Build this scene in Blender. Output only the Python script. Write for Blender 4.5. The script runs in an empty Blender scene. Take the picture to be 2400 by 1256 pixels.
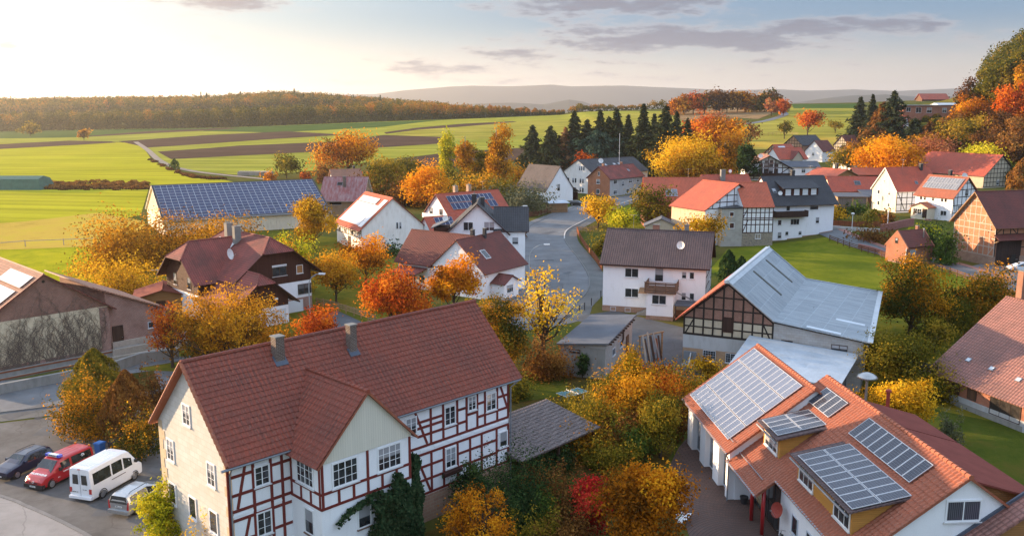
import bpy, math, random
import numpy as np
from mathutils import Vector, Matrix
R = math.radians
sc = bpy.context.scene
COL = sc.collection
sin, cos, pi = math.sin, math.cos, math.pi
# ---------------------------------------------------------------- camera
CAMH, FPX = 27.0, 2055.0                       # eye height (church tower) and focal length in 2400-px-wide pixels
PITCH = math.atan((628 - 255) / FPX)
CP, SP = cos(PITCH), sin(PITCH)
cd = bpy.data.cameras.new('camera'); cam = bpy.data.objects.new('camera', cd); COL.objects.link(cam)
cd.sensor_width = 36.0; cd.lens = 36.0 * FPX / 2400; cd.clip_start = 0.5; cd.clip_end = 40000
cam.location = (0, 0, CAMH); cam.rotation_euler = (pi / 2 - PITCH, 0, 0)
sc.camera = cam
# ---------------------------------------------------------------- light
SUN_AZ, SUN_EL = -65.0, 8.5
SUNV = Vector((sin(R(SUN_AZ)) * cos(R(SUN_EL)), cos(R(SUN_AZ)) * cos(R(SUN_EL)), sin(R(SUN_EL))))
sd = bpy.data.lights.new('sun', 'SUN'); so = bpy.data.objects.new('sun', sd); COL.objects.link(so)
sd.energy = 5.0; sd.angle = R(0.5); sd.color = (1.0, 0.70, 0.42)
so.rotation_euler = (-SUNV).to_track_quat('-Z', 'Y').to_euler(); so.location = (-60, 40, 90)
sc.view_settings.view_transform = 'Standard'; sc.view_settings.look = 'None'
sc.view_settings.gamma = 1.0; sc.view_settings.exposure = 1.62
sc.cycles.use_denoising = True
sc.cycles.max_bounces = 6; sc.cycles.diffuse_bounces = 3; sc.cycles.glossy_bounces = 2
sc.cycles.transmission_bounces = 3; sc.cycles.transparent_max_bounces = 6; sc.cycles.volume_bounces = 0
sc.cycles.sample_clamp_indirect = 4.0
# ---------------------------------------------------------------- node helper
class NT:
    def __init__(s, tree):
        s.t = tree; s.n = tree.nodes; s.l = tree.links
    def new(s, typ, ins=None, **kw):
        nd = s.n.new(typ)
        for k, v in kw.items(): setattr(nd, k, v)
        for k, v in (ins or {}).items(): s.set(nd.inputs[k], v)
        return nd
    def set(s, sock, v):
        if hasattr(v, 'is_output') or isinstance(v, bpy.types.NodeSocket): s.l.new(v, sock)
        elif isinstance(v, (tuple, list)) and sock.type == 'RGBA' and len(v) == 3: sock.default_value = (*v, 1)
        else: sock.default_value = v
    def math(s, op, a, b=None, c=None, clamp=False):
        nd = s.n.new('ShaderNodeMath'); nd.operation = op; nd.use_clamp = clamp
        for i, v in enumerate((a, b, c)):
            if v is not None: s.set(nd.inputs[i], v)
        return nd.outputs[0]
    def mix(s, f, a, b, blend='MIX'):
        nd = s.n.new('ShaderNodeMix'); nd.data_type = 'RGBA'; nd.blend_type = blend
        s.set(nd.inputs[0], f); s.set(nd.inputs[6], a); s.set(nd.inputs[7], b)
        return nd.outputs[2]
    def noise(s, vec, scale, detail=4, rough=.55, dim='3D'):
        nd = s.n.new('ShaderNodeTexNoise'); nd.noise_dimensions = dim
        nd.inputs['Scale'].default_value = scale; nd.inputs['Detail'].default_value = detail
        nd.inputs['Roughness'].default_value = rough
        if vec is not None: s.l.new(vec, nd.inputs['Vector'])
        return nd.outputs[0]
    def ramp(s, f, stops, interp='LINEAR'):
        nd = s.n.new('ShaderNodeValToRGB'); cr = nd.color_ramp; cr.interpolation = interp
        while len(cr.elements) < len(stops): cr.elements.new(.5)
        for e, (p, c) in zip(cr.elements, stops): e.position = p; e.color = (*c, 1) if len(c) == 3 else c
        s.l.new(f, nd.inputs[0]); return nd.outputs[0]
    def maprange(s, v, a, b, c=0, d=1, smooth=False):
        nd = s.n.new('ShaderNodeMapRange')
        if smooth: nd.interpolation_type = 'SMOOTHSTEP'
        s.set(nd.inputs[0], v)
        for i, q in enumerate((a, b, c, d)): nd.inputs[i + 1].default_value = q
        return nd.outputs[0]
    def mapping(s, vec, scale=(1, 1, 1), loc=(0, 0, 0), rot=(0, 0, 0)):
        nd = s.n.new('ShaderNodeMapping'); s.l.new(vec, nd.inputs[0])
        nd.inputs[1].default_value = loc; nd.inputs[2].default_value = rot; nd.inputs[3].default_value = scale
        return nd.outputs[0]
# ---------------------------------------------------------------- sky
world = bpy.data.worlds.new('World'); sc.world = world; world.use_nodes = True
wt = NT(world.node_tree); world.node_tree.nodes.clear()
SKY_S = 0.15
sky = wt.new('ShaderNodeTexSky', sky_type='NISHITA'); sky.sun_disc = False
sky.sun_elevation = R(SUN_EL); sky.sun_rotation = R(SUN_AZ); sky.altitude = 250; sky.air_density = 1.0
sky.dust_density = 1.6; sky.ozone_density = 1.5
gen = wt.new('ShaderNodeTexCoord').outputs['Generated']
sep = wt.new('ShaderNodeSeparateXYZ', {0: gen})
azi = wt.math('ARCTAN2', sep.outputs[0], sep.outputs[1])
ele = wt.math('ARCSINE', sep.outputs[2])
# clouds: soft ellipses in azimuth/elevation (radians), broken up by stretched noise
cv = wt.new('ShaderNodeCombineXYZ', {0: wt.math('MULTIPLY', azi, 13.0), 1: wt.math('MULTIPLY', ele, 62.0)}).outputs[0]
nz = wt.noise(cv, 1.0, 7, .6)
nz2 = wt.noise(wt.mapping(cv, (2.6, 2.2, 1), (4, 1, 0)), 1.0, 6, .62)
nmix = wt.math('ADD', wt.math('MULTIPLY', nz, .62), wt.math('MULTIPLY', nz2, .38))
def pxdir(px, py):
    d = Vector(((px - 1200) / FPX, CP - (py - 628) / FPX * SP, -SP - (py - 628) / FPX * CP)).normalized()
    return math.atan2(d.x, d.y), math.asin(d.z)
CLOUDS = [  # azimuth/elevation taken at (px,py), half width, half height, weight
    (1430, 8, 330, 48, 1.1), (1560, 92, 460, 44, 1.05), (1930, 70, 320, 32, .95), (1760, 108, 330, 32, .7),
    (1230, 128, 230, 34, .7), (1060, 160, 300, 30, .62), (1130, 190, 420, 20, .4), (540, 4, 190, 26, 1.0), (215, 134, 90, 18, .8),
    (225, 155, 55, 8, .5), (15, 108, 55, 12, .85), (2330, 100, 260, 26, .35), (1700, 150, 420, 18, .35),
    (1500, 180, 500, 16, .3), (560, 100, 120, 14, .25), (480, 38, 80, 12, .25)]
cmask = None
for (px, py, hw, hh, w) in CLOUDS:
    a0, e0 = pxdir(px, py); ha = hw / FPX; he = hh / FPX
    dx = wt.math('MULTIPLY', wt.math('SUBTRACT', azi, a0), 1 / ha); dy = wt.math('MULTIPLY', wt.math('SUBTRACT', ele, e0), 1 / he)
    r2 = wt.math('ADD', wt.math('MULTIPLY', dx, dx), wt.math('MULTIPLY', dy, dy))
    v = wt.math('MULTIPLY', wt.math('SUBTRACT', 1.0, wt.math('SQRT', r2)), w)
    cmask = v if cmask is None else wt.math('SMOOTH_MAX', cmask, v, .15)
dens = wt.math('ADD', cmask, wt.math('MULTIPLY', wt.math('SUBTRACT', nmix, .5), 3.6))
dens = wt.math('MULTIPLY', wt.maprange(dens, .0, .9, 0, 1, True), wt.maprange(cmask, -.6, .1, 0, 1, True))
sunny = wt.new('ShaderNodeVectorMath', {0: gen, 1: tuple(SUNV)}, operation='DOT_PRODUCT').outputs['Value']
glow = wt.maprange(sunny, .55, 1.0, 0, 1, True)
thin = wt.maprange(dens, .15, .85, 1, 0, True)
K = 1 / SKY_S
side = wt.maprange(azi, R(-34), R(36), 0, 1, True)
behind = wt.maprange(azi, R(-150), R(-75), 1, 0, True)
side = wt.math('MAXIMUM', side, behind)
hor = wt.mix(side, (0.37 * K, 0.34 * K, 0.305 * K), (0.25 * K, 0.212 * K, 0.195 * K))
side2 = wt.math('MAXIMUM', wt.maprange(azi, R(-33), R(16), 0, 1, True), behind)
top = wt.mix(side2, (0.13 * K, 0.175 * K, 0.21 * K), (0.014 * K, 0.055 * K, 0.13 * K))
grad = wt.mix(wt.maprange(ele, .012, .10, 0, 1, True), hor, top)
overhead_fill = wt.maprange(ele, .16, .5, 0, 1, True)
grad = wt.mix(overhead_fill, grad, (.44 * K, .53 * K, .68 * K))  # sky above the view brightened, added as unseen fill for the shaded sides
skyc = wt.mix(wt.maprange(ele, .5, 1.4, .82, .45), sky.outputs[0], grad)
ccol = wt.mix(glow, (0.072 * K, 0.076 * K, 0.102 * K), (0.170 * K, 0.140 * K, 0.136 * K))
ccol = wt.mix(wt.math('MULTIPLY', thin, .75), ccol, (0.306 * K, 0.255 * K, 0.234 * K))
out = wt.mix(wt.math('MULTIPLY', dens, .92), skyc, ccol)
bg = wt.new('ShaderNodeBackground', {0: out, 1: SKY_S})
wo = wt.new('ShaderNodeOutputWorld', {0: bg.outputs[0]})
# ---------------------------------------------------------------- pixel -> place helpers
def ray(px, py):
    a, b = (px - 1200) / FPX, -(py - 628) / FPX
    return a, CP + b * SP, -SP + b * CP
def U(px, py, z=0.0):
    d = ray(px, py); t = (z - CAMH) / d[2]; return d[0] * t, d[1] * t
def A(px, py, Y):
    d = ray(px, py); t = Y / d[1]; return d[0] * t, Y, CAMH + d[2] * t
# ---------------------------------------------------------------- mesh builder
class MB:
    def __init__(s): s.v = []; s.f = []; s.m = []
    def face(s, pts, mi=0):
        i = len(s.v); s.v.extend(tuple(p) for p in pts); s.f.append(tuple(range(i, i + len(pts)))); s.m.append(mi)
    def obox(s, o, a, b, c, mi=0):
        o, a, b, c = Vector(o), Vector(a), Vector(b), Vector(c)
        if a.cross(b).dot(c) < 0: a, b = b, a
        i = len(s.v)
        s.v.extend(tuple(p) for p in (o, o + a, o + a + b, o + b, o + c, o + a + c, o + a + b + c, o + b + c))
        for q in ((3, 2, 1, 0), (4, 5, 6, 7), (0, 1, 5, 4), (1, 2, 6, 5), (2, 3, 7, 6), (3, 0, 4, 7)):
            s.f.append(tuple(i + k for k in q)); s.m.append(mi)
    def box(s, x0, x1, y0, y1, z0, z1, mi=0):
        s.obox((x0, y0, z0), (x1 - x0, 0, 0), (0, y1 - y0, 0), (0, 0, z1 - z0), mi)
    def beam(s, p, q, n, w, d, mi=0, back=.03):
        p, q, n = Vector(p), Vector(q), Vector(n); e = q - p; t = n.cross(e).normalized() * w
        s.obox(p - t / 2 - n * back, e, t, n * (d + back), mi)
    def tube(s, pts, radii, n=6, mi=0, cap=True):
        pts = [Vector(p) for p in pts]
        if not hasattr(radii, '__len__'): radii = [radii] * len(pts)
        base = len(s.v); k = len(pts); prev = None
        for i, p in enumerate(pts):
            d = (pts[min(i + 1, k - 1)] - pts[max(i - 1, 0)]).normalized()
            if prev is None:
                a = d.cross(Vector((0, 0, 1)) if abs(d.z) < .9 else Vector((1, 0, 0))).normalized()
            else: a = (prev - d * prev.dot(d)).normalized()
            prev = a; b = d.cross(a)
            for j in range(n):
                t = 2 * pi * j / n; s.v.append(tuple(p + (a * cos(t) + b * sin(t)) * radii[i]))
        for i in range(k - 1):
            for j in range(n):
                s.f.append((base + i * n + j, base + i * n + (j + 1) % n, base + (i + 1) * n + (j + 1) % n, base + (i + 1) * n + j)); s.m.append(mi)
        if cap:
            s.f.append(tuple(base + j for j in range(n))[::-1]); s.m.append(mi)
            s.f.append(tuple(base + (k - 1) * n + j for j in range(n))); s.m.append(mi)
    def slab(s, poly, t, mi=0, ms=None):
        ms = mi if ms is None else ms
        P = [Vector(p) for p in poly]; n = Vector((0, 0, 0))
        for i in range(len(P)): n += (P[i] - P[0]).cross(P[(i + 1) % len(P)] - P[0])
        n.normalize()
        if n.z < 0: n = -n; P = P[::-1]
        T = [p + n * t for p in P]
        s.face(T, mi); s.face(P[::-1], ms)
        for i in range(len(P)):
            j = (i + 1) % len(P); s.face([P[i], P[j], T[j], T[i]], ms)
    def prism(s, poly, ext, mi=0):
        P = [Vector(p) for p in poly]; e = Vector(ext)
        n = Vector((0, 0, 0))
        for i in range(len(P)): n += (P[i] - P[0]).cross(P[(i + 1) % len(P)] - P[0])
        if n.dot(e) > 0: P = P[::-1]
        T = [p + e for p in P]; s.face(P, mi); s.face(T[::-1], mi)
        for i in range(len(P)):
            j = (i + 1) % len(P); s.face([P[j], P[i], T[i], T[j]], mi)
    def lathe(s, prof, c=(0, 0, 0), n=12, mi=0):
        b = len(s.v); c = Vector(c)
        for (r, z) in prof:
            for j in range(n): t = 2 * pi * j / n; s.v.append((c.x + r * cos(t), c.y + r * sin(t), c.z + z))
        for i in range(len(prof) - 1):
            for j in range(n):
                s.f.append((b + i * n + j, b + i * n + (j + 1) % n, b + (i + 1) * n + (j + 1) % n, b + (i + 1) * n + j)); s.m.append(mi)
    def mesh(s, name, mats, smooth=False):
        me = bpy.data.meshes.new(name); me.from_pydata(s.v, [], s.f)
        if not isinstance(mats, (list, tuple)): mats = [mats]
        for m in mats: me.materials.append(MAT(m))
        me.polygons.foreach_set('material_index', s.m)
        if smooth: me.polygons.foreach_set('use_smooth', [True] * len(s.f))
        autouv(me); me.update(); return me
    def build(s, name, mats, parent=None, smooth=False):
        return link(name, s.mesh(name, mats, smooth), parent)
def autouv(me):
    me.update(); uv = me.uv_layers.new(name='UVMap'); n = len(me.loops)
    vi = np.empty(n, np.int32); me.loops.foreach_get('vertex_index', vi)
    co = np.empty(len(me.vertices) * 3, np.float32); me.vertices.foreach_get('co', co); co = co.reshape(-1, 3)
    k = len(me.polygons); nr = np.empty(k * 3, np.float32); me.polygons.foreach_get('normal', nr); nr = nr.reshape(-1, 3)
    tot = np.empty(k, np.int32); me.polygons.foreach_get('loop_total', tot)
    N = np.repeat(nr, tot, axis=0); P = co[vi]
    u = np.stack([-N[:, 1], N[:, 0], np.zeros(n)], 1); ln = np.linalg.norm(u, axis=1); flat = ln < .02
    u[flat] = (1, 0, 0); ln[flat] = 1; u /= ln[:, None]; v = np.cross(N, u)
    U_ = np.stack([(P * u).sum(1), (P * v).sum(1)], 1).astype(np.float32)
    uv.data.foreach_set('uv', U_.ravel())
def link(name, data, parent=None):
    o = bpy.data.objects.new(name, data); COL.objects.link(o)
    if parent is not None: o.parent = parent
    return o
def tag(o, label, cat, group=None):
    o['label'] = label; o['category'] = cat
    if group: o['group'] = group
    return o
def empty(name, loc, rz=0.0, label=None, cat=None, group=None):
    o = bpy.data.objects.new(name, None); COL.objects.link(o); o.empty_display_size = .5
    o.location = loc; o.rotation_euler = (0, 0, rz)
    if label: tag(o, label, cat, group)
    return o
def struct(o, kind='structure'): o['kind'] = kind; return o
def copy_tree(o, parent=None):
    c = o.copy(); COL.objects.link(c); c.parent = parent
    for ch in list(o.children): copy_tree(ch, c)
    return c
# ---------------------------------------------------------------- materials (all procedural; UV is in metres)
MATS = {}
RECIPE = {}
def MAT(name):
    if isinstance(name, bpy.types.Material): return name
    if name not in MATS:
        m = bpy.data.materials.new(name); m.use_nodes = True; m.node_tree.nodes.clear()
        nt = NT(m.node_tree); nt.uv = nt.new('ShaderNodeTexCoord')
        sh = RECIPE[name](nt)
        nt.new('ShaderNodeOutputMaterial', {0: sh}); MATS[name] = m
    return MATS[name]
def P(nt, col, rough=.8, spec=.3, metal=0., h=None, dist=.02, strength=.6, coat=0., emit=None):
    ins = {'Base Color': col, 'Roughness': rough, 'Specular IOR Level': spec, 'Metallic': metal}
    b = nt.new('ShaderNodeBsdfPrincipled', ins)
    if coat: b.inputs['Coat Weight'].default_value = coat
    if h is not None:
        bp = nt.new('ShaderNodeBump', {'Strength': strength, 'Distance': dist, 'Height': h}); nt.l.new(bp.outputs[0], b.inputs['Normal'])
    return b.outputs[0]
def sc3(c, k): return tuple(min(1, x * k) for x in c)
def plain(c, rough=.75, amt=.25, scale=.7, spec=.25, metal=0, fine=6, bump=.0):
    def f(nt):
        uv = nt.uv.outputs['UV']
        n1 = nt.noise(uv, scale, 5, .6); n2 = nt.noise(uv, fine, 4, .6)
        n = nt.math('ADD', nt.math('MULTIPLY', n1, .6), nt.math('MULTIPLY', n2, .4))
        col = nt.mix(nt.maprange(n, .3, .7), sc3(c, 1 - amt), sc3(c, 1 + amt * .5))
        return P(nt, col, rough, spec, metal, n2 if bump else None, bump or .01)
    return f
def stained(c, dirt, lo=.48, hi=.72, scale=.5, rough=.85):
    """a wall with soft weather stains running down it"""
    def f(nt):
        uv = nt.uv.outputs['UV']
        n1 = nt.noise(nt.mapping(uv, (1.6, .45, 1)), scale * 2, 6, .65); n2 = nt.noise(uv, 14, 3, .6)
        col = nt.mix(nt.maprange(n1, lo, hi, 0, .55), c, dirt)
        col = nt.mix(nt.maprange(n2, .3, .7, 0, .12), col, sc3(c, .6))
        return P(nt, col, rough, .15, 0, n2, .006, .5)
    return f
def tiles(c1, c2, pu=.3, pv=.36, dirt=(.05, .04, .035), damt=.5, lich=None, relief=True, rough=.7, spread=.7):
    def f(nt):
        uv = nt.uv.outputs['UV']
        sp = nt.new('ShaderNodeSeparateXYZ', {0: uv})
        fu = nt.math('FRACT', nt.math('DIVIDE', sp.outputs[0], pu)); fv = nt.math('FRACT', nt.math('DIVIDE', sp.outputs[1], pv))
        iu = nt.math('FLOOR', nt.math('DIVIDE', sp.outputs[0], pu)); iv = nt.math('FLOOR', nt.math('DIVIDE', sp.outputs[1], pv))
        wn = nt.new('ShaderNodeTexWhiteNoise', {'Vector': nt.new('ShaderNodeCombineXYZ', {0: iu, 1: iv}).outputs[0]}, noise_dimensions='2D')
        big = nt.noise(uv, .35, 5, .62); streak = nt.noise(nt.mapping(uv, (2.2, .35, 1)), 1.0, 5, .65)
        base = nt.mix(nt.maprange(wn.outputs[0], 0, 1, .5 - spread / 2, .5 + spread / 2), c1, c2)
        base = nt.mix(nt.maprange(big, .38, .68, 0, damt), base, dirt)
        base = nt.mix(nt.maprange(streak, .55, .8, 0, damt), base, sc3(dirt, .7))
        if lich: base = nt.mix(nt.math('MULTIPLY', nt.maprange(nt.noise(uv, 7, 4, .7), .56, .64), lich[1]), base, lich[0])
        if relief:
            hu = nt.math('SINE', nt.math('MULTIPLY', fu, 2 * pi)); hu = nt.math('MULTIPLY_ADD', hu, .5, .5)
            h = nt.math('ADD', nt.math('MULTIPLY', hu, .6), nt.math('MULTIPLY', nt.math('SUBTRACT', 1.0, fv), .7))
            joint = nt.math('MAXIMUM', nt.maprange(fv, 0, .3, .75, 0), nt.math('MULTIPLY', nt.maprange(hu, .0, .45, .55, 0), 1.0)); base = nt.mix(joint, base, sc3(c1, .25))
            return P(nt, base, rough, .25, 0, h, .06, 1.0)
        return P(nt, base, rough, .25)
    return f
def bricks(c1, c2, mortar, bw=.25, bh=.08, m=.012, dirt=None):
    def f(nt):
        uv = nt.uv.outputs['UV']
        br = nt.new('ShaderNodeTexBrick', {'Vector': uv, 'Color1': c1, 'Color2': c2, 'Mortar': mortar, 'Scale': 1.0, 'Mortar Size': m, 'Brick Width': bw, 'Row Height': bh, 'Bias': -.1})
        n = nt.noise(uv, .6, 6, .65); col = nt.mix(nt.maprange(n, .4, .75, 0, .5), br.outputs[0], dirt or sc3(c1, .45))
        return P(nt, col, .9, .1, 0, nt.math('SUBTRACT', 1.0, br.outputs[1]), .012, .6)
    return f
def rubble(c1, c2, c3, size=.28, mortar=(.3, .27, .22)):
    def f(nt):
        uv = nt.mapping(nt.uv.outputs['UV'], (1 / size, 1.5 / size, 1))
        vo = nt.new('ShaderNodeTexVoronoi', {'Vector': uv, 'Scale': 1.0}); ve = nt.new('ShaderNodeTexVoronoi', {'Vector': uv, 'Scale': 1.0}, feature='DISTANCE_TO_EDGE')
        s = nt.new('ShaderNodeSeparateColor', {0: vo.outputs['Color']})
        col = nt.ramp(s.outputs[0], [(0, c1), (.5, c2), (1, c3)])
        col = nt.mix(nt.maprange(ve.outputs[0], .02, .1, 1, 0), col, mortar)
        return P(nt, col, .95, .1, 0, nt.maprange(ve.outputs[0], 0, .2), .03, .8)
    return f
def boards(c, w=.14, vert=True, amt=.35, rough=.75, gap=.25):
    def f(nt):
        uv = nt.uv.outputs['UV']; sp = nt.new('ShaderNodeSeparateXYZ', {0: uv}); a = sp.outputs[0 if vert else 1]
        d = nt.math('DIVIDE', a, w); fr = nt.math('FRACT', d)
        wn = nt.new('ShaderNodeTexWhiteNoise', {'W': nt.math('FLOOR', d)}, noise_dimensions='1D')
        g = nt.noise(nt.mapping(uv, (9, .8, 1) if vert else (.8, 9, 1)), 1, 5, .6)
        k = nt.math('ADD', nt.math('MULTIPLY', wn.outputs[0], .5), nt.math('MULTIPLY', g, .5))
        col = nt.mix(k, sc3(c, 1 - amt), sc3(c, 1 + amt))
        e = nt.maprange(fr, 0, .1, 1, 0); col = nt.mix(nt.math('MULTIPLY', e, 1 - gap), col, sc3(c, .25))
        return P(nt, col, rough, .2, 0, nt.maprange(fr, 0, .12), .02, .7)
    return f
def sheet(c, c2, pu=.18, pw=1.1, pl=2.4, rough=.5, metal=0., stain=(.2, .2, .2)):
    """corrugated fibre-cement or metal sheets with seams"""
    def f(nt):
        uv = nt.uv.outputs['UV']; sp = nt.new('ShaderNodeSeparateXYZ', {0: uv})
        fu = nt.math('SINE', nt.math('MULTIPLY', sp.outputs[0], 2 * pi / pu))
        br = nt.new('ShaderNodeTexBrick', {'Vector': uv, 'Color1': c, 'Color2': c2, 'Mortar': sc3(c, 1.6), 'Scale': 1.0, 'Mortar Size': .022, 'Brick Width': pw, 'Row Height': pl, 'Bias': 0.}, offset=0.)
        n = nt.noise(nt.mapping(uv, (2, .5, 1)), .9, 6, .65)
        col = nt.mix(nt.maprange(n, .42, .72, 0, .6), br.outputs[0], stain)
        return P(nt, col, rough, .35, metal, fu, .03, .8)
    return f
def panel(c1=(.012, .02, .05), c2=(.03, .045, .09), cell=.158, line=(.32, .36, .42), rough=.12, spec=.35, coat=0.):
    def f(nt):
        o = nt.uv.outputs['UV']; sp = nt.new('ShaderNodeSeparateXYZ', {0: o})
        du = nt.math('PINGPONG', sp.outputs[0], cell / 2); dv = nt.math('PINGPONG', sp.outputs[1], cell / 2)
        e = nt.math('MINIMUM', du, dv); ln = nt.maprange(e, .002, .006, 1, 0)
        wn = nt.new('ShaderNodeObjectInfo').outputs['Random']
        base = nt.mix(wn, c1, c2); col = nt.mix(nt.math('MULTIPLY', ln, .6), base, line)
        return P(nt, col, rough, spec, 0, coat=coat)
    return f
def glass(c=(.02, .026, .032), rough=.06):
    def f(nt):
        n = nt.noise(nt.uv.outputs['UV'], 1.3, 3)
        col = nt.mix(nt.maprange(n, .35, .7), sc3(c, .5), sc3(c, 2.2)); return P(nt, col, rough, .7)
    return f
def pane():
    def f(nt):
        r = nt.new('ShaderNodeObjectInfo').outputs['Random']; uv = nt.uv.outputs['Generated']; sp = nt.new('ShaderNodeSeparateXYZ', {0: uv})
        cur = nt.math('MULTIPLY', nt.maprange(r, .45, .5), nt.maprange(nt.math('ADD', sp.outputs[2], nt.math('MULTIPLY', r, .5)), .78, .82))
        n = nt.noise(nt.uv.outputs['UV'], 1.3, 3); col = nt.mix(nt.maprange(n, .35, .7), (.012, .015, .018), (.05, .06, .07)); col = nt.mix(cur, col, (.30, .31, .33))
        return P(nt, col, .06, .7)
    return f
def paint(c, rough=.28, metal=0., coat=.5): return lambda nt: P(nt, nt.mix(nt.maprange(nt.noise(nt.uv.outputs['UV'], 2.5, 4), .4, .7, 0, .12), c, sc3(c, .6)), rough, .5, metal, coat=coat)
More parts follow.
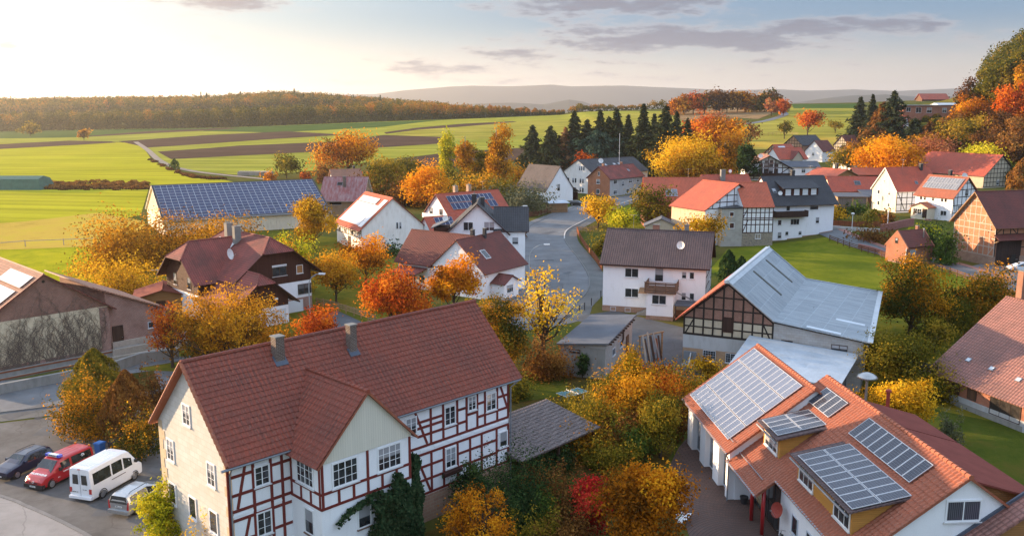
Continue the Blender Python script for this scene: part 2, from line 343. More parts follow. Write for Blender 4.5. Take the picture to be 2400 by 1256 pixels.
RECIPE.update({
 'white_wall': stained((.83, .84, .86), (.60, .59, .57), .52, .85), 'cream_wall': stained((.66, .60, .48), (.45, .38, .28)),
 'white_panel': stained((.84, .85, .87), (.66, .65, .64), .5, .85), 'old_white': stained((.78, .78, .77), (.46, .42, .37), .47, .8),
 'sand_plaster': bricks((.56, .555, .53), (.50, .49, .46), (.42, .41, .37), .62, .36, .010, (.42, .37, .28)),
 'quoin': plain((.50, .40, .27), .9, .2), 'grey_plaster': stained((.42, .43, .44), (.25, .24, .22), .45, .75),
 'peach_plaster': stained((.60, .47, .33), (.36, .22, .14), .46, .72), 'grey_block': bricks((.40, .40, .40), (.34, .34, .335), (.30, .29, .28), .5, .25, .012, (.26, .22, .17)),
 'concrete': stained((.27, .265, .25), (.13, .125, .11), .45, .7), 'grey_tower': bricks((.43, .41, .37), (.38, .365, .33), (.36, .34, .31), .6, .3, .006),
 'brick_red': bricks((.30, .085, .05), (.22, .06, .04), (.36, .27, .22)), 'brick_orange': bricks((.46, .17, .085), (.38, .13, .065), (.38, .27, .19)),
 'brick_brown': bricks((.27, .12, .085), (.19, .08, .06), (.36, .28, .23), .26, .085), 'brick_pale': bricks((.40, .24, .14), (.33, .19, .11), (.42, .34, .25)),
 'brick_purple': bricks((.23, .09, .07), (.30, .12, .09), (.42, .35, .30), .27, .09, .016), 'brick_yellow': bricks((.42, .30, .14), (.36, .25, .11), (.36, .30, .2)),
 'brick_small': bricks((.44, .155, .085), (.34, .11, .065), (.30, .22, .17), .24, .075), 'beige_infill': stained((.47, .41, .31), (.33, .26, .18)),
 'sandstone': bricks((.38, .23, .16), (.30, .17, .125), (.36, .29, .22), .5, .24, .02), 'rubble': rubble((.24, .20, .16), (.36, .30, .22), (.17, .15, .14)),
 'sandstone_plinth': rubble((.34, .20, .13), (.42, .30, .2), (.25, .14, .10), .4), 'ivy_wall': stained((.62, .54, .38), (.34, .24, .16), .46, .75, .9),
 'tile_main': tiles((.30, .065, .036), (.21, .055, .034), .31, .36, (.085, .04, .033), .8, ((.34, .26, .2), .3), relief=False, spread=1.0),
 'tile_orange': tiles((.36, .108, .056), (.26, .08, .044), .3, .35, (.20, .10, .07), .4, ((.5, .42, .34), .25), relief=False),
 'tile_red': tiles((0.546, 0.111, 0.058), (0.429, 0.078, 0.046), .3, .36, (.20, .07, .05), .5, ((.45, .32, .22), .25)),
 'tile_bright': tiles((0.650, 0.150, 0.072), (0.520, 0.111, 0.058), .3, .36, (.27, .09, .06), .45, ((.5, .35, .22), .25)),
 'tile_maroon': tiles((0.195, 0.052, 0.039), (0.150, 0.044, 0.036), .3, .34, (.06, .03, .028), .5), 'tile_wine': tiles((0.312, 0.072, 0.055), (0.247, 0.058, 0.047), .3, .34, (.07, .035, .03), .8),
 'tile_brown': tiles((0.150, 0.098, 0.091), (0.111, 0.075, 0.075), .3, .36, (.05, .04, .042), .5, ((.22, .17, .15), .15)),
 'tile_farbrown': tiles((0.338, 0.150, 0.117), (0.260, 0.124, 0.104), .3, .36, (.11, .07, .06), .55, ((.4, .32, .28), .3)),
 'tile_black': tiles((0.055, 0.057, 0.065), (0.072, 0.073, 0.081), .3, .36, (.028, .028, .03), .4, ((.16, .16, .15), .12)),
 'tile_slate': tiles((0.111, 0.098, 0.098), (0.150, 0.117, 0.104), .3, .36, (.06, .045, .042), .6, ((.2, .13, .1), .3)),
 'tile_carport': tiles((0.202, 0.156, 0.143), (0.156, 0.127, 0.124), .32, .38, (.07, .06, .058), .5, ((.3, .27, .25), .4)),
 'tile_pale': tiles((0.442, 0.208, 0.130), (0.338, 0.156, 0.104), .3, .36, (.17, .1, .07), .5, ((.45, .4, .34), .3)),
 'metal_red': sheet((.26, .07, .065), (.22, .055, .055), .2, 1., 5, .45, 0, (.38, .34, .34)),
 'bitumen_red': plain((.20, .058, .045), .95, .3, .8, .1, 0, 18), 'bitumen_grey': plain((.10, .11, .13), .8, .35, .4, .3, 0, 9),
 'bitumen_dark': plain((.07, .07, .075), .9, .35, .5, .2, 0, 9), 'sheet_grey': sheet((.27, .31, .34), (.33, .37, .40), .18, 1.05, 1.9, .55, 0., (.17, .19, .2)),
 'sheet_pale': plain((.38, .44, .50), .45, .25, .5, .4, 0, 3), 'sheet_edge': plain((.48, .52, .55), .5, .2), 'rooflight_dark': plain((.07, .065, .05), .6, .4),
 'rooflight_pale': plain((.55, .60, .64), .5, .15), 'timber_red': plain((.17, .028, .022), .7, .25, 2), 'timber_black': plain((.03, .025, .022), .8, .4, 2),
 'timber_brown': plain((.075, .045, .035), .85, .4, 2), 'timber_grey': plain((.42, .36, .30), .9, .3, 2), 'timber_maroon': plain((.055, .022, .018), .8, .4, 2),
 'boards_dark': boards((.058, .02, .014), .16), 'boards_cream': boards((.66, .63, .53), .16, True, .06, .6, .55), 'boards_ochre': boards((.50, .25, .06), .12, False, .15),
 'boards_larch': boards((.33, .16, .06), .12, False, .2), 'boards_gate': boards((.045, .025, .02), .2), 'boards_grey': boards((.13, .12, .12), .15), 'boards_brown': boards((.12, .065, .04), .18),
 'fence_red': boards((.26, .085, .035), .16), 'fence_brown': boards((.12, .055, .032), .14, False), 'wood_pale': boards((.32, .2, .11), .14, False),
 'balcony_wood': boards((.15, .09, .06), .14, False), 'frame_white': plain((.78, .79, .80), .5, .06), 'frame_grey': plain((.48, .52, .58), .5, .08), 'frame_brown': plain((.06, .03, .02), .6, .2),
 'pane': pane(), 'pane_curtain': lambda nt: P(nt, nt.mix(nt.maprange(nt.math('SINE', nt.math('MULTIPLY', nt.new('ShaderNodeSeparateXYZ', {0: nt.uv.outputs['UV']}).outputs[0], 60.)), -1, 1, 0, 1), (.03, .03, .04), (.12, .12, .15)), .08, .6),
 'blind': plain((.62, .64, .66), .6, .08), 'lace': plain((.55, .57, .6), .8, .5, 20), 'sill': plain((.60, .60, .60), .7, .15), 'sill_brown': plain((.17, .10, .07), .7, .2),
 'zinc': plain((.23, .25, .28), .45, .2, 1, .5, .3), 'lead': plain((.085, .10, .13), .6, .25), 'steel': plain((.42, .42, .42), .35, .15, 1, .5, .8), 'lamp_grey': plain((.34, .38, .40), .5, .15), 'lamp_white': plain((.75, .77, .78), .4, .05),
 'chimney_brick': bricks((.115, .07, .055), (.085, .05, .042), (.32, .29, .25), .24, .085, .014), 'chimney_red': bricks((.32, .12, .07), (.24, .09, .055), (.34, .27, .22), .24, .08), 'chimney_grey': plain((.22, .215, .2), .85, .3), 'chimney_dark': plain((.045, .045, .05), .8, .3),
 'chimney_pale': bricks((.42, .30, .2), (.36, .25, .17), (.42, .36, .3), .24, .085, .014), 'dish': plain((.72, .72, .70), .5, .08), 'dish_red': plain((.30, .05, .035), .5, .15),
 'solar': panel((.02, .022, .034), (.035, .038, .055), spec=.3), 'solar_sheen': panel((.05, .06, .10), (.08, .09, .13), spec=.7, coat=.5), 'solar_blue': panel((.018, .028, .07), (.035, .05, .11), .5, (.10, .12, .18), spec=.2), 'solar_grey': panel((.16, .17, .19), (.2, .21, .23), .8, (.5, .5, .52), .25), 'solar_frame': plain((.55, .56, .58), .4, .1, 1, .5, .4),
 'solar_light': panel((.62, .60, .58), (.68, .66, .64), 1.2, (.8, .78, .75), .3),
 'red_post': paint((.40, .012, .016)), 'dirt_ivy': plain((.15, .12, .10), .9, .4), 'terrace_edge': plain((.20, .07, .035), .9, .3),
})
# ---------------------------------------------------------------- building kit
class Blk: pass
WCACHE = {}
def window_mesh(w, h, nx, ny, fr, fm, pm, arch=False):
    k = (round(w, 2), round(h, 2), nx, ny, fr, fm, pm)
    if k in WCACHE: return WCACHE[k]
    a = MB(); b = .0
    a.box(0, w, -.06, .03, 0, fr); a.box(0, w, -.06, .03, h - fr, h)
    a.box(0, fr, -.058, .03, fr, h - fr); a.box(w - fr, w, -.058, .03, fr, h - fr)
    t = .045 if w > 1.4 else .03
    for i in range(1, nx):
        x = w * i / nx; q = (.06 if (nx % 2 == 0 and i == nx // 2) else t * .7)
        a.box(x - q / 2, x + q / 2, -.05, .0, fr, h - fr)
    for j in range(1, ny):
        z = h * j / ny; a.box(fr, w - fr, -.046, .0, z - t * .3, z + t * .3)
    p = MB(); p.box(fr * .8, w - fr * .8, -.028, .02, fr * .8, h - fr * .8)
    s = MB(); s.box(-.06, w + .06, -.12, .02, -.07, 0)
    WCACHE[k] = (a.mesh('window', fm), p.mesh('pane', pm), s)
    return WCACHE[k]
def basis(o, u, n):
    o, u, n = Vector(o), Vector(u).normalized(), Vector(n).normalized(); up = u.cross(n) * -1
    up = n.cross(u)
    if abs(up.z) > .2 and up.z < 0: up = -up
    y = up.cross(u)
    M = Matrix(((u.x, y.x, up.x, o.x), (u.y, y.y, up.y, o.y), (u.z, y.z, up.z, o.z), (0, 0, 0, 1)))
    return M
class House:
    """local x runs along compass bearing az, local y to the left of it; origin = ground corner"""
    def __init__(s, name, label, cat, O, az, z=0., group=None):
        s.e = empty(name, (O[0], O[1], z), R(90 - az), label, cat, group); s.g = {}
    def part(s, name, mb, mats, parent=None, smooth=False): return mb.build(name, mats, parent or s.e, smooth)
    def block(s, x0, y0, L, W, h, rise, ridge='x', mats='white_wall', z0=-1.0, plinth=None, cut=(0, 0), name='wall', gmat=None):
        """mats: one material or dict f/r/b/l; plinth (height, material); gmat: material of the gable triangles; cut: metres lost at the half-hipped gable tops"""
        b = Blk(); b.x0, b.y0, b.L, b.W, b.h, b.rise, b.ridge, b.z0, b.cut = x0, y0, L, W, h, rise, ridge, z0, cut
        md = mats if isinstance(mats, dict) else dict(f=mats, r=mats, b=mats, l=mats)
        names = sorted(set(md.values()) | ({gmat} if gmat else set())); ix = {n: i for i, n in enumerate(names)}
        m = MB(); zp = z0
        if plinth:
            zp = plinth[0]; pm = MB()
        b.fr = {'f': ((x0, y0, 0), (1, 0, 0), (0, -1, 0), L), 'r': ((x0 + L, y0, 0), (0, 1, 0), (1, 0, 0), W),
                'b': ((x0 + L, y0 + W, 0), (-1, 0, 0), (0, 1, 0), L), 'l': ((x0, y0 + W, 0), (0, -1, 0), (-1, 0, 0), W)}
        for sd, (o, u, n, wd) in b.fr.items():
            o, u = Vector(o), Vector(u); Z = Vector((0, 0, 1))
            m.face([o + Z * zp, o + u * wd + Z * zp, o + u * wd + Z * h, o + Z * h], ix[md[sd]])
            if plinth:
                n_ = Vector(n) * .03; q = [o + n_ - u * .03, o + n_ + u * (wd + .03)]
                pm.face([q[0] + Z * z0, q[1] + Z * z0, q[1] + Z * zp, q[0] + Z * zp])
                pm.face([q[0] + Z * zp, q[1] + Z * zp, o + u * wd + Z * zp, o + Z * zp])
            gab = (sd in 'lr') if ridge == 'x' else (sd in 'fb')
            if gab and rise > 0:
                c = cut[0 if sd in 'lf' else 1]; g = ix[gmat or md[sd]]
                if c: k = 1 - c / rise; m.face([o + Z * h, o + u * wd + Z * h, o + u * wd * (1 - k / 2) + Z * (h + rise * k), o + u * wd * k / 2 + Z * (h + rise * k)], g)
                else: m.face([o + Z * h, o + u * wd + Z * h, o + u * wd / 2 + Z * (h + rise)], g)
        if rise == 0: m.face([(x0, y0, h), (x0 + L, y0, h), (x0 + L, y0 + W, h), (x0, y0 + W, h)], 0)
        b.wall = s.part(name, m, names)
        if plinth: b.plinth = s.part('plinth', pm, plinth[1])
        return b
    def ab(s, b, a, c, z):
        return (b.x0 + a, b.y0 + c, z) if b.ridge == 'x' else (b.x0 + c, b.y0 + a, z)
    def roof(s, b, mat, oe=.4, og=.3, t=.14, hip=(0, 0), ms=None, cap=None, oe2=None, capr=.09, sides='fb', name='roof'):
        La, Wb = (b.L, b.W) if b.ridge == 'x' else (b.W, b.L)
        sl = b.rise / (Wb / 2); oe2 = oe if oe2 is None else oe2; zr = b.h + b.rise
        b.sl = sl; g = [og, og] if not hasattr(og, '__len__') else og
        m = MB(); q = lambda a, c, z: s.ab(b, a, c, z)
        def end(i, sidec):   # ridge-side corner points of one end, for slope side 0 (front) / 1 (back)
            a = -g[0] if i == 0 else La + g[1]; sg = 1 if i == 0 else -1
            if not b.cut[i] and not hip[i]: return [q(a, Wb / 2, zr)]
            c = b.cut[i]; kk = (b.rise - c) / sl
            cc = kk if sidec == 0 else Wb - kk
            return [q(a, cc, b.h + b.rise - c), q(a + sg * (hip[i] + g[i]), Wb / 2, zr)]
        for sd in (0, 1):
            o_ = oe if sd == 0 else oe2
            ce = -o_ if sd == 0 else Wb + o_; ze = b.h - o_ * sl
            m.slab([q(-g[0], ce, ze), q(La + g[1], ce, ze)] + end(1, sd) + end(0, sd)[::-1], t, 0, 1)
        for i in (0, 1):
            if b.cut[i] or hip[i]:
                e0, e1 = end(i, 0), end(i, 1); m.slab([e0[0], e1[0], e0[1]], t * .98, 0, 1)
        ra = -g[0] if not (b.cut[0] or hip[0]) else hip[0]; rb = La + g[1] if not (b.cut[1] or hip[1]) else La - hip[1]
        if capr:
            up = Vector((0, 0, t * 1.02)); m.tube([Vector(q(ra, Wb / 2, zr)) + up, Vector(q(rb, Wb / 2, zr)) + up], capr, 6, 2)
            for i in (0, 1):
                if b.cut[i] or hip[i]:
                    for sd in (0, 1):
                        e = end(i, sd); m.tube([Vector(e[0]) + up, Vector(e[1]) + up], capr, 6, 2)
        b.roof = s.part(name, m, [mat, ms or mat, cap or mat]); b.t = t
        if b.ridge == 'x': b.slope = {'f': ((b.x0, b.y0, b.h), (1, 0, 0), (0, Wb / 2, b.rise)), 'b': ((b.x0 + b.L, b.y0 + b.W, b.h), (-1, 0, 0), (0, -Wb / 2, b.rise))}
        else: b.slope = {'l': ((b.x0, b.y0 + b.W, b.h), (0, -1, 0), (Wb / 2, 0, b.rise)), 'r': ((b.x0 + b.L, b.y0, b.h), (0, 1, 0), (-Wb / 2, 0, b.rise))}
        return b.roof
    def win(s, b, side, u, z, w, h, nx=2, ny=1, fm='frame_white', pm='pane', sill='sill', fr=.07, parent=None, label=None):
        o, uu, n, wd = b.fr[side] if isinstance(b, Blk) else b
        M = basis(Vector(o) + Vector(uu) * u + Vector((0, 0, z)), uu, n)
        wm, pnm, sl = window_mesh(w, h, nx, ny, fr, fm, pm)
        wo_ = link('window', wm, parent or s.e); wo_.matrix_basis = M
        link('pane', pnm, wo_)
        if sill: sl.build('sill', sill, wo_)
        if label: wo_['label'] = label
        return wo_
    def door(s, b, side, u, z, w, h, mat='boards_gate', handle=True, name='door', label=None, proud=.05):
        o, uu, n, wd = b.fr[side] if isinstance(b, Blk) else b
        m = MB(); m.box(0, w, -proud, .02, 0, h); m.box(-.08, 0, -proud - .02, .02, 0, h + .08); m.box(w, w + .08, -proud - .02, .02, 0, h + .08); m.box(0, w, -proud - .02, .02, h, h + .08)
        d = s.part(name, m, mat); d.matrix_basis = basis(Vector(o) + Vector(uu) * u + Vector((0, 0, z)), uu, n)
        if handle:
            k = MB(); k.box(w * .86, w * .95, -proud - .06, -proud, 1.0, 1.05); k.build('handle', 'steel', d)
        if label: d['label'] = label
        return d
    def timber(s, b, side, segs, w=.16, d=.03, mat='timber_black', name='timber_frame'):
        """segs: (u0,z0,u1,z1[,width]) in wall metres"""
        o, uu, n, wd = b.fr[side] if isinstance(b, Blk) else b
        o, uu, n = Vector(o), Vector(uu), Vector(n); m = MB()
        for g in segs:
            (u0, z0, u1, z1), ww = g[:4], (g[4] if len(g) > 4 else w)
            k = .0 if abs(z1 - z0) < 1e-3 else (.006 if abs(u1 - u0) < 1e-3 else -.006)
            m.beam(o + uu * u0 + Vector((0, 0, z0)), o + uu * u1 + Vector((0, 0, z1)), n, ww, d + k)
        return s.part(name, m, mat)
    def grid(s, b, side, zs, n, u0=0., u1=None, w=.16, mat='timber_black', braces=(), gable=True, d=.03, us=None):
        """a regular timber frame, clipped to the gable above the eaves"""
        o, uu, nn, wd = b.fr[side]; u1 = wd if u1 is None else u1
        gab = gable and ((side in 'lr') if b.ridge == 'x' else (side in 'fb')) and b.rise > 0
        sl = b.rise / (wd / 2); c = b.cut[0 if side in 'lf' else 1] if gab else 0
        def top(u): return min(b.h + min(u, wd - u) * sl, b.h + b.rise - c) if gab else b.h
        def ins(z): return max(0, (z - b.h) / sl) if gab and z > b.h else 0
        segs = []
        us = us or [u0 + (u1 - u0) * i / n for i in range(n + 1)]
        for i, u in enumerate(us):
            u = min(max(u, u0 + w / 2), u1 - w / 2); t = top(u) - .05
            if t > zs[0] + .2: segs.append((u, zs[0], u, t))
        for z in zs:
            i = ins(z)
            if u1 - i - (u0 + i) > .4: segs.append((max(u0, i), z, min(u1, wd - i), z))
        if gab:
            zc = top(wd / 2); k = (zc - b.h) / sl
            segs += [(.0, b.h - .05, k, zc - .1), (wd, b.h - .05, wd - k, zc - .1)]
        return s.timber(b, side, segs + list(braces), w, d, mat)
    def chimney(s, b, x, y, zt, w=.5, d=.5, mat='chimney_brick', zb=None, cap=True, pots=0, label=None):
        m = MB(); zb = zt - 1.8 if zb is None else zb
        m.box(x - w / 2, x + w / 2, y - d / 2, y + d / 2, zb, zt)
        c = s.part('chimney', m, mat, b.roof)
        if cap:
            k = MB(); k.box(x - w / 2 - .05, x + w / 2 + .05, y - d / 2 - .05, y + d / 2 + .05, zt, zt + .07)
            for i in range(pots): k.lathe([(.09, 0), (.08, .3), (.001, .3)], (x + (i - (pots - 1) / 2) * .3, y, zt + .06), 8)
            k.build('chimney_cap', 'chimney_grey', c)
        if label: c['label'] = label
        return c
    def panels(s, b, side, u0, v0, nu, nv, pw, pl, gu=.02, gv=.02, mat='solar', lift=.1, frame=.035, name='solar_panel', rows=None, maxn=100):
        o, uu, vv = b.slope[side] if isinstance(b, Blk) else b
        o, uu, vv = Vector(o), Vector(uu).normalized(), Vector(vv).normalized(); n = uu.cross(vv)
        if n.z < 0: n = -n
        lift = lift + (b.t if isinstance(b, Blk) else 0)
        m = MB()
        def mod(m, p):
            a, c, e = uu * (pw - .0), vv * (pl - .0), n * .035
            m.obox(p + uu * frame + vv * frame + e * .2, a - uu * frame * 2, c - vv * frame * 2, e, 0)
            for (q, r, t) in ((p, a, vv * frame), (p + vv * (pl - frame), a, vv * frame), (p + vv * frame, uu * frame, c - vv * frame * 2), (p + vv * frame + uu * (pw - frame), uu * frame, c - vv * frame * 2)): m.obox(q, r, t, e * 1.35, 1)
        tot = nu * nv; k = 0; rest = MB(); proto = None
        for j in range(nv):
            for i in range(nu):
                p = o + uu * (u0 + i * (pw + gu)) + vv * (v0 + j * (pl + gv)) + n * lift
                if rows and not rows(i, j): continue
                if k < maxn:
                    if proto is None: mm = MB(); mod(mm, Vector((0, 0, 0))); proto = mm.mesh(name, [mat, 'solar_frame'])
                    ob = link(name, proto, b.roof if isinstance(b, Blk) else s.e); ob.location = p
                else: mod(rest, p)
                k += 1
        if rest.v:
            ob = rest.build(name, [mat, 'solar_frame'], b.roof); ob['kind'] = 'stuff'
    def dish(s, p, facing, r=.4, mat='dish', parent=None):
        """satellite dish at local point p, facing a local direction"""
        p = Vector(p); d = Vector(facing).normalized(); m = MB()
        a = d.cross(Vector((0, 0, 1))).normalized(); c = a.cross(d); rings = []
        for (rr, off) in ((0.001, -.18 * r), (.5 * r, -.13 * r), (.85 * r, .0), (r, .06 * r)): rings.append([p + (a * cos(t) + c * sin(t)) * rr + d * off for t in [2 * pi * i / 14 for i in range(14)]])
        for i in range(3):
            for j in range(14): m.face([rings[i][j], rings[i][(j + 1) % 14], rings[i + 1][(j + 1) % 14], rings[i + 1][j]])
        o = s.part('satellite_dish', m, mat, parent); k = MB()
        k.tube([p - c * r * .9, p + d * r * .9 - c * r * .25], .02, 5); k.obox(p + d * r * .9 - c * r * .3 - a * .04, a * .08, c * .08, d * .1); k.tube([p - d * .1, p - d * .25 - Vector((0, 0, .45))], .03, 5)
        k.build('feed_arm', 'steel', o); return o
    def gutter(s, p, q, r=.07, mat='zinc', down=None):
        m = MB(); m.tube([p, q], r, 7)
        g = s.part('gutter', m, mat)
        if down:
            k = MB(); k.tube(down, .05, 7); k.build('downpipe', mat, s.e)
        return g
    def roofwin(s, b, side, u, v, w, h, mat='pane', fm='zinc'):
        o, uu, vv = b.slope[side]; o, uu, vv = Vector(o), Vector(uu).normalized(), Vector(vv).normalized(); n = uu.cross(vv); n = n if n.z > 0 else -n
        p = o + uu * u + vv * v + n * (b.t + .002); m = MB(); m.obox(p, uu * w, vv * h, n * .07, 0); k = MB(); k.obox(p + uu * .07 + vv * .07 + n * .01, uu * (w - .14), vv * (h - .14), n * .065, 0)
        r = m.build('skylight', fm, b.roof); k.build('pane', mat, r); return r
    def shed_dormer(s, b, side, u, w, v, hf, dp, rmat, fmat, ov=.25, name='dormer', cheek=None):
        """dormer standing on slope `side` at eave distance v: front height hf, roof reaching back dp metres"""
        o, uu, vv = b.slope[side]; o, uu, vv = Vector(o), Vector(uu).normalized(), Vector(vv).normalized()
        hz = Vector((vv.x, vv.y, 0)); k = vv.z / hz.length; hz.normalize(); Z = Vector((0, 0, 1))
        p = o + uu * u + vv * v; top = p + Z * hf; back = p + hz * dp + Z * (dp * k)
        m = MB(); a, c = uu * w, hz * dp
        m.face([p, p + a, top + a, top]); m.face([p, top, back]); m.face([p + a, back + a, top + a])
        d = m.build(name, cheek or fmat, b.roof)
        r = MB(); e = (back - top) / dp
        r.slab([top - e * ov - uu * ov, top - e * ov + a + uu * ov, back + a + uu * ov + e * .1, back - uu * ov + e * .1], .1)
        r.build('dormer_roof', rmat, d)
        fr = (tuple(p), tuple(uu), tuple(-hz), w)
        return d, fr, (tuple(top - e * 0), tuple(uu), tuple(e))
def tilefield(m, o, u, v, poly, pu, pv, amp=.028, step=.028, nseg=5, mi=0):
    """real interlocking tiles over a roof slope: o corner, u along the eave, v up the slope, poly in (u,v) metres"""
    o, u, v = Vector(o), Vector(u).normalized(), Vector(v).normalized(); n = u.cross(v); n = n if n.z > 0 else -n
    us = [p[0] for p in poly]; vs = [p[1] for p in poly]; du = pu / nseg
    def inside(x, y):
        r = False; j = len(poly) - 1
        for i in range(len(poly)):
            (xi, yi), (xj, yj) = poly[i], poly[j]
            if (yi > y) != (yj > y) and x < (xj - xi) * (y - yi) / (yj - yi) + xi: r = not r
            j = i
        return r
    nc = int((max(us) - min(us)) / du) + 1; nr = int((max(vs) - min(vs)) / pv) + 1
    prof = [amp * (1 - abs(sin(pi * (i % nseg) / nseg)) ** .7) if False else amp * .5 * (1 + cos(2 * pi * (i % nseg) / nseg)) for i in range(nseg + 1)]
    for j in range(nr):
        v0 = min(vs) + j * pv; v1 = min(v0 + pv + .03, max(vs))
        if v1 - v0 < .05: continue
        for i in range(nc):
            a0 = min(us) + i * du; a1 = a0 + du
            if not inside((a0 + a1) / 2, (v0 + v1) / 2): continue
            h0, h1 = prof[i % nseg], prof[(i + 1) % nseg]
            A0 = o + u * a0 + v * v0 + n * (h0 + step); A1 = o + u * a1 + v * v0 + n * (h1 + step)
            B1 = o + u * a1 + v * v1 + n * (h1 - .004); B0 = o + u * a0 + v * v1 + n * (h0 - .004)
            m.face([A0, A1, B1, B0], mi); m.face([A0 - n * (step + .02), A1 - n * (step + .02), A1, A0], mi)
# ---------------------------------------------------------------- terrain
def sstep(a, b, x):
    t = min(1, max(0, (x - a) / (b - a))); return t * t * (3 - 2 * t)
def interp(tab, q):
    if q <= tab[0][0]: return tab[0][1]
    for (a, va), (b, vb) in zip(tab, tab[1:]):
        if q <= b: return va + (vb - va) * (q - a) / (b - a)
    return tab[-1][1]
T_A = [(-.6, 1), (-.35, 6), (-.1, 15), (.065, 21), (.18, 25), (.32, 30), (.45, 32), (.6, 34)]
T_K = [(.385, 0), (.42, 11), (.45, 18), (.5, 22), (.55, 40), (.6, 52), (.7, 60)]
T_B = [(-.6, 24), (-.35, 23), (-.25, 27), (-.2, 20), (-.13, 10), (-.07, 0)]
def terrain(x, y):
    if y < 120: return 0.0
    q = x / y
    z = interp(T_A, q) * sstep(330, 950, y) + interp(T_K, q) * sstep(318, 480, y) * (1 - .93 * sstep(520, 760, y))
    if y > 1050: z += interp(T_B, q) * sstep(1050, 1450, y) - 55 * sstep(1000, 2600, y) * (1 if q > -.07 else .0) - 60 * sstep(1700, 3000, y) * (1 if q <= -.07 else 0)
    if x > 50 and y < 420: z += 2.2 * sstep(157, 187, y) * sstep(51, 74, x)
    elif x > 50: z += 2.2 * sstep(51, 74, x)
    return z
def T(px, py):
    """place on the ground seen at a pixel"""
    d = ray(px, py); t = 25.0; st = 2.0
    while t < 4000:
        x, y, z = d[0] * t, d[1] * t, CAMH + d[2] * t
        if z <= terrain(x, y): return x, y
        st = max(1.0, t * .01); t += st
    return d[0] * 1500, d[1] * 1500
def arange(*seg):
    out = []
    for a, b, st in seg:
        n = max(1, round((b - a) / st)); out += [a + (b - a) * i / n for i in range(n)]
    return out + [seg[-1][1]]
GX = arange((-6000, -1000, 500), (-1000, -150, 20), (-150, 260, 5), (260, 1000, 20), (1000, 6000, 500))
GY = arange((-120, 20, 35), (20, 330, 5), (330, 1000, 15), (1000, 1700, 40), (1700, 9200, 500))
def groundmat(cols, scale=.08, fine=1.2, rough=.95, stripes=None, bump=.08, dirt=None):
    def f(nt):
        ob = nt.uv.outputs['Object']
        n1 = nt.noise(ob, scale, 6, .6); n2 = nt.noise(ob, fine, 5, .7); n3 = nt.noise(ob, fine * 9, 3, .6)
        k = nt.math('ADD', nt.math('MULTIPLY', n1, .5), nt.math('ADD', nt.math('MULTIPLY', n2, .3), nt.math('MULTIPLY', n3, .2)))
        col = nt.ramp(k, [(.34 + .32 * i / (len(cols) - 1), c) for i, c in enumerate(cols)])
        h = n3
        if stripes:
            ang, per, amt = stripes
            v = nt.mapping(ob, (1, 1, 1), (0, 0, 0), (0, 0, R(ang))); sp = nt.new('ShaderNodeSeparateXYZ', {0: v})
            w = nt.math('SINE', nt.math('ADD', nt.math('MULTIPLY', sp.outputs[1], 2 * pi / per), nt.math('MULTIPLY', n1, 2.0)))
            st = nt.noise(nt.mapping(v, (.004, 1 / per * 1.3, 1)), 1.0, 4, .6)
            k2 = nt.math('MULTIPLY', nt.math('ADD', nt.math('MULTIPLY', w, .22), nt.math('MULTIPLY', nt.math('SUBTRACT', st, .5), 3.2)), amt * 1.35)
            col = nt.mix(nt.maprange(k2, -.5, .5), nt.mix(.35, col, (.02, .02, .01)), nt.mix(.25, col, sc3(cols[-1], 1.5)))
        return P(nt, col, rough, .0, 0, nt.math('ADD', nt.math('MULTIPLY', n2, .7), nt.math('MULTIPLY', n3, .5)), bump, 1.0)
    return f
def asphalt(c=(.14, .145, .152), patch=.25):
    def f(nt):
        ob = nt.uv.outputs['Object']
        n1 = nt.noise(ob, .22, 6, .65); n2 = nt.noise(ob, 12, 3, .6); n3 = nt.noise(ob, 1.1, 5, .6)
        vo = nt.new('ShaderNodeTexVoronoi', {'Vector': nt.mapping(nt.new('ShaderNodeVectorMath', {0: ob, 1: nt.new('ShaderNodeTexNoise', {'Vector': ob, 'Scale': .6}).outputs['Color']}, operation='ADD').outputs[0], (.16, .16, .16)), 'Scale': 1.0}, feature='DISTANCE_TO_EDGE')
        col = nt.mix(nt.maprange(n1, .35, .7), sc3(c, 1 - patch), sc3(c, 1 + patch)); col = nt.mix(nt.maprange(n3, .5, .75, 0, .3), col, sc3(c, .5))
        col = nt.mix(nt.maprange(vo.outputs[0], .003, .007, .35, 0), col, sc3(c, .35))
        return P(nt, col, .8, .25, 0, n2, .008, .5)
    return f
def pavers(c1, c2):
    def f(nt):
        ob = nt.uv.outputs['Object']; sp = nt.new('ShaderNodeSeparateXYZ', {0: nt.mapping(ob, (1, 1, 1), (-15.2, -50.5, 0))})
        rad = nt.math('SQRT', nt.math('ADD', nt.math('MULTIPLY', sp.outputs[0], sp.outputs[0]), nt.math('MULTIPLY', sp.outputs[1], sp.outputs[1])))
        an = nt.math('MULTIPLY', nt.math('ARCTAN2', sp.outputs[1], sp.outputs[0]), 12.0)
        v = nt.new('ShaderNodeCombineXYZ', {0: an, 1: rad}).outputs[0]
        br = nt.new('ShaderNodeTexBrick', {'Vector': v, 'Color1': c1, 'Color2': c2, 'Mortar': (.05, .04, .035), 'Scale': 1.0, 'Mortar Size': .02, 'Brick Width': .5, 'Row Height': .24})
        n = nt.noise(ob, .5, 6, .6); col = nt.mix(nt.maprange(n, .4, .7, 0, .5), br.outputs[0], sc3(c1, .5))
        return P(nt, col, .85, .2, 0, nt.math('SUBTRACT', 1.0, br.outputs[1]), .01, .5)
    return f
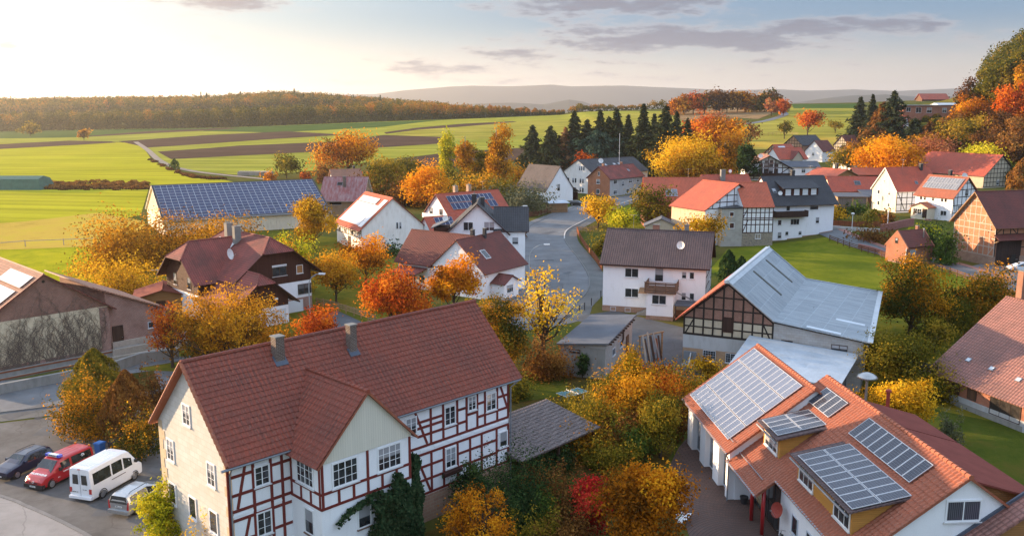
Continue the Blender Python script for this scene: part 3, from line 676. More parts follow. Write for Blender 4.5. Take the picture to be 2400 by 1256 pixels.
RECIPE.update({
 'ground': groundmat([(.035, .045, .012), (.07, .085, .018), (.12, .10, .03), (.09, .11, .02)], .05),
 'meadow': groundmat([(.24, .25, .014), (.35, .33, .018), (.46, .39, .03)], .02, .5, stripes=(10, 9, .5)),
 'crop': groundmat([(.19, .205, .026), (.26, .265, .036), (.35, .32, .055)], .03, .4, stripes=(5, 7, .8)),
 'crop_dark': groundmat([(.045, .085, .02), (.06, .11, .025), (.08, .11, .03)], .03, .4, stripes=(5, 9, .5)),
 'crop_pale': groundmat([(.22, .22, .03), (.30, .27, .04), (.34, .28, .06)], .03, .4, stripes=(3, 8, 1.1)),
 'pasture': groundmat([(.17, .19, .012), (.32, .31, .015), (.44, .36, .02)], .15, .45, bump=.35),
 'dry_grass': groundmat([(.32, .22, .04), (.46, .32, .06), (.40, .35, .03)], .08, .5, bump=.3),
 'plough': groundmat([(.06, .038, .028), (.085, .052, .038), (.11, .07, .05)], .04, .5, stripes=(4, 5, .8)),
 'stubble': groundmat([(.21, .135, .065), (.27, .17, .085), (.3, .2, .1)], .03, .4, stripes=(-25, 12, .9)),
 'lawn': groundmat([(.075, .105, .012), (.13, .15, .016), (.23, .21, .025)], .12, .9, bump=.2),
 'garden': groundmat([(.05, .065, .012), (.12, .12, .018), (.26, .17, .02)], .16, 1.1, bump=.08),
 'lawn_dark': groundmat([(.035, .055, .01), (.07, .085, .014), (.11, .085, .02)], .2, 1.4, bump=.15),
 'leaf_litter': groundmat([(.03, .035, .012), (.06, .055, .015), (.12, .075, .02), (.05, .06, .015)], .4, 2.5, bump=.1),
 'soil': groundmat([(.035, .03, .02), (.07, .055, .035), (.11, .08, .05)], .3, 2, bump=.12),
 'asphalt': asphalt(), 'asphalt_side': asphalt((.115, .118, .115)), 'asphalt_dark': asphalt((.085, .09, .098)), 'asphalt_warm': asphalt((.10, .097, .095), .4), 'manhole': plain((.05, .05, .052), .5, .3, 6, .4, .6), 'pavement': asphalt((.25, .235, .225), .15),
 'gravel': groundmat([(.22, .18, .14), (.30, .25, .2), (.34, .29, .24)], .3, 4), 'pavers': pavers((.14, .085, .07), (.115, .08, .07)),
 'kerb': plain((.19, .187, .182), .9, .3, 1, .1), 'kerb_pale': plain((.5, .49, .46), .9, .2, 1, .1), 'kerb_pink': plain((.34, .18, .15), .9, .25, 1, .1),
 'line': plain((.55, .55, .53), .8, .3, 1.5), 'sandstone_floor': plain((.22, .10, .06), .9, .2),
 'hill': groundmat([(.03, .035, .03), (.05, .05, .035), (.065, .055, .03)], .004, .02, bump=.5),
})
def sheet_xy(name, poly, mat, off=.01, flat=None):
    """a sheet of ground cover following the terrain, `off` metres above it"""
    m = MB(); xs = [p[0] for p in poly]; ys = [p[1] for p in poly]
    if flat is None: flat = all(terrain(*p) == 0 for p in poly) and max(ys) < 330 and not (max(xs) > 50 and max(ys) > 157)
    if flat: m.face([(x, y, off) for x, y in poly])
    else:
        area = sum(poly[i][0] * poly[(i + 1) % len(poly)][1] - poly[(i + 1) % len(poly)][0] * poly[i][1] for i in range(len(poly)))
        if area < 0: poly = poly[::-1]
        def clip(pl, ax, lim, sg):
            out = []
            for i in range(len(pl)):
                a, b = pl[i - 1], pl[i]; da, db = sg * (a[ax] - lim), sg * (b[ax] - lim)
                if (da >= 0) != (db >= 0):
                    t = da / (da - db); out.append((a[0] + (b[0] - a[0]) * t, a[1] + (b[1] - a[1]) * t))
                if db >= 0: out.append(b)
            return out
        cols = [(a, b) for a, b in zip(GX, GX[1:]) if b > min(xs) and a < max(xs)]
        for y0, y1 in zip(GY, GY[1:]):
            if y1 <= min(ys) or y0 >= max(ys): continue
            strip = clip(clip(poly, 1, y0, 1), 1, y1, -1)
            if len(strip) < 3: continue
            for x0, x1 in cols:
                c = clip(clip(strip, 0, x0, 1), 0, x1, -1)
                if len(c) >= 3: m.face([(x, y, terrain(x, y) + off) for x, y in c])
    return struct(m.build(name, mat))
def sheet_px(name, pts, mat, off=.01): return sheet_xy(name, [T(*p) for p in pts], mat, off)
def smooth_line(pts, n=8):
    out = []
    for i in range(len(pts) - 1):
        p0, p1, p2, p3 = pts[max(i - 1, 0)], pts[i], pts[i + 1], pts[min(i + 2, len(pts) - 1)]
        for k in range(n):
            t = k / n; out.append(tuple(.5 * (2 * b + (c - a) * t + (2 * a - 5 * b + 4 * c - d) * t * t + (3 * b - a - 3 * c + d) * t ** 3) for a, b, c, d in zip(p0, p1, p2, p3)))
    return out + [tuple(pts[-1])]
def ribbon(line, w0, w1):
    L, Rr = [], []
    for i, p in enumerate(line):
        a, b = line[max(i - 1, 0)], line[min(i + 1, len(line) - 1)]; d = math.hypot(b[0] - a[0], b[1] - a[1]) or 1; nx, ny = -(b[1] - a[1]) / d, (b[0] - a[0]) / d
        L.append((p[0] + nx * w0, p[1] + ny * w0)); Rr.append((p[0] + nx * w1, p[1] + ny * w1))
    return L + Rr[::-1]
def strip(name, line, w0, w1, mat, h, base=0.0, kind='structure'):
    """a raised strip (kerb, low wall) along a world polyline"""
    m = MB(); pl = ribbon(line, w0, w1); n = len(line); q = [(*p, terrain(*p) + base) for p in pl]
    for i in range(n - 1):
        a, b, c, d = q[i], q[i + 1], q[2 * n - 2 - i], q[2 * n - 1 - i]; up = lambda p: (p[0], p[1], p[2] + h); dn = lambda p: (p[0], p[1], p[2] - .3)
        m.face([up(d), up(c), up(b), up(a)]); m.face([dn(a), dn(b), up(b), up(a)]); m.face([dn(c), dn(d), up(d), up(c)])
        if i == 0: m.face([dn(d), dn(a), up(a), up(d)])
        if i == n - 2: m.face([dn(b), dn(c), up(c), up(b)])
    o = m.build(name, mat)
    return struct(o) if kind else o
def build_ground():
    nx = len(GX); v = [(x, y, terrain(x, y)) for y in GY for x in GX]
    f = [(j * nx + i, j * nx + i + 1, (j + 1) * nx + i + 1, (j + 1) * nx + i) for j in range(len(GY) - 1) for i in range(nx - 1)]
    me = bpy.data.meshes.new('ground'); me.from_pydata(v, [], f); me.materials.append(MAT('ground'))
    me.polygons.foreach_set('use_smooth', [True] * len(f)); struct(link('ground', me))
build_ground()
# the open plain
S = sheet_px
S('meadow', [(-600, 600), (-600, 330), (270, 334), (330, 336), (355, 375), (395, 396), (450, 412), (520, 422), (560, 430), (420, 436), (350, 440), (330, 505), (210, 530), (-300, 560)], 'meadow', .03)
S('pasture', [(-500, 640), (-400, 585), (60, 585), (215, 575), (340, 560), (330, 640), (240, 690), (100, 700), (-300, 720)], 'pasture', .05)
S('dry_grass', [(-500, 600), (-300, 545), (60, 520), (230, 500), (340, 520), (335, 575), (215, 580), (60, 586)], 'dry_grass', .07)
S('crop_field', [(-700, 334), (-700, 305), (300, 302), (600, 297), (900, 285), (1100, 279), (1330, 269), (1400, 262), (1560, 262), (1620, 300), (1560, 345), (1230, 350), (1020, 362), (900, 375), (740, 400), (600, 415), (440, 401), (380, 378), (345, 350), (325, 337), (270, 333)], 'crop', .05)
S('pale_field', [(900, 320), (1000, 300), (1240, 284), (1480, 272), (1560, 275), (1580, 300), (1530, 330), (1240, 318), (1120, 330), (1030, 322)], 'crop_pale', .09)
S('dark_field', [(-700, 318), (-700, 306), (300, 303), (560, 299), (900, 287), (1050, 281), (900, 298), (640, 312), (430, 307), (200, 322), (60, 325)], 'crop_dark', .09)  # strip of darker green crop along the forest edge
S('ploughed_field', [(-400, 352), (-300, 342), (0, 339), (161, 330.5), (262, 333), (272, 335.5), (0, 351)], 'plough', .12)
S('ploughed_field', [(277, 332.5), (480, 318), (671, 309), (806, 317), (640, 327), (480, 338), (345, 347)], 'plough', .12)
S('ploughed_field', [(369, 356), (560, 343), (780, 333), (900, 318), (1035, 322), (1037, 337), (900, 346), (746, 357), (560, 367), (401, 375)], 'plough', .12)
S('ploughed_field', [(187, 320.5), (360, 308), (532, 300), (562, 302), (400, 311), (225, 321)], 'plough', .12)
S('ploughed_field', [(930, 376), (1020, 362), (1115, 354), (1228, 347), (1240, 372), (1117, 398), (1000, 392)], 'plough', .12)
S('ploughed_field', [(900, 311), (977, 301), (1090, 291), (1202, 285), (1212, 287), (1090, 297), (980, 305), (905, 315)], 'plough', .12)
S('stubble_field', [(1560, 262), (1586, 255), (1710, 253), (1800, 256), (1816, 265), (1777, 280), (1682, 276), (1600, 284)], 'stubble', .12)
S('stubble_field', [(1362, 287), (1430, 268), (1560, 263), (1590, 283), (1560, 300), (1440, 300)], 'crop_pale', .13)
S('upland_field', [(1560, 345), (1640, 292), (1700, 300), (1790, 285), (1850, 262), (1855, 246), (2010, 244), (2030, 300), (1985, 330), (1900, 345), (1740, 352)], 'crop_pale', .09)
S('upland_field', [(1855, 246), (2010, 244), (2020, 254), (1860, 255)], 'crop_dark', .13)
S('upland_field', [(1870, 272), (2015, 268), (2018, 286), (1900, 292), (1820, 296)], 'crop_pale', .13)
S('upland_field', [(1755, 335), (1860, 328), (1985, 322), (1990, 340), (1930, 352), (1760, 352)], 'dry_grass', .13)
trk = smooth_line([T(*p) for p in ((318, 334), (345, 352), (372, 376), (405, 391), (450, 402), (510, 410), (575, 416), (640, 424))])
struct(sheet_xy('track', ribbon(trk, 1.7, -1.7), 'gravel', .14))
lane = smooth_line([T(*p) for p in ((1640, 297), (1720, 294), (1780, 288), (1815, 279), (1838, 270), (1830, 263), (1805, 256))])
sheet_xy('lane', ribbon(lane, 3.2, -3.2), 'asphalt', .2)
# the village floor
S('garden_ground', [(330, 620), (420, 560), (600, 540), (800, 560), (960, 590), (1010, 700), (1000, 800), (880, 830), (700, 850), (560, 880), (330, 870), (300, 760)], 'garden', .02)
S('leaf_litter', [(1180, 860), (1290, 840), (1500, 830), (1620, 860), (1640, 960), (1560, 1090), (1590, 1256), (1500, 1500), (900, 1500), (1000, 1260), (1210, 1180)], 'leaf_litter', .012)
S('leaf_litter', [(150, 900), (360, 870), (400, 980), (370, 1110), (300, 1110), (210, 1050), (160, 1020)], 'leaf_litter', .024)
S('garden_ground', [(1985, 640), (2420, 690), (2500, 1200), (2230, 1100), (2030, 960), (2020, 800)], 'garden', .012)
S('lawn', [(1660, 640), (1705, 585), (1815, 572), (1950, 556), (2080, 592), (2200, 628), (2420, 700), (2380, 760), (2060, 740), (1880, 700)], 'lawn', .06)
S('garden_lawn', [(770, 640), (930, 655), (960, 690), (870, 725), (740, 700)], 'garden', .03)
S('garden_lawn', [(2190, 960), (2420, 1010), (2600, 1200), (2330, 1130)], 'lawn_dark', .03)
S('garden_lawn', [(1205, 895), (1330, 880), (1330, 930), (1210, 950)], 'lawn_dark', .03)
S('garden_lawn', [(1430, 500), (1480, 480), (1530, 520), (1500, 560), (1420, 550)], 'lawn', .02)
S('garden_lawn', [(640, 540), (800, 560), (790, 610), (640, 590)], 'garden', .04)
# main street: right kerb line and left edge
rk = smooth_line([U(*p) for p in ((1560, 452), (1490, 467), (1420, 490), (1371, 517), (1330, 540), (1324, 562), (1340, 587), (1358, 610), (1376, 640), (1381, 660), (1374, 685), (1345, 714))] + [(6.5, 112), (-2, 106), (-14, 97), (-27, 87), (-42, 77.5), (-62, 70), (-90, 62)])
lk = smooth_line([U(*p) for p in ((1560, 446), (1480, 459), (1400, 471), (1355, 484), (1300, 504), (1245, 528), (1226, 560), (1228, 600), (1226, 640), (1210, 690))] + [(-3, 118), (-18, 107), (-32, 95), (-46, 85.5), (-64, 78), (-92, 70)])
sheet_xy('road', rk + lk[::-1], 'asphalt', .016)
sheet_xy('pavement', ribbon(rk, .12, 2.7), 'asphalt_side', .028)
strip('kerb', rk, -.02, .14, 'kerb', .12)
strip('kerb', smooth_line([U(*p) for p in ((1490, 467), (1420, 490), (1371, 517), (1330, 540), (1323.5, 560))], 10), -.2, .05, 'kerb_pale', .16)
strip('kerb', lk, -.14, .02, 'kerb', .10)
sheet_xy('pavement', ribbon(lk, -1.9, -.14), 'asphalt', .022)
sheet_xy('driveway', [U(*p) for p in ((740, 800), (735, 742), (790, 728), (860, 760), (900, 800), (780, 830))], 'asphalt_dark', .032)
sheet_xy('car_park', [(-60, 66.4), (-41.5, 74.2), (-33, 79.5), (-29, 76), (-28.5, 70), (-22.8, 52), (-21.5, 40), (-24, 44), (-32.5, 53.6), (-41, 57.6), (-60, 63.5)], 'asphalt_warm', .034)
kl = smooth_line([U(*p) for p in ((-260, 1085), (0, 1163), (60, 1186), (120, 1212), (165, 1234), (215, 1262), (330, 1340))])
strip('kerb', kl, -.14, .14, 'kerb', .09)
sheet_xy('pavement', [p for p in kl] + [(-20, 36), (-60, 30), (-90, 40)], 'pavement', .05)
sheet_xy('yard', [U(*p) for p in ((1330, 745), (1440, 728), (1610, 770), (1605, 850), (1690, 870), (1600, 905), (1500, 880), (1430, 900), (1480, 790))], 'asphalt_dark', .03)
sheet_xy('courtyard', [U(*p) for p in ((1625, 1010), (1590, 1050), (1565, 1100), (1590, 1180), (1615, 1256), (1600, 1500), (2100, 1500), (1950, 1256), (1760, 1160), (1680, 1090))], 'pavers', .03)
for (px, py, w, h_) in ((1275, 610, 1.2, 3.5), (1330, 640, .9, 2.2), (1290, 545, 1.6, 5), (1345, 690, 1.4, 2.4), (60, 965, 1.6, 4), (110, 1010, 2.2, 1.4), (1400, 482, 1.4, 3), (250, 1200, 1.2, 1.6), (1560, 800, 1.6, 1.2)):
    x, y = U(px, py); a = (px * 7 + py) % 3; c, s_ = cos(.6 + a), sin(.6 + a); sheet_xy('road_patch', [(x + c * i * w / 2 - s_ * j * h_ / 2, y + s_ * i * w / 2 + c * j * h_ / 2) for i, j in ((-1, -1), (1, -1), (1, 1), (-1, 1))], 'asphalt_dark' if a else 'asphalt_warm', .037 if py > 900 or px > 1500 else .024)
for (px, py) in ((1300, 590), (1318, 668), (1352, 502), (90, 980)):
    x, y = U(px, py); sheet_xy('manhole_cover', [(x + .34 * cos(i * pi / 8), y + .34 * sin(i * pi / 8)) for i in range(16)], 'manhole', .04)
# right-hand lane
rl = smooth_line([T(*p) for p in ((1890, 500), (1925, 535), (1960, 556), (2020, 577), (2080, 597), (2190, 617), (2300, 652), (2420, 690), (2560, 735))])
sheet_xy('road', ribbon(rl, 2.6, -2.2), 'asphalt', .1)
sheet_xy('pavement', ribbon(rl, 3.9, 2.6), 'kerb_pink', .13)
sheet_xy('forecourt', [T(*p) for p in ((2240, 634), (2330, 612), (2480, 600), (2560, 680), (2420, 672))], 'asphalt', .09)
# ---------------------------------------------------------------- buildings
def off(o, az, x, y=0.0):
    a = R(az); return (o[0] + x * sin(a) - y * cos(a), o[1] + x * cos(a) + y * sin(a))
def clad(h, b, side, z0, mat, d=.015, name='cladding'):
    """boarding over the upper part of a wall, from z0 up into the gable"""
    o, u, n, wd = b.fr[side]; o, u, n = Vector(o), Vector(u), Vector(n); Z = Vector((0, 0, 1)); c = b.cut[0 if side in 'lf' else 1]
    gab = (side in 'lr') if b.ridge == 'x' else (side in 'fb')
    P_ = [o + Z * z0, o + u * wd + Z * z0, o + u * wd + Z * b.h]
    if gab:
        if c: k = 1 - c / b.rise; P_ += [o + u * wd * (1 - k / 2) + Z * (b.h + b.rise * k), o + u * wd * k / 2 + Z * (b.h + b.rise * k)]
        else: P_ += [o + u * wd / 2 + Z * (b.h + b.rise)]
    P_.append(o + Z * b.h); m = MB(); m.prism(P_, n * d); return h.part(name, m, mat)
def wins(h, b, side, lst, **kw):
    for (u, z, w, t, *r) in lst: h.win(b, side, u, z, w, t, *(r or (2 if w > 1.1 else 1, 1)), **kw)
def aerial(h, b, x, y, z, ht=2.2):
    m = MB(); m.tube([(x, y, z - .6), (x, y, z + ht)], .025, 5); m.tube([(x - .6, y, z + ht - .1), (x + .6, y, z + ht - .1)], .015, 4)
    for i in range(5): m.tube([(x - .5 + i * .25, y - .22, z + ht - .1), (x - .5 + i * .25, y + .22, z + ht - .1)], .01, 3)
    m.build('aerial', 'steel', b.roof)
# --- 1 the large half-timbered farmhouse in front -------------------------------------------------
def farmhouse():
    h = House('half_timbered_house', 'large white house with red timber framing and long dark red tiled roof in front', 'house', (-15.24, 44.31), 44.7)
    b = h.block(.35, .35, 21.3, 9.0, 8.35, 4.42, 'x', dict(f='white_panel', r='white_panel', b='white_panel', l='sand_plaster'))
    FR = ((0, .35, 0), (1, 0, 0), (0, -1, 0), 21.7)
    r = h.roof(b, 'tile_main', .36, (.36, .9), .13, ms='tile_orange', capr=.12)
    sl = math.atan2(4.42, 4.5); m = MB()
    n = Vector((0, -sin(sl), cos(sl)))
    tilefield(m, Vector((-.03, .0, 8.0)) + n * .13, (1, 0, 0), (0, cos(sl), sin(sl)), [(0, -.03), (22.6, -.03), (22.6, 6.78), (0, 6.78)], .31, .36, .045, .04)
    t = m.build('roof_tiles', 'tile_main', r)
    k = MB()
    for i in range(56): k.tube([(-.02 + i * .405, 4.85, 12.93), (.41 + i * .405, 4.85, 12.95)], [.15, .125], 7)
    k.build('ridge_tiles', 'tile_main', r)
    v = MB()
    for s_ in (-1, 1):
        for i in range(18): a = i / 18; v.tube([(-.02, 4.85 + s_ * 4.85 * (1 - a), 8.12 + 4.77 * a), (-.02, 4.85 + s_ * 4.85 * (1 - a - 1 / 17), 8.16 + 4.77 * (a + 1 / 17))], [.13, .10], 6)
    v.build('verge_tiles', 'tile_orange', r)
    wt = MB(); wt.box(.34, .352, .35, .9, 0, 8.3)
    q = MB(); q2 = MB()
    for i in range(14): q.box(.322, .36, .33, .85 if i % 2 else 1.15, i * .6, i * .6 + .58); q2.box(.322, .36, 8.85 if i % 2 else 8.55, 9.36, i * .6, i * .6 + .58)
    h.part('quoins', q, 'quoin')
    h.part('quoins', q2, 'quoin')
    p = MB(); p.box(.3, 21.7, .29, .352, -1, 1.85); h.part('plinth', p, 'sandstone')
    # front windows: (u along the eave line, z, w, h, panes)
    for (u, z, w, t_, nx, ny) in ((1.68, 6.3, .97, 1.2, 2, 3), (1.68, 3.33, .96, 1.45, 2, 3), (15.6, 6.15, 1.0, 1.35, 2, 3), (17.72, 6.66, .78, 1.05, 2, 3), (19.42, 6.2, 1.0, 1.3, 2, 3), (15.63, 3.14, .98, 1.45, 2, 3), (20.69, 3.18, .85, 1.2, 1, 1), (12.3, 6.3, .95, 1.25, 2, 3), (12.3, 3.3, .95, 1.3, 2, 3)):
        h.win(FR, None, u, z, w, t_, nx, ny, fr=.09)
    for (y1, z, t_, nx) in ((5.83, 8.97, 1.3, 2), (8.34, 6.07, 1.4, 2), (3.17, 6.07, 1.42, 2), (8.5, 3.25, 1.38, 1), (5.82, 3.2, 1.4, 1), (3.23, 3.2, 1.4, 1)):
        h.win(b, 'l', 9.35 - y1, z, .98, t_, nx, 3 if nx == 2 else 1, fr=.09)
    Z = (8.25, 6.24, 5.32, 4.74, 3.45, 1.95); S = []
    def col(us, z0, z1): S.extend((u, z0, u, z1) for u in us)
    for z in (8.22, 5.3, 4.76, 1.98): S.extend([(.15, z, 4.0, z), (10.3, z, 21.65, z)])
    for z in (6.22, 7.3): S.extend([(.15, z, 1.63, z), (2.72, z, 4.0, z)])
    S += [(.15, 3.5, 1.63, 3.5), (2.72, 3.5, 4, 3.5), (1.63, 6.22, 2.72, 6.22), (1.63, 3.25, 2.72, 3.25)]
    col((.14, 1.63, 2.72, 3.42), 1.95, 8.2); S += [(1.25, 8.1, .62, 5.4), (1.3, 4.7, .6, 2.1)]
    col((10.6, 11.4, 14.43, 15.5, 16.75, 17.6, 18.6, 19.33, 20.52, 21.6), 5.3, 8.2); col((10.6, 11.4, 13.1, 14.43, 15.5, 16.75, 17.9, 19.0, 20.45, 21.6), 1.95, 4.75)
    for z in (7.0, 6.05): S += [(13.3, z, 15.5, z), (16.75, z, 17.6, z), (18.6, z, 19.33, z), (20.52, z, 21.6, z)]
    S += [(15.5, 6.02, 16.75, 6.02), (17.6, 6.45, 18.6, 6.45), (16.75, 7.0, 17.6, 7.0), (19.33, 6.05, 20.52, 6.05), (13.1, 6.6, 15.5, 6.6)]
    for z in (3.9, 2.95): S += [(13.1, z, 15.5, z), (16.75, z, 20.45, z)]
    S += [(15.5, 3.0, 16.75, 3.0), (20.45, 3.05, 21.6, 3.05), (13.0, 8.1, 14.1, 5.4), (13.2, 4.7, 14.3, 2.1), (20.7, 8.15, 21.5, 6.1)]
    h.timber(FR, None, [g for g in S if g[0] < 7], .17, .035, 'timber_red'); h.timber(FR, None, [g for g in S if g[0] > 7], .17, .035, 'timber_red')
    st = MB()
    for i in range(18):
        u = .3 + i * 1.2
        if 3.7 < u < 10.2: continue
        st.box(u, u + .85, .318, .35, 4.97, 5.09)
    h.part('infill_strips', st, 'white_panel')
    h.gutter((-.4, -.05, 7.98), (22.5, -.05, 7.98), .08, down=[(.2, -.05, 7.95), (.22, .25, 7.5), (.22, .25, 0)])
    d = MB(); d.tube([(22.3, -.05, 7.95), (21.75, .22, 7.5), (21.75, .22, 0)], .055, 7); h.part('downpipe', d, 'zinc')
    # projecting bay with its own gable
    by = h.block(3.95, -2.78, 6.3, 3.12, 8.0, 3.25, 'y', dict(f='white_panel', l='white_panel', r='white_panel', b='white_panel'), name='bay')
    br = h.roof(by, 'tile_main', .3, (.3, 3.1), .12, ms='tile_orange', name='bay_roof', capr=.11)
    sb = math.atan2(3.25, 3.15); m = MB(); nl = Vector((-sin(sb), 0, cos(sb)))
    L_ = 4.53 + .42
    tilefield(m, Vector((3.65, .34 + 3.1, 8.0 - .31)) + nl * .12, (0, -1, 0), (cos(sb), 0, sin(sb)), [(0.0, 4.75), (0.15, 4.85), (6.52, 4.85), (6.52, .0), (3.2, .0)], .31, .36, .045, .04)
    m.build('roof_tiles', 'tile_main', br)
    k = MB()
    for i in range(15): k.tube([(7.1, -3.08 + i * .42, 11.4), (7.1, -2.64 + i * .42, 11.38)], [.14, .12], 7)
    k.build('ridge_tiles', 'tile_main', br)
    clad(h, by, 'f', 7.86, 'boards_cream', .07, 'gable_boards')
    B = []
    for z in (6.12, 5.25): B.append((0, z, 6.3, z))
    B += [(.1, 5.2, .1, 7.85), (6.2, 5.2, 6.2, 7.85), (3.14, 5.2, 3.14, 7.85)] + [(u, 5.25, u, 6.12) for u in (1.15, 2.15, 4.15, 5.2)]
    h.timber(by, 'f', B, .16, .035, 'timber_red')
    h.timber(by, 'l', [(0, 6.12, 3.12, 6.12), (0, 5.25, 3.12, 5.25), (3.02, 5.2, 3.02, 7.9), (.12, 5.2, .12, 7.9), (1.1, 5.25, 1.1, 6.12), (2.1, 5.25, 2.1, 6.12)], .16, .035, 'timber_red')
    wins(h, by, 'f', [(.72, 6.25, 1.75, 1.5, 4, 3), (3.82, 6.25, 1.75, 1.5, 4, 3)], fr=.1)
    h.win(by, 'f', 2.33, 3.27, .95, 1.5, 1, 1, sill='sill_brown', fr=.08)
    h.win(by, 'l', .72, 6.25, 1.75, 1.45, 4, 3, fr=.1); h.win(by, 'l', 1.37, 3.38, .95, 1.55, 1, 1, sill='sill_brown', fr=.08)
    for (x, y, zt, w, zb) in ((5.7, 4.1, 13.5, .58, 11.4), (10.75, 3.7, 13.4, .5, 10.9)):
        c = h.chimney(b, x, y, zt, w, w, 'chimney_brick', zb, True)
        f = MB(); f.obox((x - w / 2 - .12, y - w / 2 - .16, 8.35 + (y - w / 2 - .51) * .982 + .17), (w + .24, 0, 0), (0, w * .9, w * .9 * .982), (0, -.06, .07)); f.build('flashing', 'lead', c)
    bx = MB(); bx.box(15.3, 16.9, -.02, .3, 2.75, 3.0); h.part('flower_box', bx, 'timber_maroon')
farmhouse()
# --- 2 the solar house, right foreground -------------------------------------------------------
def solar_house():
    h = House('solar_house', 'white house with orange tiled roof and five solar arrays in right foreground', 'house', (23.6, 42.4), 85.9)
    b = h.block(-5.7, .25, 11.4, 17.2, 4.0, 4.22, 'y', 'white_panel')
    r = h.roof(b, 'tile_orange', .45, (.25, .1), .13, capr=0)
    a = h.block(-6.9, 15.8, 10.6, 11.0, 3.99, 3.93, 'y', 'white_panel')
    ra = h.roof(a, 'tile_orange', .75, (.3, .3), .13, capr=0, name='rear_roof')
    s = math.atan(.7405); v = (cos(s), 0, sin(s)); n = Vector((-sin(s), 0, cos(s)))
    m = MB(); tilefield(m, Vector((-6.15, 17.5, 3.665)) + n * .13, (0, -1, 0), v, [(0, -.02), (17.5, -.02), (17.5, 7.66), (0, 7.66)], .3, .35, .06, .042)
    m.build('roof_tiles', 'tile_orange', r)
    m = MB(); tilefield(m, Vector((-7.65, 27.1, 3.43)) + n * .13, (0, -1, 0), v, [(0, -.02), (11.6, -.02), (11.6, 7.52), (0, 7.52)], .3, .35, .06, .042); m.build('roof_tiles', 'tile_orange', ra)
    c = MB(); p0, p1 = (-6.1, 3.70), (-7.45, 2.705)
    c.slab([(p1[0], 10.3, p1[1]), (p0[0], 10.3, p0[1]), (p0[0], 16.0, p0[1]), (p1[0], 16.0, p1[1])], .12)
    cn = c.build('porch_roof', 'tile_orange', h.e)
    m = MB(); tilefield(m, Vector((-7.46, 16.0, 2.70)) + n * .12, (0, -1, 0), v, [(0, -.02), (5.75, -.02), (5.75, 1.72), (0, 1.72)], .3, .35, .06, .042); m.build('roof_tiles', 'tile_orange', cn)
    for (x, y, nn) in ((0, -.02, 42), ): 
        k = MB()
        for i in range(nn): k.tube([(x, y + i * .417, 8.36), (x, y + .43 + i * .417, 8.34)], [.16, .13], 7)
        k.build('ridge_tiles', 'tile_orange', r)
    k = MB()
    for i in range(28): k.tube([(-1.6, 15.48 + i * .417, 8.06), (-1.6, 15.91 + i * .417, 8.04)], [.16, .13], 7)
    k.build('ridge_tiles', 'tile_orange', ra)
    # left eave wall of the rear part: white piers with glazing between
    for (y0, y1) in ((25.0, 26.4), (21.6, 22.9), (18.2, 19.5), (15.85, 16.5)):
        q = MB(); q.box(-7.35, -6.88, y0, y1, -1, 3.75); h.part('pier', q, 'white_panel')
    for (y0, y1) in ((22.95, 24.95), (19.55, 21.55), (16.55, 18.15)):
        h.win(a, 'l', 26.8 - y1, .15, y1 - y0, 2.9, 2, 1, fm='frame_grey', sill=None, parent=None)
    for y in (12.71, 10.7):
        q = MB(); q.tube([(-6.75, y, -.1), (-6.75, y, 3.35)], .13, 10); h.part('porch_post', q, 'red_post', smooth=True)
    h.win(b, 'l', 17.45 - 15.4, .1, 4.9, 3.0, 5, 2, fm='frame_brown', sill=None, label='glazed entrance screen behind the red posts')
    h.win(b, 'l', 17.45 - 8.5, 1.3, .9, 1.2, 1, 1, fm='frame_grey'); h.win(b, 'l', 17.45 - 6.3, .3, 1.5, 2.2, 2, 1, fm='frame_grey')
    h.win(b, 'f', 4.63, 5.85, 1.93, 1.2, 2, 1, 'frame_white', 'pane_curtain', fr=.09)
    h.dish((-6.35, 9.4, 2.3), (-.9, -.35, .35), .5, 'dish_red')
    h.gutter((-6.2, -.1, 3.8), (-6.2, 10.3, 3.8), .075); h.gutter((-7.5, 10.25, 2.84), (-7.5, 16, 2.84), .075); h.gutter((-7.7, 15.5, 3.56), (-7.7, 27.1, 3.56), .075, down=[(-7.7, 15.6, 3.5), (-7.45, 15.7, 3.0), (-7.45, 15.7, 0)])
    for (x, z, y0, y1) in ((-7.1, 4.25, 15.9, 26.6), (-6.75, 3.62, 11.0, 15.6)):
        q = MB(); q.tube([(x, y0, z), (x, y1, z)], .03, 5); h.part('snow_guard', q, 'zinc')
    # dormers on the left slope
    for (y0, y1, ww) in ((12.12, 15.02, ((.35, 2.2),)), (1.74, 9.1, ((.3, 2.1), (5.2, 2.0)))):
        d, fr, sf = h.shed_dormer(b, 'l', 17.45 - y1, y1 - y0, .5, 1.68, 3.15, 'tile_brown', 'boards_ochre', .4)
        for (u, w) in ww: h.win((fr[0], fr[1], fr[2], fr[3]), None, u, (.3), w, 1.1, 3, 1, parent=d, fr=.08)
        cp = MB(); cp.tube([Vector(fr[0]) + Vector(fr[1]) * (-.3) + Vector((-.42, 0, 1.44)), Vector(fr[0]) + Vector(fr[1]) * (fr[3] + .3) + Vector((-.42, 0, 1.44))], .07, 6); cp.build('gutter', 'zinc', d)
        nu = 4 if y1 > 10 else 9
        h.panels(sf, None, -.02 if nu == 4 else .3, -.15, nu, 2, (y1 - y0 - .1) / nu if nu == 4 else .79, 1.62, .03, .05, 'solar', .16)
    h.panels(b, 'l', 17.45 - 15.85, 4.83, 4, 1, .8, 1.6, .03, .03, 'solar', .14)
    h.panels(b, 'l', 17.45 - 9.68, 4.87, 9, 1, .79, 1.6, .03, .03, 'solar', .14)
    h.panels(a, 'l', .24, -.2, 12, 4, .80, 1.56, .022, .06, 'solar_sheen', .14)
    # dormers on the far slope
    for (u, w, hf) in ((9.2, 4.3, 1.65), (.9, 7.4, 1.65)):
        d, fr, sf = h.shed_dormer(b, 'r', u, w, 1.6, hf, 3.75, 'bitumen_red', 'boards_larch', .35)
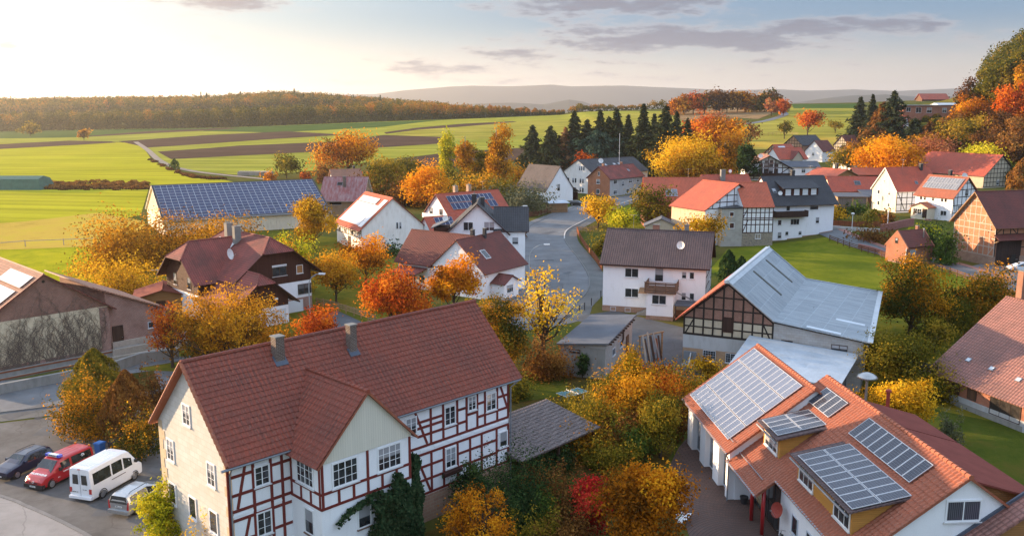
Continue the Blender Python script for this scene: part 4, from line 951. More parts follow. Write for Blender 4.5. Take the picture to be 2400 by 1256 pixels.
    # annexe at the near right corner
    x = MB(); x.slab([(-.4, -1.15, 4.72), (4.6, -1.15, 8.4 - .25), (4.6, .22, 8.4 - .25), (-.4, .22, 4.72)], .12); an = x.build('annexe_roof', 'tile_farbrown', h.e)
    x = MB(); x.prism([(-.2, -.9, 1.0), (4.5, -.9, 1.0), (4.5, -.9, 7.95), (-.2, -.9, 4.78)], (0, 1.1, 0)); x.build('annexe_wall', 'boards_larch', an)
    x = MB(); x.obox((-.4, .14, 4.86), (5.0, 0, 3.43), (0, .1, 0), (-.09, 0, .12)); x.build('flashing', 'lead', an)
solar_house()
# --- 3 barn with grey sheet roof ---------------------------------------------------------------
def barn():
    h = House('timbered_barn', 'brick and timber barn with grey sheet roof behind the solar house', 'barn', (17.5, 89.0), 115.5)
    m = MB(); gz = [(.4, -1), (9.5, -1), (9.5, 6.05), (4.87, 9.65), (.4, 5.9)]
    D = 23.6
    def face(pts, y, mi, rev=False): m.face([(x, y, z) for x, z in (pts[::-1] if rev else pts)], mi)
    face([(.4, -1), (9.5, -1), (9.5, 2.5), (.4, 2.5)], 0, 0); face([(.4, 2.5), (9.5, 2.5), (9.5, 4.0), (.4, 4.0)], 0, 1)
    face([(.4, 4.0), (9.5, 4.0), (9.5, 5.7), (.4, 5.7)], 0, 2); face([(.4, 5.7), (9.5, 5.7), (9.5, 6.05), (4.87, 9.65), (.4, 5.9)], 0, 3)
    face(gz, D, 3, True); m.face([(.4, 0, -1), (.4, D, -1), (.4, D, 5.9), (.4, 0, 5.9)], 0)
    wg = [(9.5, 0, 6.0), (17.9, 0, 4.95), (17.6, D - 12, 5.3), (17.6, D, 5.1), (9.5, D, 6.0)]
    m.face([(9.5, 0, -1), (17.9, 0, -1), (17.9, 0, 4.95), (9.5, 0, 6.0)], 4); m.face([(17.9, 0, -1), (17.6, D, -1), (17.6, D, 5.1), (17.9, 0, 4.95)], 4); m.face([(9.5, D, -1), (17.6, D, -1), (17.6, D, 5.1), (9.5, D, 6.0)], 4)
    h.part('wall', m, ['brick_pale', 'grey_plaster', 'beige_infill', 'brick_brown', 'grey_block'])
    r = MB(); r.slab([(-.33, -.45, 5.39), (4.87, -.45, 9.82), (4.87, D + .3, 9.82), (-.33, D + .3, 5.39)], .13); left = h.part('tiled_roof', r, 'tile_bright')
    r = MB(); r.slab([(4.87, -.45, 9.82), (9.54, -.45, 6.2), (9.54, D + .3, 6.2), (4.87, D + .3, 9.82)], .1); R1 = h.part('roof', r, 'sheet_grey')
    r = MB(); r.slab([(9.5, -.4, 6.22), (18.5, -.4, 5.06), (18.1, D + .3, 5.36), (9.5, D + .3, 6.22)], .1); R2 = h.part('wing_roof', r, 'sheet_grey')
    k = MB(); k.obox((4.5, -.47, 9.72), (0, D + .8, 0), (.5, 0, -.02), (0, 0, .3)); k.slab([(4.9, -.5, 9.95), (5.35, -.5, 9.6), (5.35, D + .35, 9.6), (4.9, D + .35, 9.95)], .03); k.tube([(4.87, -.5, 9.98), (4.87, D + .35, 9.98)], .12, 6)
    for p, q in (((4.9, D + .3, 9.93), (9.54, D + .3, 6.3)), ((9.54, D + .3, 6.32), (18.1, D + .3, 5.46)), ((18.5, -.4, 5.16), (18.1, D + .3, 5.46))): k.beam(p, q, (0, .3, 1), .5, .06)
    h.part('roof_edging', k, 'sheet_edge')
    s1 = math.atan2(3.62, 4.67)
    for (y, v0, ln) in ((9.2, .9, 4.0), (17.2, .9, 4.0)):
        q = MB(); q.obox((4.87 + cos(s1) * v0, y, 9.82 - sin(s1) * v0 + .115), (cos(s1) * ln, 0, -sin(s1) * ln), (0, .55, 0), (.05 * sin(s1), 0, .05 * cos(s1))); q.build('rooflight', 'rooflight_dark', R1)
    for (x, y, lx, mt) in ((12.2, 8.6, 2.8, 'rooflight_dark'), (12.6, 17.5, 2.6, 'rooflight_pale'), (15.0, 15.2, 2.6, 'rooflight_pale'), (14.8, 5.5, 2.8, 'rooflight_pale'), (12.6, -.2, 3.2, 'rooflight_pale')):
        q = MB(); z = lambda x_: 6.22 - (x_ - 9.5) * .129 + .14; q.obox((x, y, z(x)), (lx, 0, -lx * .129), (0, .75, 0), (0, 0, .04)); q.build('rooflight', mt, R2)
    us = [.48 + i * (8.95 / 9) for i in range(10)]; S = []
    top = lambda u: min(5.9 + (u - .4) * .84, 6.05 + (9.5 - u) * .777) - .1
    for i, u in enumerate(us): S.append((u, 4.0, u, top(u), .17))
    S += [(.4, 4.03, 9.5, 4.03, .22), (.4, 4.85, 9.5, 4.85), (.4, 5.72, 9.5, 5.72), (1.6, 6.85, 8.5, 6.85), (3.0, 8.1, 6.9, 8.1), (.5, 5.9, 4.87, 9.5), (9.4, 6.0, 4.87, 9.5), (.65, 4.1, 1.5, 5.7), (9.3, 4.1, 8.5, 5.7)]
    F = ((0, 0, 0), (1, 0, 0), (0, -1, 0), 9.5); h.timber(F, None, S, .14, .04, 'timber_black')
    h.win(F, None, 2.56, 1.35, 1.32, 1.1, 5, 4, 'frame_grey', fr=.05); h.win(F, None, 4.89, 1.4, 1.0, 1.0, 4, 4, 'frame_grey', fr=.05)
    h.door(F, None, 4.5, 4.55, .98, 1.5, 'boards_gate', False, 'hatch'); h.win(F, None, 15.0, 3.75, 1.5, .75, 2, 2, 'timber_brown', fr=.05); h.win(F, None, 10.3, 3.9, 1.1, .5, 1, 1, 'timber_brown', fr=.05)
    # lean-to with the pale roof in front of it
    t = empty('lean_to', (*off((17.5, 89), 115.5, 0, 0), 0), R(90 - 115.5), 'open lean-to with pale blue-grey sheet roof against the barn wall', 'shed')
    q = MB(); q.slab([(7.2, -.12, 4.45), (17.6, -.12, 3.75), (16.6, -7.6, 2.55), (6.5, -7.6, 2.95)], .1); q.build('roof', 'sheet_pale', t)
    for (x, y) in ((6.8, -7.3), (9.9, -7.3), (13.2, -7.3), (16.3, -7.3)):
        q = MB(); q.box(x - .1, x + .1, y - .1, y + .1, -.5, 2.7); q.build('post', 'timber_brown', t)
    q = MB(); q.box(16.4, 16.6, -7.2, -.2, -.5, 2.6); q.build('side_wall', 'boards_grey', t)
barn()
# --- 4 white house with brown roof in the middle -------------------------------------------------
def white_house():
    h = House('balcony_house', 'white house with brown roof and wooden balcony beside the road bend', 'house', (12.3, 116.3), 107)
    b = h.block(0, 0, 13.6, 9.2, 6.8, 3.75, 'x', 'white_wall', plinth=(.8, 'sandstone'))
    h.roof(b, 'tile_brown', .45, (.45, .55), .14, ms='timber_maroon', capr=.1)
    wins(h, b, 'f', [(2.94, 4.82, 1.86, 1.25, 2, 1), (3.0, 2.1, 1.86, 1.25, 2, 1), (10.46, 5.03, .65, .95), (11.46, 5.03, .65, .95), (10.5, 2.14, .65, 1.05), (11.56, 2.14, .65, 1.05)], fm='frame_white')
    wins(h, b, 'f', [(1.08, .08, .76, .6), (3.06, .05, .77, .62)], fm='frame_grey', sill=None)
    h.door(b, 'f', 7.1, 4.55, .85, 1.6, 'pane', False, 'balcony_door')
    y = h.block(6.4, -3.25, 3.45, 3.3, 3.55, 0, 'x', 'white_wall', plinth=(.55, 'sandstone'), name='bay')
    h.win(y, 'f', .68, 2.1, 1.88, 1.25, 2, 1)
    k = MB(); k.box(6.15, 10.15, -3.55, .0, 3.55, 3.7); h.part('balcony_floor', k, 'balcony_wood')
    k = MB()
    for i in range(4): z = 3.85 + i * .28; k.box(6.15, 10.15, -3.55, -3.49, z, z + .2); k.box(6.15, 6.21, -3.49, -.0, z, z + .2); k.box(10.09, 10.15, -3.49, -.0, z, z + .2)
    for x in (6.13, 7.5, 8.8, 10.05): k.box(x, x + .12, -3.58, -3.47, 3.7, 4.98)
    k.box(6.1, 10.2, -3.62, -3.45, 4.95, 5.03); h.part('balcony_railing', k, 'balcony_wood')
    h.grid(b, 'r', (.9, 2.4, 3.9, 5.3, 6.7, 8.2, 9.3), 7, mat='timber_brown', w=.15)
    wins(h, b, 'r', [(2.0, 7.0, .8, 1.1), (5.2, 4.1, .8, 1.1), (3.8, 1.2, .8, 1.1)])
    h.chimney(b, 6.3, 5.0, 11.35, .9, .6, 'chimney_red', 9.8); h.chimney(b, 10.4, 5.2, 11.45, .55, .5, 'chimney_grey', 9.8, pots=1)
    h.dish((10.0, 1.9, 9.15), (-.25, -1, .25), .55, parent=b.roof)
    k = MB(); k.box(10.0, 13.4, -3.3, -.02, 2.0, 2.15); cp = h.part('side_canopy', k, 'bitumen_grey')
    for (x, yy) in ((10.1, -3.2), (13.2, -3.2)): q = MB(); q.box(x, x + .15, yy, yy + .15, -.5, 2.0); q.build('post', 'timber_brown', cp)
    k = MB(); k.beam((10.1, -3.4, 3.9), (12.6, -1.2, 2.3), (0, -1, 0), .12, .12); h.part('drain_pipe', k, 'zinc')
    k = MB(); k.slab([(5.0, -1.4, 3.0), (6.4, -1.4, 3.0), (6.4, -.05, 3.5), (5.0, -.05, 3.5)], .06); h.part('door_canopy', k, 'wood_pale')
    k = MB()
    for i in range(6): k.box(4.8 + i * .27, 5.1 + i * .27, -1.3, -.03, -.5, .15 + .13 * i)
    h.part('steps', k, 'concrete')
    h.gutter((-.4, -.52, 6.4), (14.1, -.52, 6.4), .07, 'timber_maroon'); aerial(h, b, 3.2, 4.8, 10.5)
white_house()
# --- 5 brown chalet with half-hipped roofs -------------------------------------------------------
def chalet():
    h = House('chalet', 'large dark wood and white house with half-hipped wine red roofs and satellite dish', 'house', (-27.4, 117.3), 44.8)
    B = h.block(-10.3, 0, 10.3, 14.5, 6.1, 4.0, 'y', 'white_wall', cut=(1.75, 1.75), plinth=(1.9, 'brick_purple'))
    r = h.roof(B, 'tile_wine', 1.35, .75, .16, hip=(1.35, 1.35), ms='boards_dark', capr=.13)
    Ab = h.block(-14.0, 4.3, 9, 9.3, 5.5, 4.1, 'x', 'white_wall', cut=(2.0, 0)); ra = h.roof(Ab, 'tile_wine', .9, (1.0, -.2), .16, hip=(1.3, 0), ms='boards_dark', capr=.13, name='side_roof')
    Cb = h.block(-13.1, -4.5, 6.8, 10.5, 3.6, 2.85, 'y', 'white_wall', cut=(1.05, 0)); rc = h.roof(Cb, 'tile_wine', 1.2, (.8, -.6), .15, hip=(.75, 0), ms='boards_dark', capr=.12, name='garage_roof')
    clad(h, B, 'f', 4.15, 'boards_dark'); clad(h, Ab, 'l', 3.3, 'boards_dark'); clad(h, Cb, 'f', 2.4, 'boards_dark'); clad(h, Ab, 'f', 3.3, 'boards_dark'); clad(h, Cb, 'l', 1.6, 'boards_dark')
    wins(h, B, 'f', [(4.5, 5.25, 2.15, 1.25, 2, 1), (8.2 - .0, 2.3, 2.05, 1.4, 2, 1)], fm='frame_brown'); wins(h, B, 'f', [(8.1, 5.2, 1.0, 1.15, 1, 1)], fm='frame_white', pm='boards_larch')
    h.win(B, 'f', 4.5, 6.45, 2.15, .3, 1, 1, 'frame_white', 'blind', None)
    h.door(B, 'f', 6.7, -.1, 2.1, 1.65, 'blind', False, 'garage_door'); h.door(Cb, 'f', 4.3, 0, 2.0, 1.9, 'blind', False, 'garage_door'); h.door(Cb, 'f', 1.0, 0, 2.6, 1.9, 'blind', False, 'garage_door')
    wins(h, Ab, 'l', [(2.2, 3.9, 1.0, 1.6, 1, 1), (6.3, 3.8, 1.0, 1.6, 1, 1)], fm='frame_brown')
    h.chimney(B, -6.6, 7.5, 11.3, .9, .7, 'chimney_grey', 9, pots=1); h.chimney(B, -6.2, 10.5, 11.4, .9, .8, 'chimney_grey', 9, pots=2)
    h.panels(B, 'l', 2.0, 2.6, 5, 1, 1.0, 2.4, .02, .02, 'solar_light', .1)
    h.dish((-9.3, 4.4, 8.2), (.55, -.85, .25), .75, parent=ra)
    k = MB(); k.box(-8.3, -7.9, -4.85, -4.5, 3.3, 3.5); h.part('floodlight', k, 'lamp_white')
    h.gutter((1.4, -.7, 5.0), (1.4, 15, 5.0), .08, down=[(1.4, -.3, 5.0), (.12, .3, 4.2), (.12, .3, 0)])
chalet()
# --- 6 barn covered in solar panels ---------------------------------------------------------------
def solar_barn():
    h = House('solar_barn', 'long cream barn whose whole roof is covered in blue solar panels', 'barn', (-74.3, 185.0), 60.3)
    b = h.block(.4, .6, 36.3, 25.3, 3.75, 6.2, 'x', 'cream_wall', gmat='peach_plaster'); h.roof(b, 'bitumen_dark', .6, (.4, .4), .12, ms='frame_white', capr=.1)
    h.panels(b, 'f', .1, -.35, 27, 12, 1.31, 1.15, .025, .025, 'solar_blue', .06, .03)
    k = MB()
    for i in range(60): k.box(1 + i * .6, 1.12 + i * .6, .55, .6, 0, 3.5)
    h.part('wall_ribs', k, 'cream_wall')
    for u in (6, 15, 24): h.door(b, 'f', u, 0, 3.6, 3.2, 'cream_wall', True)
    h.door(b, 'l', 10, 0, 4, 3.6, 'cream_wall', True); h.gutter((0, -.05, 3.4), (37, -.05, 3.4), .1)
solar_barn()
# --- 7 white barn with pale panels ----------------------------------------------------------------
def white_barn():
    h = House('white_barn', 'white gabled barn with pale sheets of solar panels on its red roof', 'barn', (-28.7, 165.6), 60.4)
    b = h.block(0, 0, 12.9, 14.6, 4.4, 5.55, 'y', dict(f='old_white', l='old_white', r='old_white', b='old_white')); h.roof(b, 'tile_bright', .55, .35, .14, ms='tile_wine', capr=.1)
    h.panels(b, 'l', 1.1, .5, 2, 3, 5.6, 1.8, .03, .03, 'solar_light', .1); h.panels(b, 'l', 1.1, 6.1, 1, 1, 9.4, 1.5, .03, .03, 'solar_light', .1); h.panels(b, 'l', 12.5, .3, 1, 5, 1.9, 1.45, .03, .03, 'solar_light', .1)
    wins(h, b, 'f', [(7.1, 4.0, .45, 1.3), (7.75, 4.0, .45, 1.3)], fm='frame_grey', sill=None)
    h.grid(b, 'l', (2.6, 3.5, 4.3), 12, mat='timber_brown'); wins(h, b, 'l', [(1.5, 2.75, .6, .6), (5, 2.75, .6, .6), (9, 2.75, .6, .6)], fm='timber_brown', sill=None); h.door(b, 'l', 7, 0, 1.4, 2.2)
    k = MB(); k.slab([(12.9, -.2, 4.3), (16.0, -.2, 2.3), (16.0, 13, 2.3), (12.9, 13, 4.3)], .12); c = h.part('lean_to_roof', k, 'tile_wine')
    k = MB(); k.box(12.95, 15.7, .3, 12.8, -1, 2.4); k.build('lean_to_wall', 'boards_dark', c)
white_barn()
def red_house():
    h = House('red_roofed_house', 'house with two rows of blue solar panels on its red roof, two chimneys', 'house', (-12.6, 178), 50)
    b = h.block(.3, .3, 16, 9.5, 5.0, 4.4, 'x', 'white_wall'); h.roof(b, 'tile_red', .45, .4, .14, ms='tile_wine', capr=.1)
    h.panels(b, 'f', 1.7, 3.9, 11, 1, 1.05, 1.75, .03, .03, 'solar_blue', .1); h.panels(b, 'f', 1.7, 1.9, 5, 1, 1.05, 1.75, .03, .03, 'solar_blue', .1); h.panels(b, 'f', 11.5, 1.9, 2, 1, 1.05, 1.75, .03, .03, 'solar_blue', .1)
    aerial(h, b, 12.5, 5.2, 9.4); h.chimney(b, 5.5, 5.6, 10.9, .8, .8, 'chimney_pale', 8.5, pots=1); h.chimney(b, 9.5, 6.2, 10.9, .8, .8, 'chimney_pale', 8.5, pots=1)
    wins(h, b, 'l', [(2.0, 5.3, 1.1, 1.2), (5.6, 5.3, 1.1, 1.2), (2.0, 2.0, 1.1, 1.2), (5.6, 2.0, 1.1, 1.2)], fm='frame_brown'); wins(h, b, 'f', [(2, 2.2, 1.2, 1.3), (6, 2.2, 1.2, 1.3), (11, 2.2, 1.2, 1.3)])
    k = MB(); k.box(-1.2, .3, 1.5, 8.4, 4.5, 4.65); k.box(-1.2, -1.1, 1.5, 8.4, 4.65, 5.5); h.part('balcony', k, 'frame_white')
    h2 = House('garage_annexe', 'low red-roofed annexe with eight blue solar panels beside the white barn', 'house', (-15.6, 169.0), 60)
    b = h2.block(0, 0, 6.6, 6, 3.4, 2.5, 'x', 'white_wall'); h2.roof(b, 'tile_red', .4, .3, .12, capr=.1); h2.panels(b, 'f', 1.6, .9, 4, 2, .95, 1.3, .02, .02, 'solar_blue', .1); wins(h2, b, 'f', [(1, 1.2, 1.1, 1.2), (4, 1.2, 1.1, 1.2)])
red_house()
def tall_white():
    h = House('gabled_house', 'tall white house with black tiled roof and corner windows beside the road', 'house', (-10.2, 139.2), 90)
    b = h.block(0, 0, 9.35, 10.5, 7.5, 4.45, 'y', 'white_wall'); h.roof(b, 'tile_black', .5, (.55, .3), .16, ms='timber_maroon', capr=.1)
    w = h.block(6.2, .12, 6.1, 7, 8.0, 3.05, 'x', 'white_wall', name='wing'); h.roof(w, 'tile_black', .45, (-1, .65), .15, ms='timber_maroon', capr=.1, name='wing_roof')
    wins(h, b, 'f', [(2.4, 7.8, 1.6, 1.4, 2, 1), (5.7, 7.75, 1.7, 1.5, 2, 1), (5.9, 4.95, 1.25, 1.2, 1, 1), (2.6, 4.95, 1.3, 1.2, 2, 1), (2.6, 1.6, 1.3, 1.2, 2, 1)])
    wins(h, w, 'f', [(4.0, 5.55, 1.05, 1.2, 1, 1), (4.05, 2.7, 1.0, 1.4, 1, 1)]); h.door(w, 'f', 3.9, .0, 1.7, 1.85, 'frame_white', True)
    k = MB()
    for s_ in (0, 1): k.beam((10.2, .1, .15), (11.7, .1, 1.75), (0, -1, 0), .14, .09) if s_ else k.beam((11.7, .1, .15), (10.2, .1, 1.75), (0, -1, 0), .14, .1)
    h.part('door_braces', k, 'timber_grey')
    h.chimney(b, 5.4, 3.2, 12.8, .65, .5, 'chimney_dark', 10.4); h.chimney(b, 3.9, 6.5, 13.0, .8, .55, 'chimney_dark', 10.5, pots=1)
    h.gutter((9.75, -.4, 7.2), (9.75, .1, 7.2), .07, 'lamp_white', down=[(9.7, -.1, 7.2), (9.42, -.06, 6.7), (9.42, -.06, 0)])
    k = MB(); k.slab([(-2.8, .6, 8.0), (.0, .6, 9.2), (0, 5, 9.2), (-2.8, 5, 8.0)], .14); d = h.part('dormer', k, 'bitumen_grey'); k = MB(); k.box(-2.4, -.05, .9, 4.8, 5, 8.15); k.build('dormer_wall', 'boards_dark', d)
    h.dish((-.6, 2.2, 9.5), (-.4, -1, .3), .5, parent=d)
tall_white()
def maroon_house():
    h = House('maroon_roofed_house', 'low white house with maroon tiled roofs behind the round orange tree', 'house', (-12.3, 128.7), 125)
    b = h.block(.3, .2, 9.6, 10.5, 4.0, 4.15, 'y', 'white_wall'); h.roof(b, 'tile_maroon', .45, .3, .14, ms='tile_wine', capr=.1)
    w = h.block(-6.9, .7, 12, 7.4, 4.3, 3.95, 'x', 'white_wall', name='wing'); h.roof(w, 'tile_maroon', .5, (.4, -.1), .14, ms='tile_wine', capr=.1, name='wing_roof')
    wins(h, b, 'f', [(4.5, 6.3, .25, .45, 1, 1), (5.6, 4.3, .95, 1.0, 1, 1), (1.5, 1.2, 1.2, 1.3), (6.2, 1.2, 1.2, 1.3)])
    h.chimney(b, 4.6, 4.6, 9.2, .45, .6, 'chimney_dark', 7.2, pots=1); h.chimney(b, 5.5, 6.4, 9.3, .45, .45, 'chimney_dark', 7.2)
    h.roofwin(b, 'r', 2.6, 2.0, 1.2, 1.7, 'pane', 'lamp_white')
    p = h.block(9.95, 2.0, 2.3, 3.6, 2.3, .9, 'x', 'white_wall', name='porch'); h.roof(p, 'tile_maroon', .35, (0, .35), .1, name='porch_roof'); h.door(p, 'f', .6, .1, 1.1, 2.0, 'frame_white'); h.win(p, 'r', .6, .8, 1.6, 1.2, 3, 1)
    k = MB(); k.slab([(-6, -2.2, 2.7), (-1, -2.2, 2.7), (-1, .65, 3.3), (-6, .65, 3.3)], .1); t = h.part('terrace_roof', k, 'tile_wine')
    for x in (-5.8, -1.2): k = MB(); k.box(x - .08, x + .08, -2.1, -1.95, -.5, 2.7); k.build('post', 'frame_brown', t)
    wins(h, w, 'f', [(1.2, .6, 1.8, 2.0, 2, 1), (4.2, 1.0, 1.2, 1.2)])
maroon_house()
def white_gable():
    h = House('grey_roofed_barn', 'windowless white gable barn with steep grey-brown tiled roof at the road', 'barn', (10.0, 255.7), 52)
    b = h.block(0, 0, 10.4, 14, 3.6, 6.6, 'y', 'white_wall'); h.roof(b, 'tile_slate', .4, .3, .14, capr=.08)
    wins(h, b, 'f', [(4.3, 3.2, .9, 1.9, 1, 1)], fm='frame_brown', sill=None); h.win(b, 'l', 8, 1.6, 1.4, 1.6, 1, 1, 'frame_brown')
    k = MB(); k.slab([(10.3, -.2, 4.0), (13.2, -.2, 2.3), (13.2, 10, 2.3), (10.3, 10, 4.0)], .12); c = h.part('lean_to_roof', k, 'tile_slate'); k = MB(); k.box(12.6, 12.9, .5, 9, -1, 2.3); k.build('lean_to_post_wall', 'boards_dark', c)
white_gable()
def long_white():
    h = House('long_house', 'long white house with black roof and grouped windows below the conifers', 'house', (26.0, 280.8), 48)
    b = h.block(0, 0, 27, 13.6, 6.5, 4.1, 'x', 'old_white'); h.roof(b, 'tile_black', .4, .35, .14, capr=.1)
    wins(h, b, 'l', [(7.2 - i * .95 + 1.0, 7.3, .55, 1.4) for i in (-1, 0, 1)] + [(u, z, .75, 1.5) for z in (3.2, .3) for u in (1.2, 2.2, 4.3, 5.4, 7.6, 8.7)], fm='frame_grey', sill=None)
    for u in (6, 9, 13.5, 16): h.roofwin(b, 'f', u, 3.4, 1.2, 1.5)
    h.dish((8, 4.2, 10.2), (-.6, -1, .4), .85, parent=b.roof)
    m = MB(); m.tube([(14, 1.5, 6), (14, 1.5, 19)], .07, 5); m.tube([(13.6, 1.5, 12.6), (14.4, 1.5, 12.6)], .03, 4); h.part('aerial_mast', m, 'lamp_white')
    g = House('brick_end_house', 'two-storey house with orange brick gable end and grey render front', 'house', (30.5, 273.5), 42)
    b = g.block(0, 0, 18.5, 8.6, 5.6, 3.4, 'x', dict(f='grey_plaster', r='grey_plaster', b='grey_plaster', l='brick_orange')); g.roof(b, 'tile_wine', .5, .4, .14, hip=(0, 3.2), capr=.1)
    wins(g, b, 'l', [(3.4, 3.7, 1.35, 1.4, 2, 1), (3.4, .6, 1.35, 1.4, 2, 1), (4.0, 6.3, .65, 1.2, 1, 1)]); wins(g, b, 'f', [(1.8, 3.7, 1.9, 1.35, 2, 1), (6.5, 2.8, 1.1, 1.7, 1, 1), (10.2, 3.6, 1.9, 1.4, 2, 1), (14.8, 3.6, 1.2, 1.35, 1, 1), (1.9, .5, 1.9, 1.3, 2, 1), (9, .5, 1.5, 1.3, 2, 1)])
    g.chimney(b, 3.2, 5, 9.9, .7, .7, 'chimney_red', 8); g.chimney(b, 13, 5, 10, .7, .7, 'chimney_red', 8); g.roofwin(b, 'f', 12.5, 2.2, 1, 1.2)
long_white()
def road_corner_group():
    h = House('timbered_cottage', 'white timbered house on rubble base with bright red roof beside black-roofed house', 'house', (45.8, 173.1), 85)
    b = h.block(0, 0, 6.3, 10, 7.95, 4.2, 'x', 'white_wall', plinth=(2.6, 'rubble')); h.roof(b, 'tile_bright', .35, (.05, .1), .14, ms='tile_wine', capr=.1)
    h.grid(b, 'f', (2.7, 4.3, 5.25, 5.6, 6.7, 7.85), 7, mat='timber_maroon', braces=[(.1, 5.7, 1.1, 7.8), (.1, 2.8, 1.1, 5.2)], w=.17); h.win(b, 'f', 2.72, 1.45, 1.16, 1.0, 2, 1)
    t = House('grey_tower', 'plain grey rendered three-storey block with flat roof and two small windows', 'building', off((45.8, 173.1), 85, -4.35, -.15), 85)
    b = t.block(0, 0, 4.3, 7.5, 7.5, 0, 'x', dict(f='grey_tower', l='peach_plaster', r='grey_tower', b='grey_tower')); k = MB(); k.slab([(-.15, -.2, 7.52), (4.45, -.2, 7.72), (4.45, 7.5, 7.72), (-.15, 7.5, 7.52)], .14); t.part('roof', k, 'bitumen_dark')
    wins(t, b, 'f', [(1.6, 6.0, .9, .9, 1, 1), (1.65, 3.6, 1.0, 1.15, 1, 1)], pm='boards_dark')
    g = House('peach_barn', 'barn with bright red roof and sunlit peach wall beside the grey tower', 'barn', (33.3, 182.2), 152)
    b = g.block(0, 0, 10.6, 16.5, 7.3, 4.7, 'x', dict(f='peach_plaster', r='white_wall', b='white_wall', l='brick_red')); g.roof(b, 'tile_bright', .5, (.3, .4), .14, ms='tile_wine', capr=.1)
    g.grid(b, 'r', (7.4, 8.6, 9.9), 9, mat='timber_maroon', w=.17); wins(g, b, 'f', [(3, 1.5, .9, 1.1)], fm='timber_brown')
    d = House('wide_red_barn', 'broad bright red roof with two grey roof windows behind the peach barn', 'barn', (30.5, 197), 92)
    b = d.block(0, 0, 14, 13, 5.6, 5.6, 'x', 'brick_red'); d.roof(b, 'tile_bright', .5, .4, .14, capr=.1); d.panels(b, 'f', 4.4, 2.6, 2, 1, 1.3, 2.2, .05, .05, 'solar_grey', .1, .06, 'roof_window')
    aerial(d, b, 10, 6.5, 11.2); e = House('chimney_house', 'dark red roof with large grey chimney behind the timbered cottage', 'house', (46.5, 207), 80)
    b = e.block(0, 0, 11.5, 9, 7.8, 3.4, 'x', 'white_wall'); e.roof(b, 'tile_red', .4, .3, .14, ms='tile_wine', capr=.1); e.chimney(b, 4.6, 3.0, 12.6, 1.1, .8, 'chimney_grey', 9); wins(e, b, 'l', [(3.5, 6.0, 1, 1.3), (3.5, 8.4, .8, .8)])
    f = House('stone_outhouse', 'small pale outhouse with grey roof and red-brown door under the trees', 'shed', (29.5, 197) if False else (27.6, 180.5), 100)
    b = f.block(0, 0, 6.6, 5, 3.1, 1.5, 'y', 'beige_infill'); f.roof(b, 'bitumen_grey', .3, .3, .1); f.door(b, 'f', 4.4, 0, 1.1, 2.0, 'fence_red'); f.win(b, 'f', 2.0, 1.0, 1.0, 1.3, 1, 1, 'frame_brown')
    s = House('black_roofed_house', 'white house with black roof, wide dormer and dark wooden balcony', 'house', (53.6, 178.9), 75)
    b = s.block(0, 0, 14.2, 10.5, 8.0, 4.85, 'x', 'white_wall'); s.roof(b, 'tile_black', .75, (.25, .6), .15, ms='timber_maroon', capr=.1)
    wins(s, b, 'f', [(2.9, 6.3, .9, 1.3, 1, 1), (8.4, 6.3, 2.1, 1.4, 1, 1), (1.1, 3.35, .9, 1.15, 1, 1), (4.05, 3.35, 2.1, 1.25, 3, 1), (9.95, 3.5, .9, 1.3, 1, 1), (1.2, .65, .95, 1.35, 1, 1), (2.95, 1.2, .8, .85, 1, 1), (6.05, 1.2, .8, .85, 1, 1)])
    s.win(b, 'f', 8.45, 6.35, 2.0, 1.3, 1, 1, 'frame_white', 'blind', None)
    k = MB(); k.box(-.1, 7.3, -1.3, 0, 5.1, 5.25); k.box(-.1, 7.3, -1.36, -1.26, 5.25, 6.4); k.box(-.1, .0, -1.26, 0, 5.25, 6.4); k.box(7.2, 7.3, -1.26, 0, 5.25, 6.4); s.part('balcony', k, 'boards_gate')
    d, fr, sf = s.shed_dormer(b, 'f', 2.8, 8.2, 1.6, 1.75, 3.4, 'tile_black', 'boards_dark', .3)
    for i in range(4): s.win(fr, None, .5 + i * 2.0, .35, 1.2, 1.2, 1, 1, 'frame_white', 'blind', parent=d)
    aerial(s, b, 11.5, 5.3, 12.9); s.chimney(b, 7.9, 6.2, 14.1, .7, .7, 'chimney_dark', 11.5, label='slim dark chimney with a metal cowl'); s.roofwin(b, 'f', .9, 2.6, .8, 1.2); s.dish((1.9, .9, 9.9), (-.3, -1, .3), .45, parent=b.roof)
    m = MB(); m.face([(0, -.02, -.5), (14.2, -.02, -.5), (14.2, -.02, 1.9), (11, -.02, 1.5), (11, -.02, 1.2), (7, -.02, 1.0), (7, -.02, .7), (3.5, -.02, .55), (3.5, -.02, .3), (0, -.02, .25)]); s.part('plinth', m, 'sandstone')
road_corner_group()
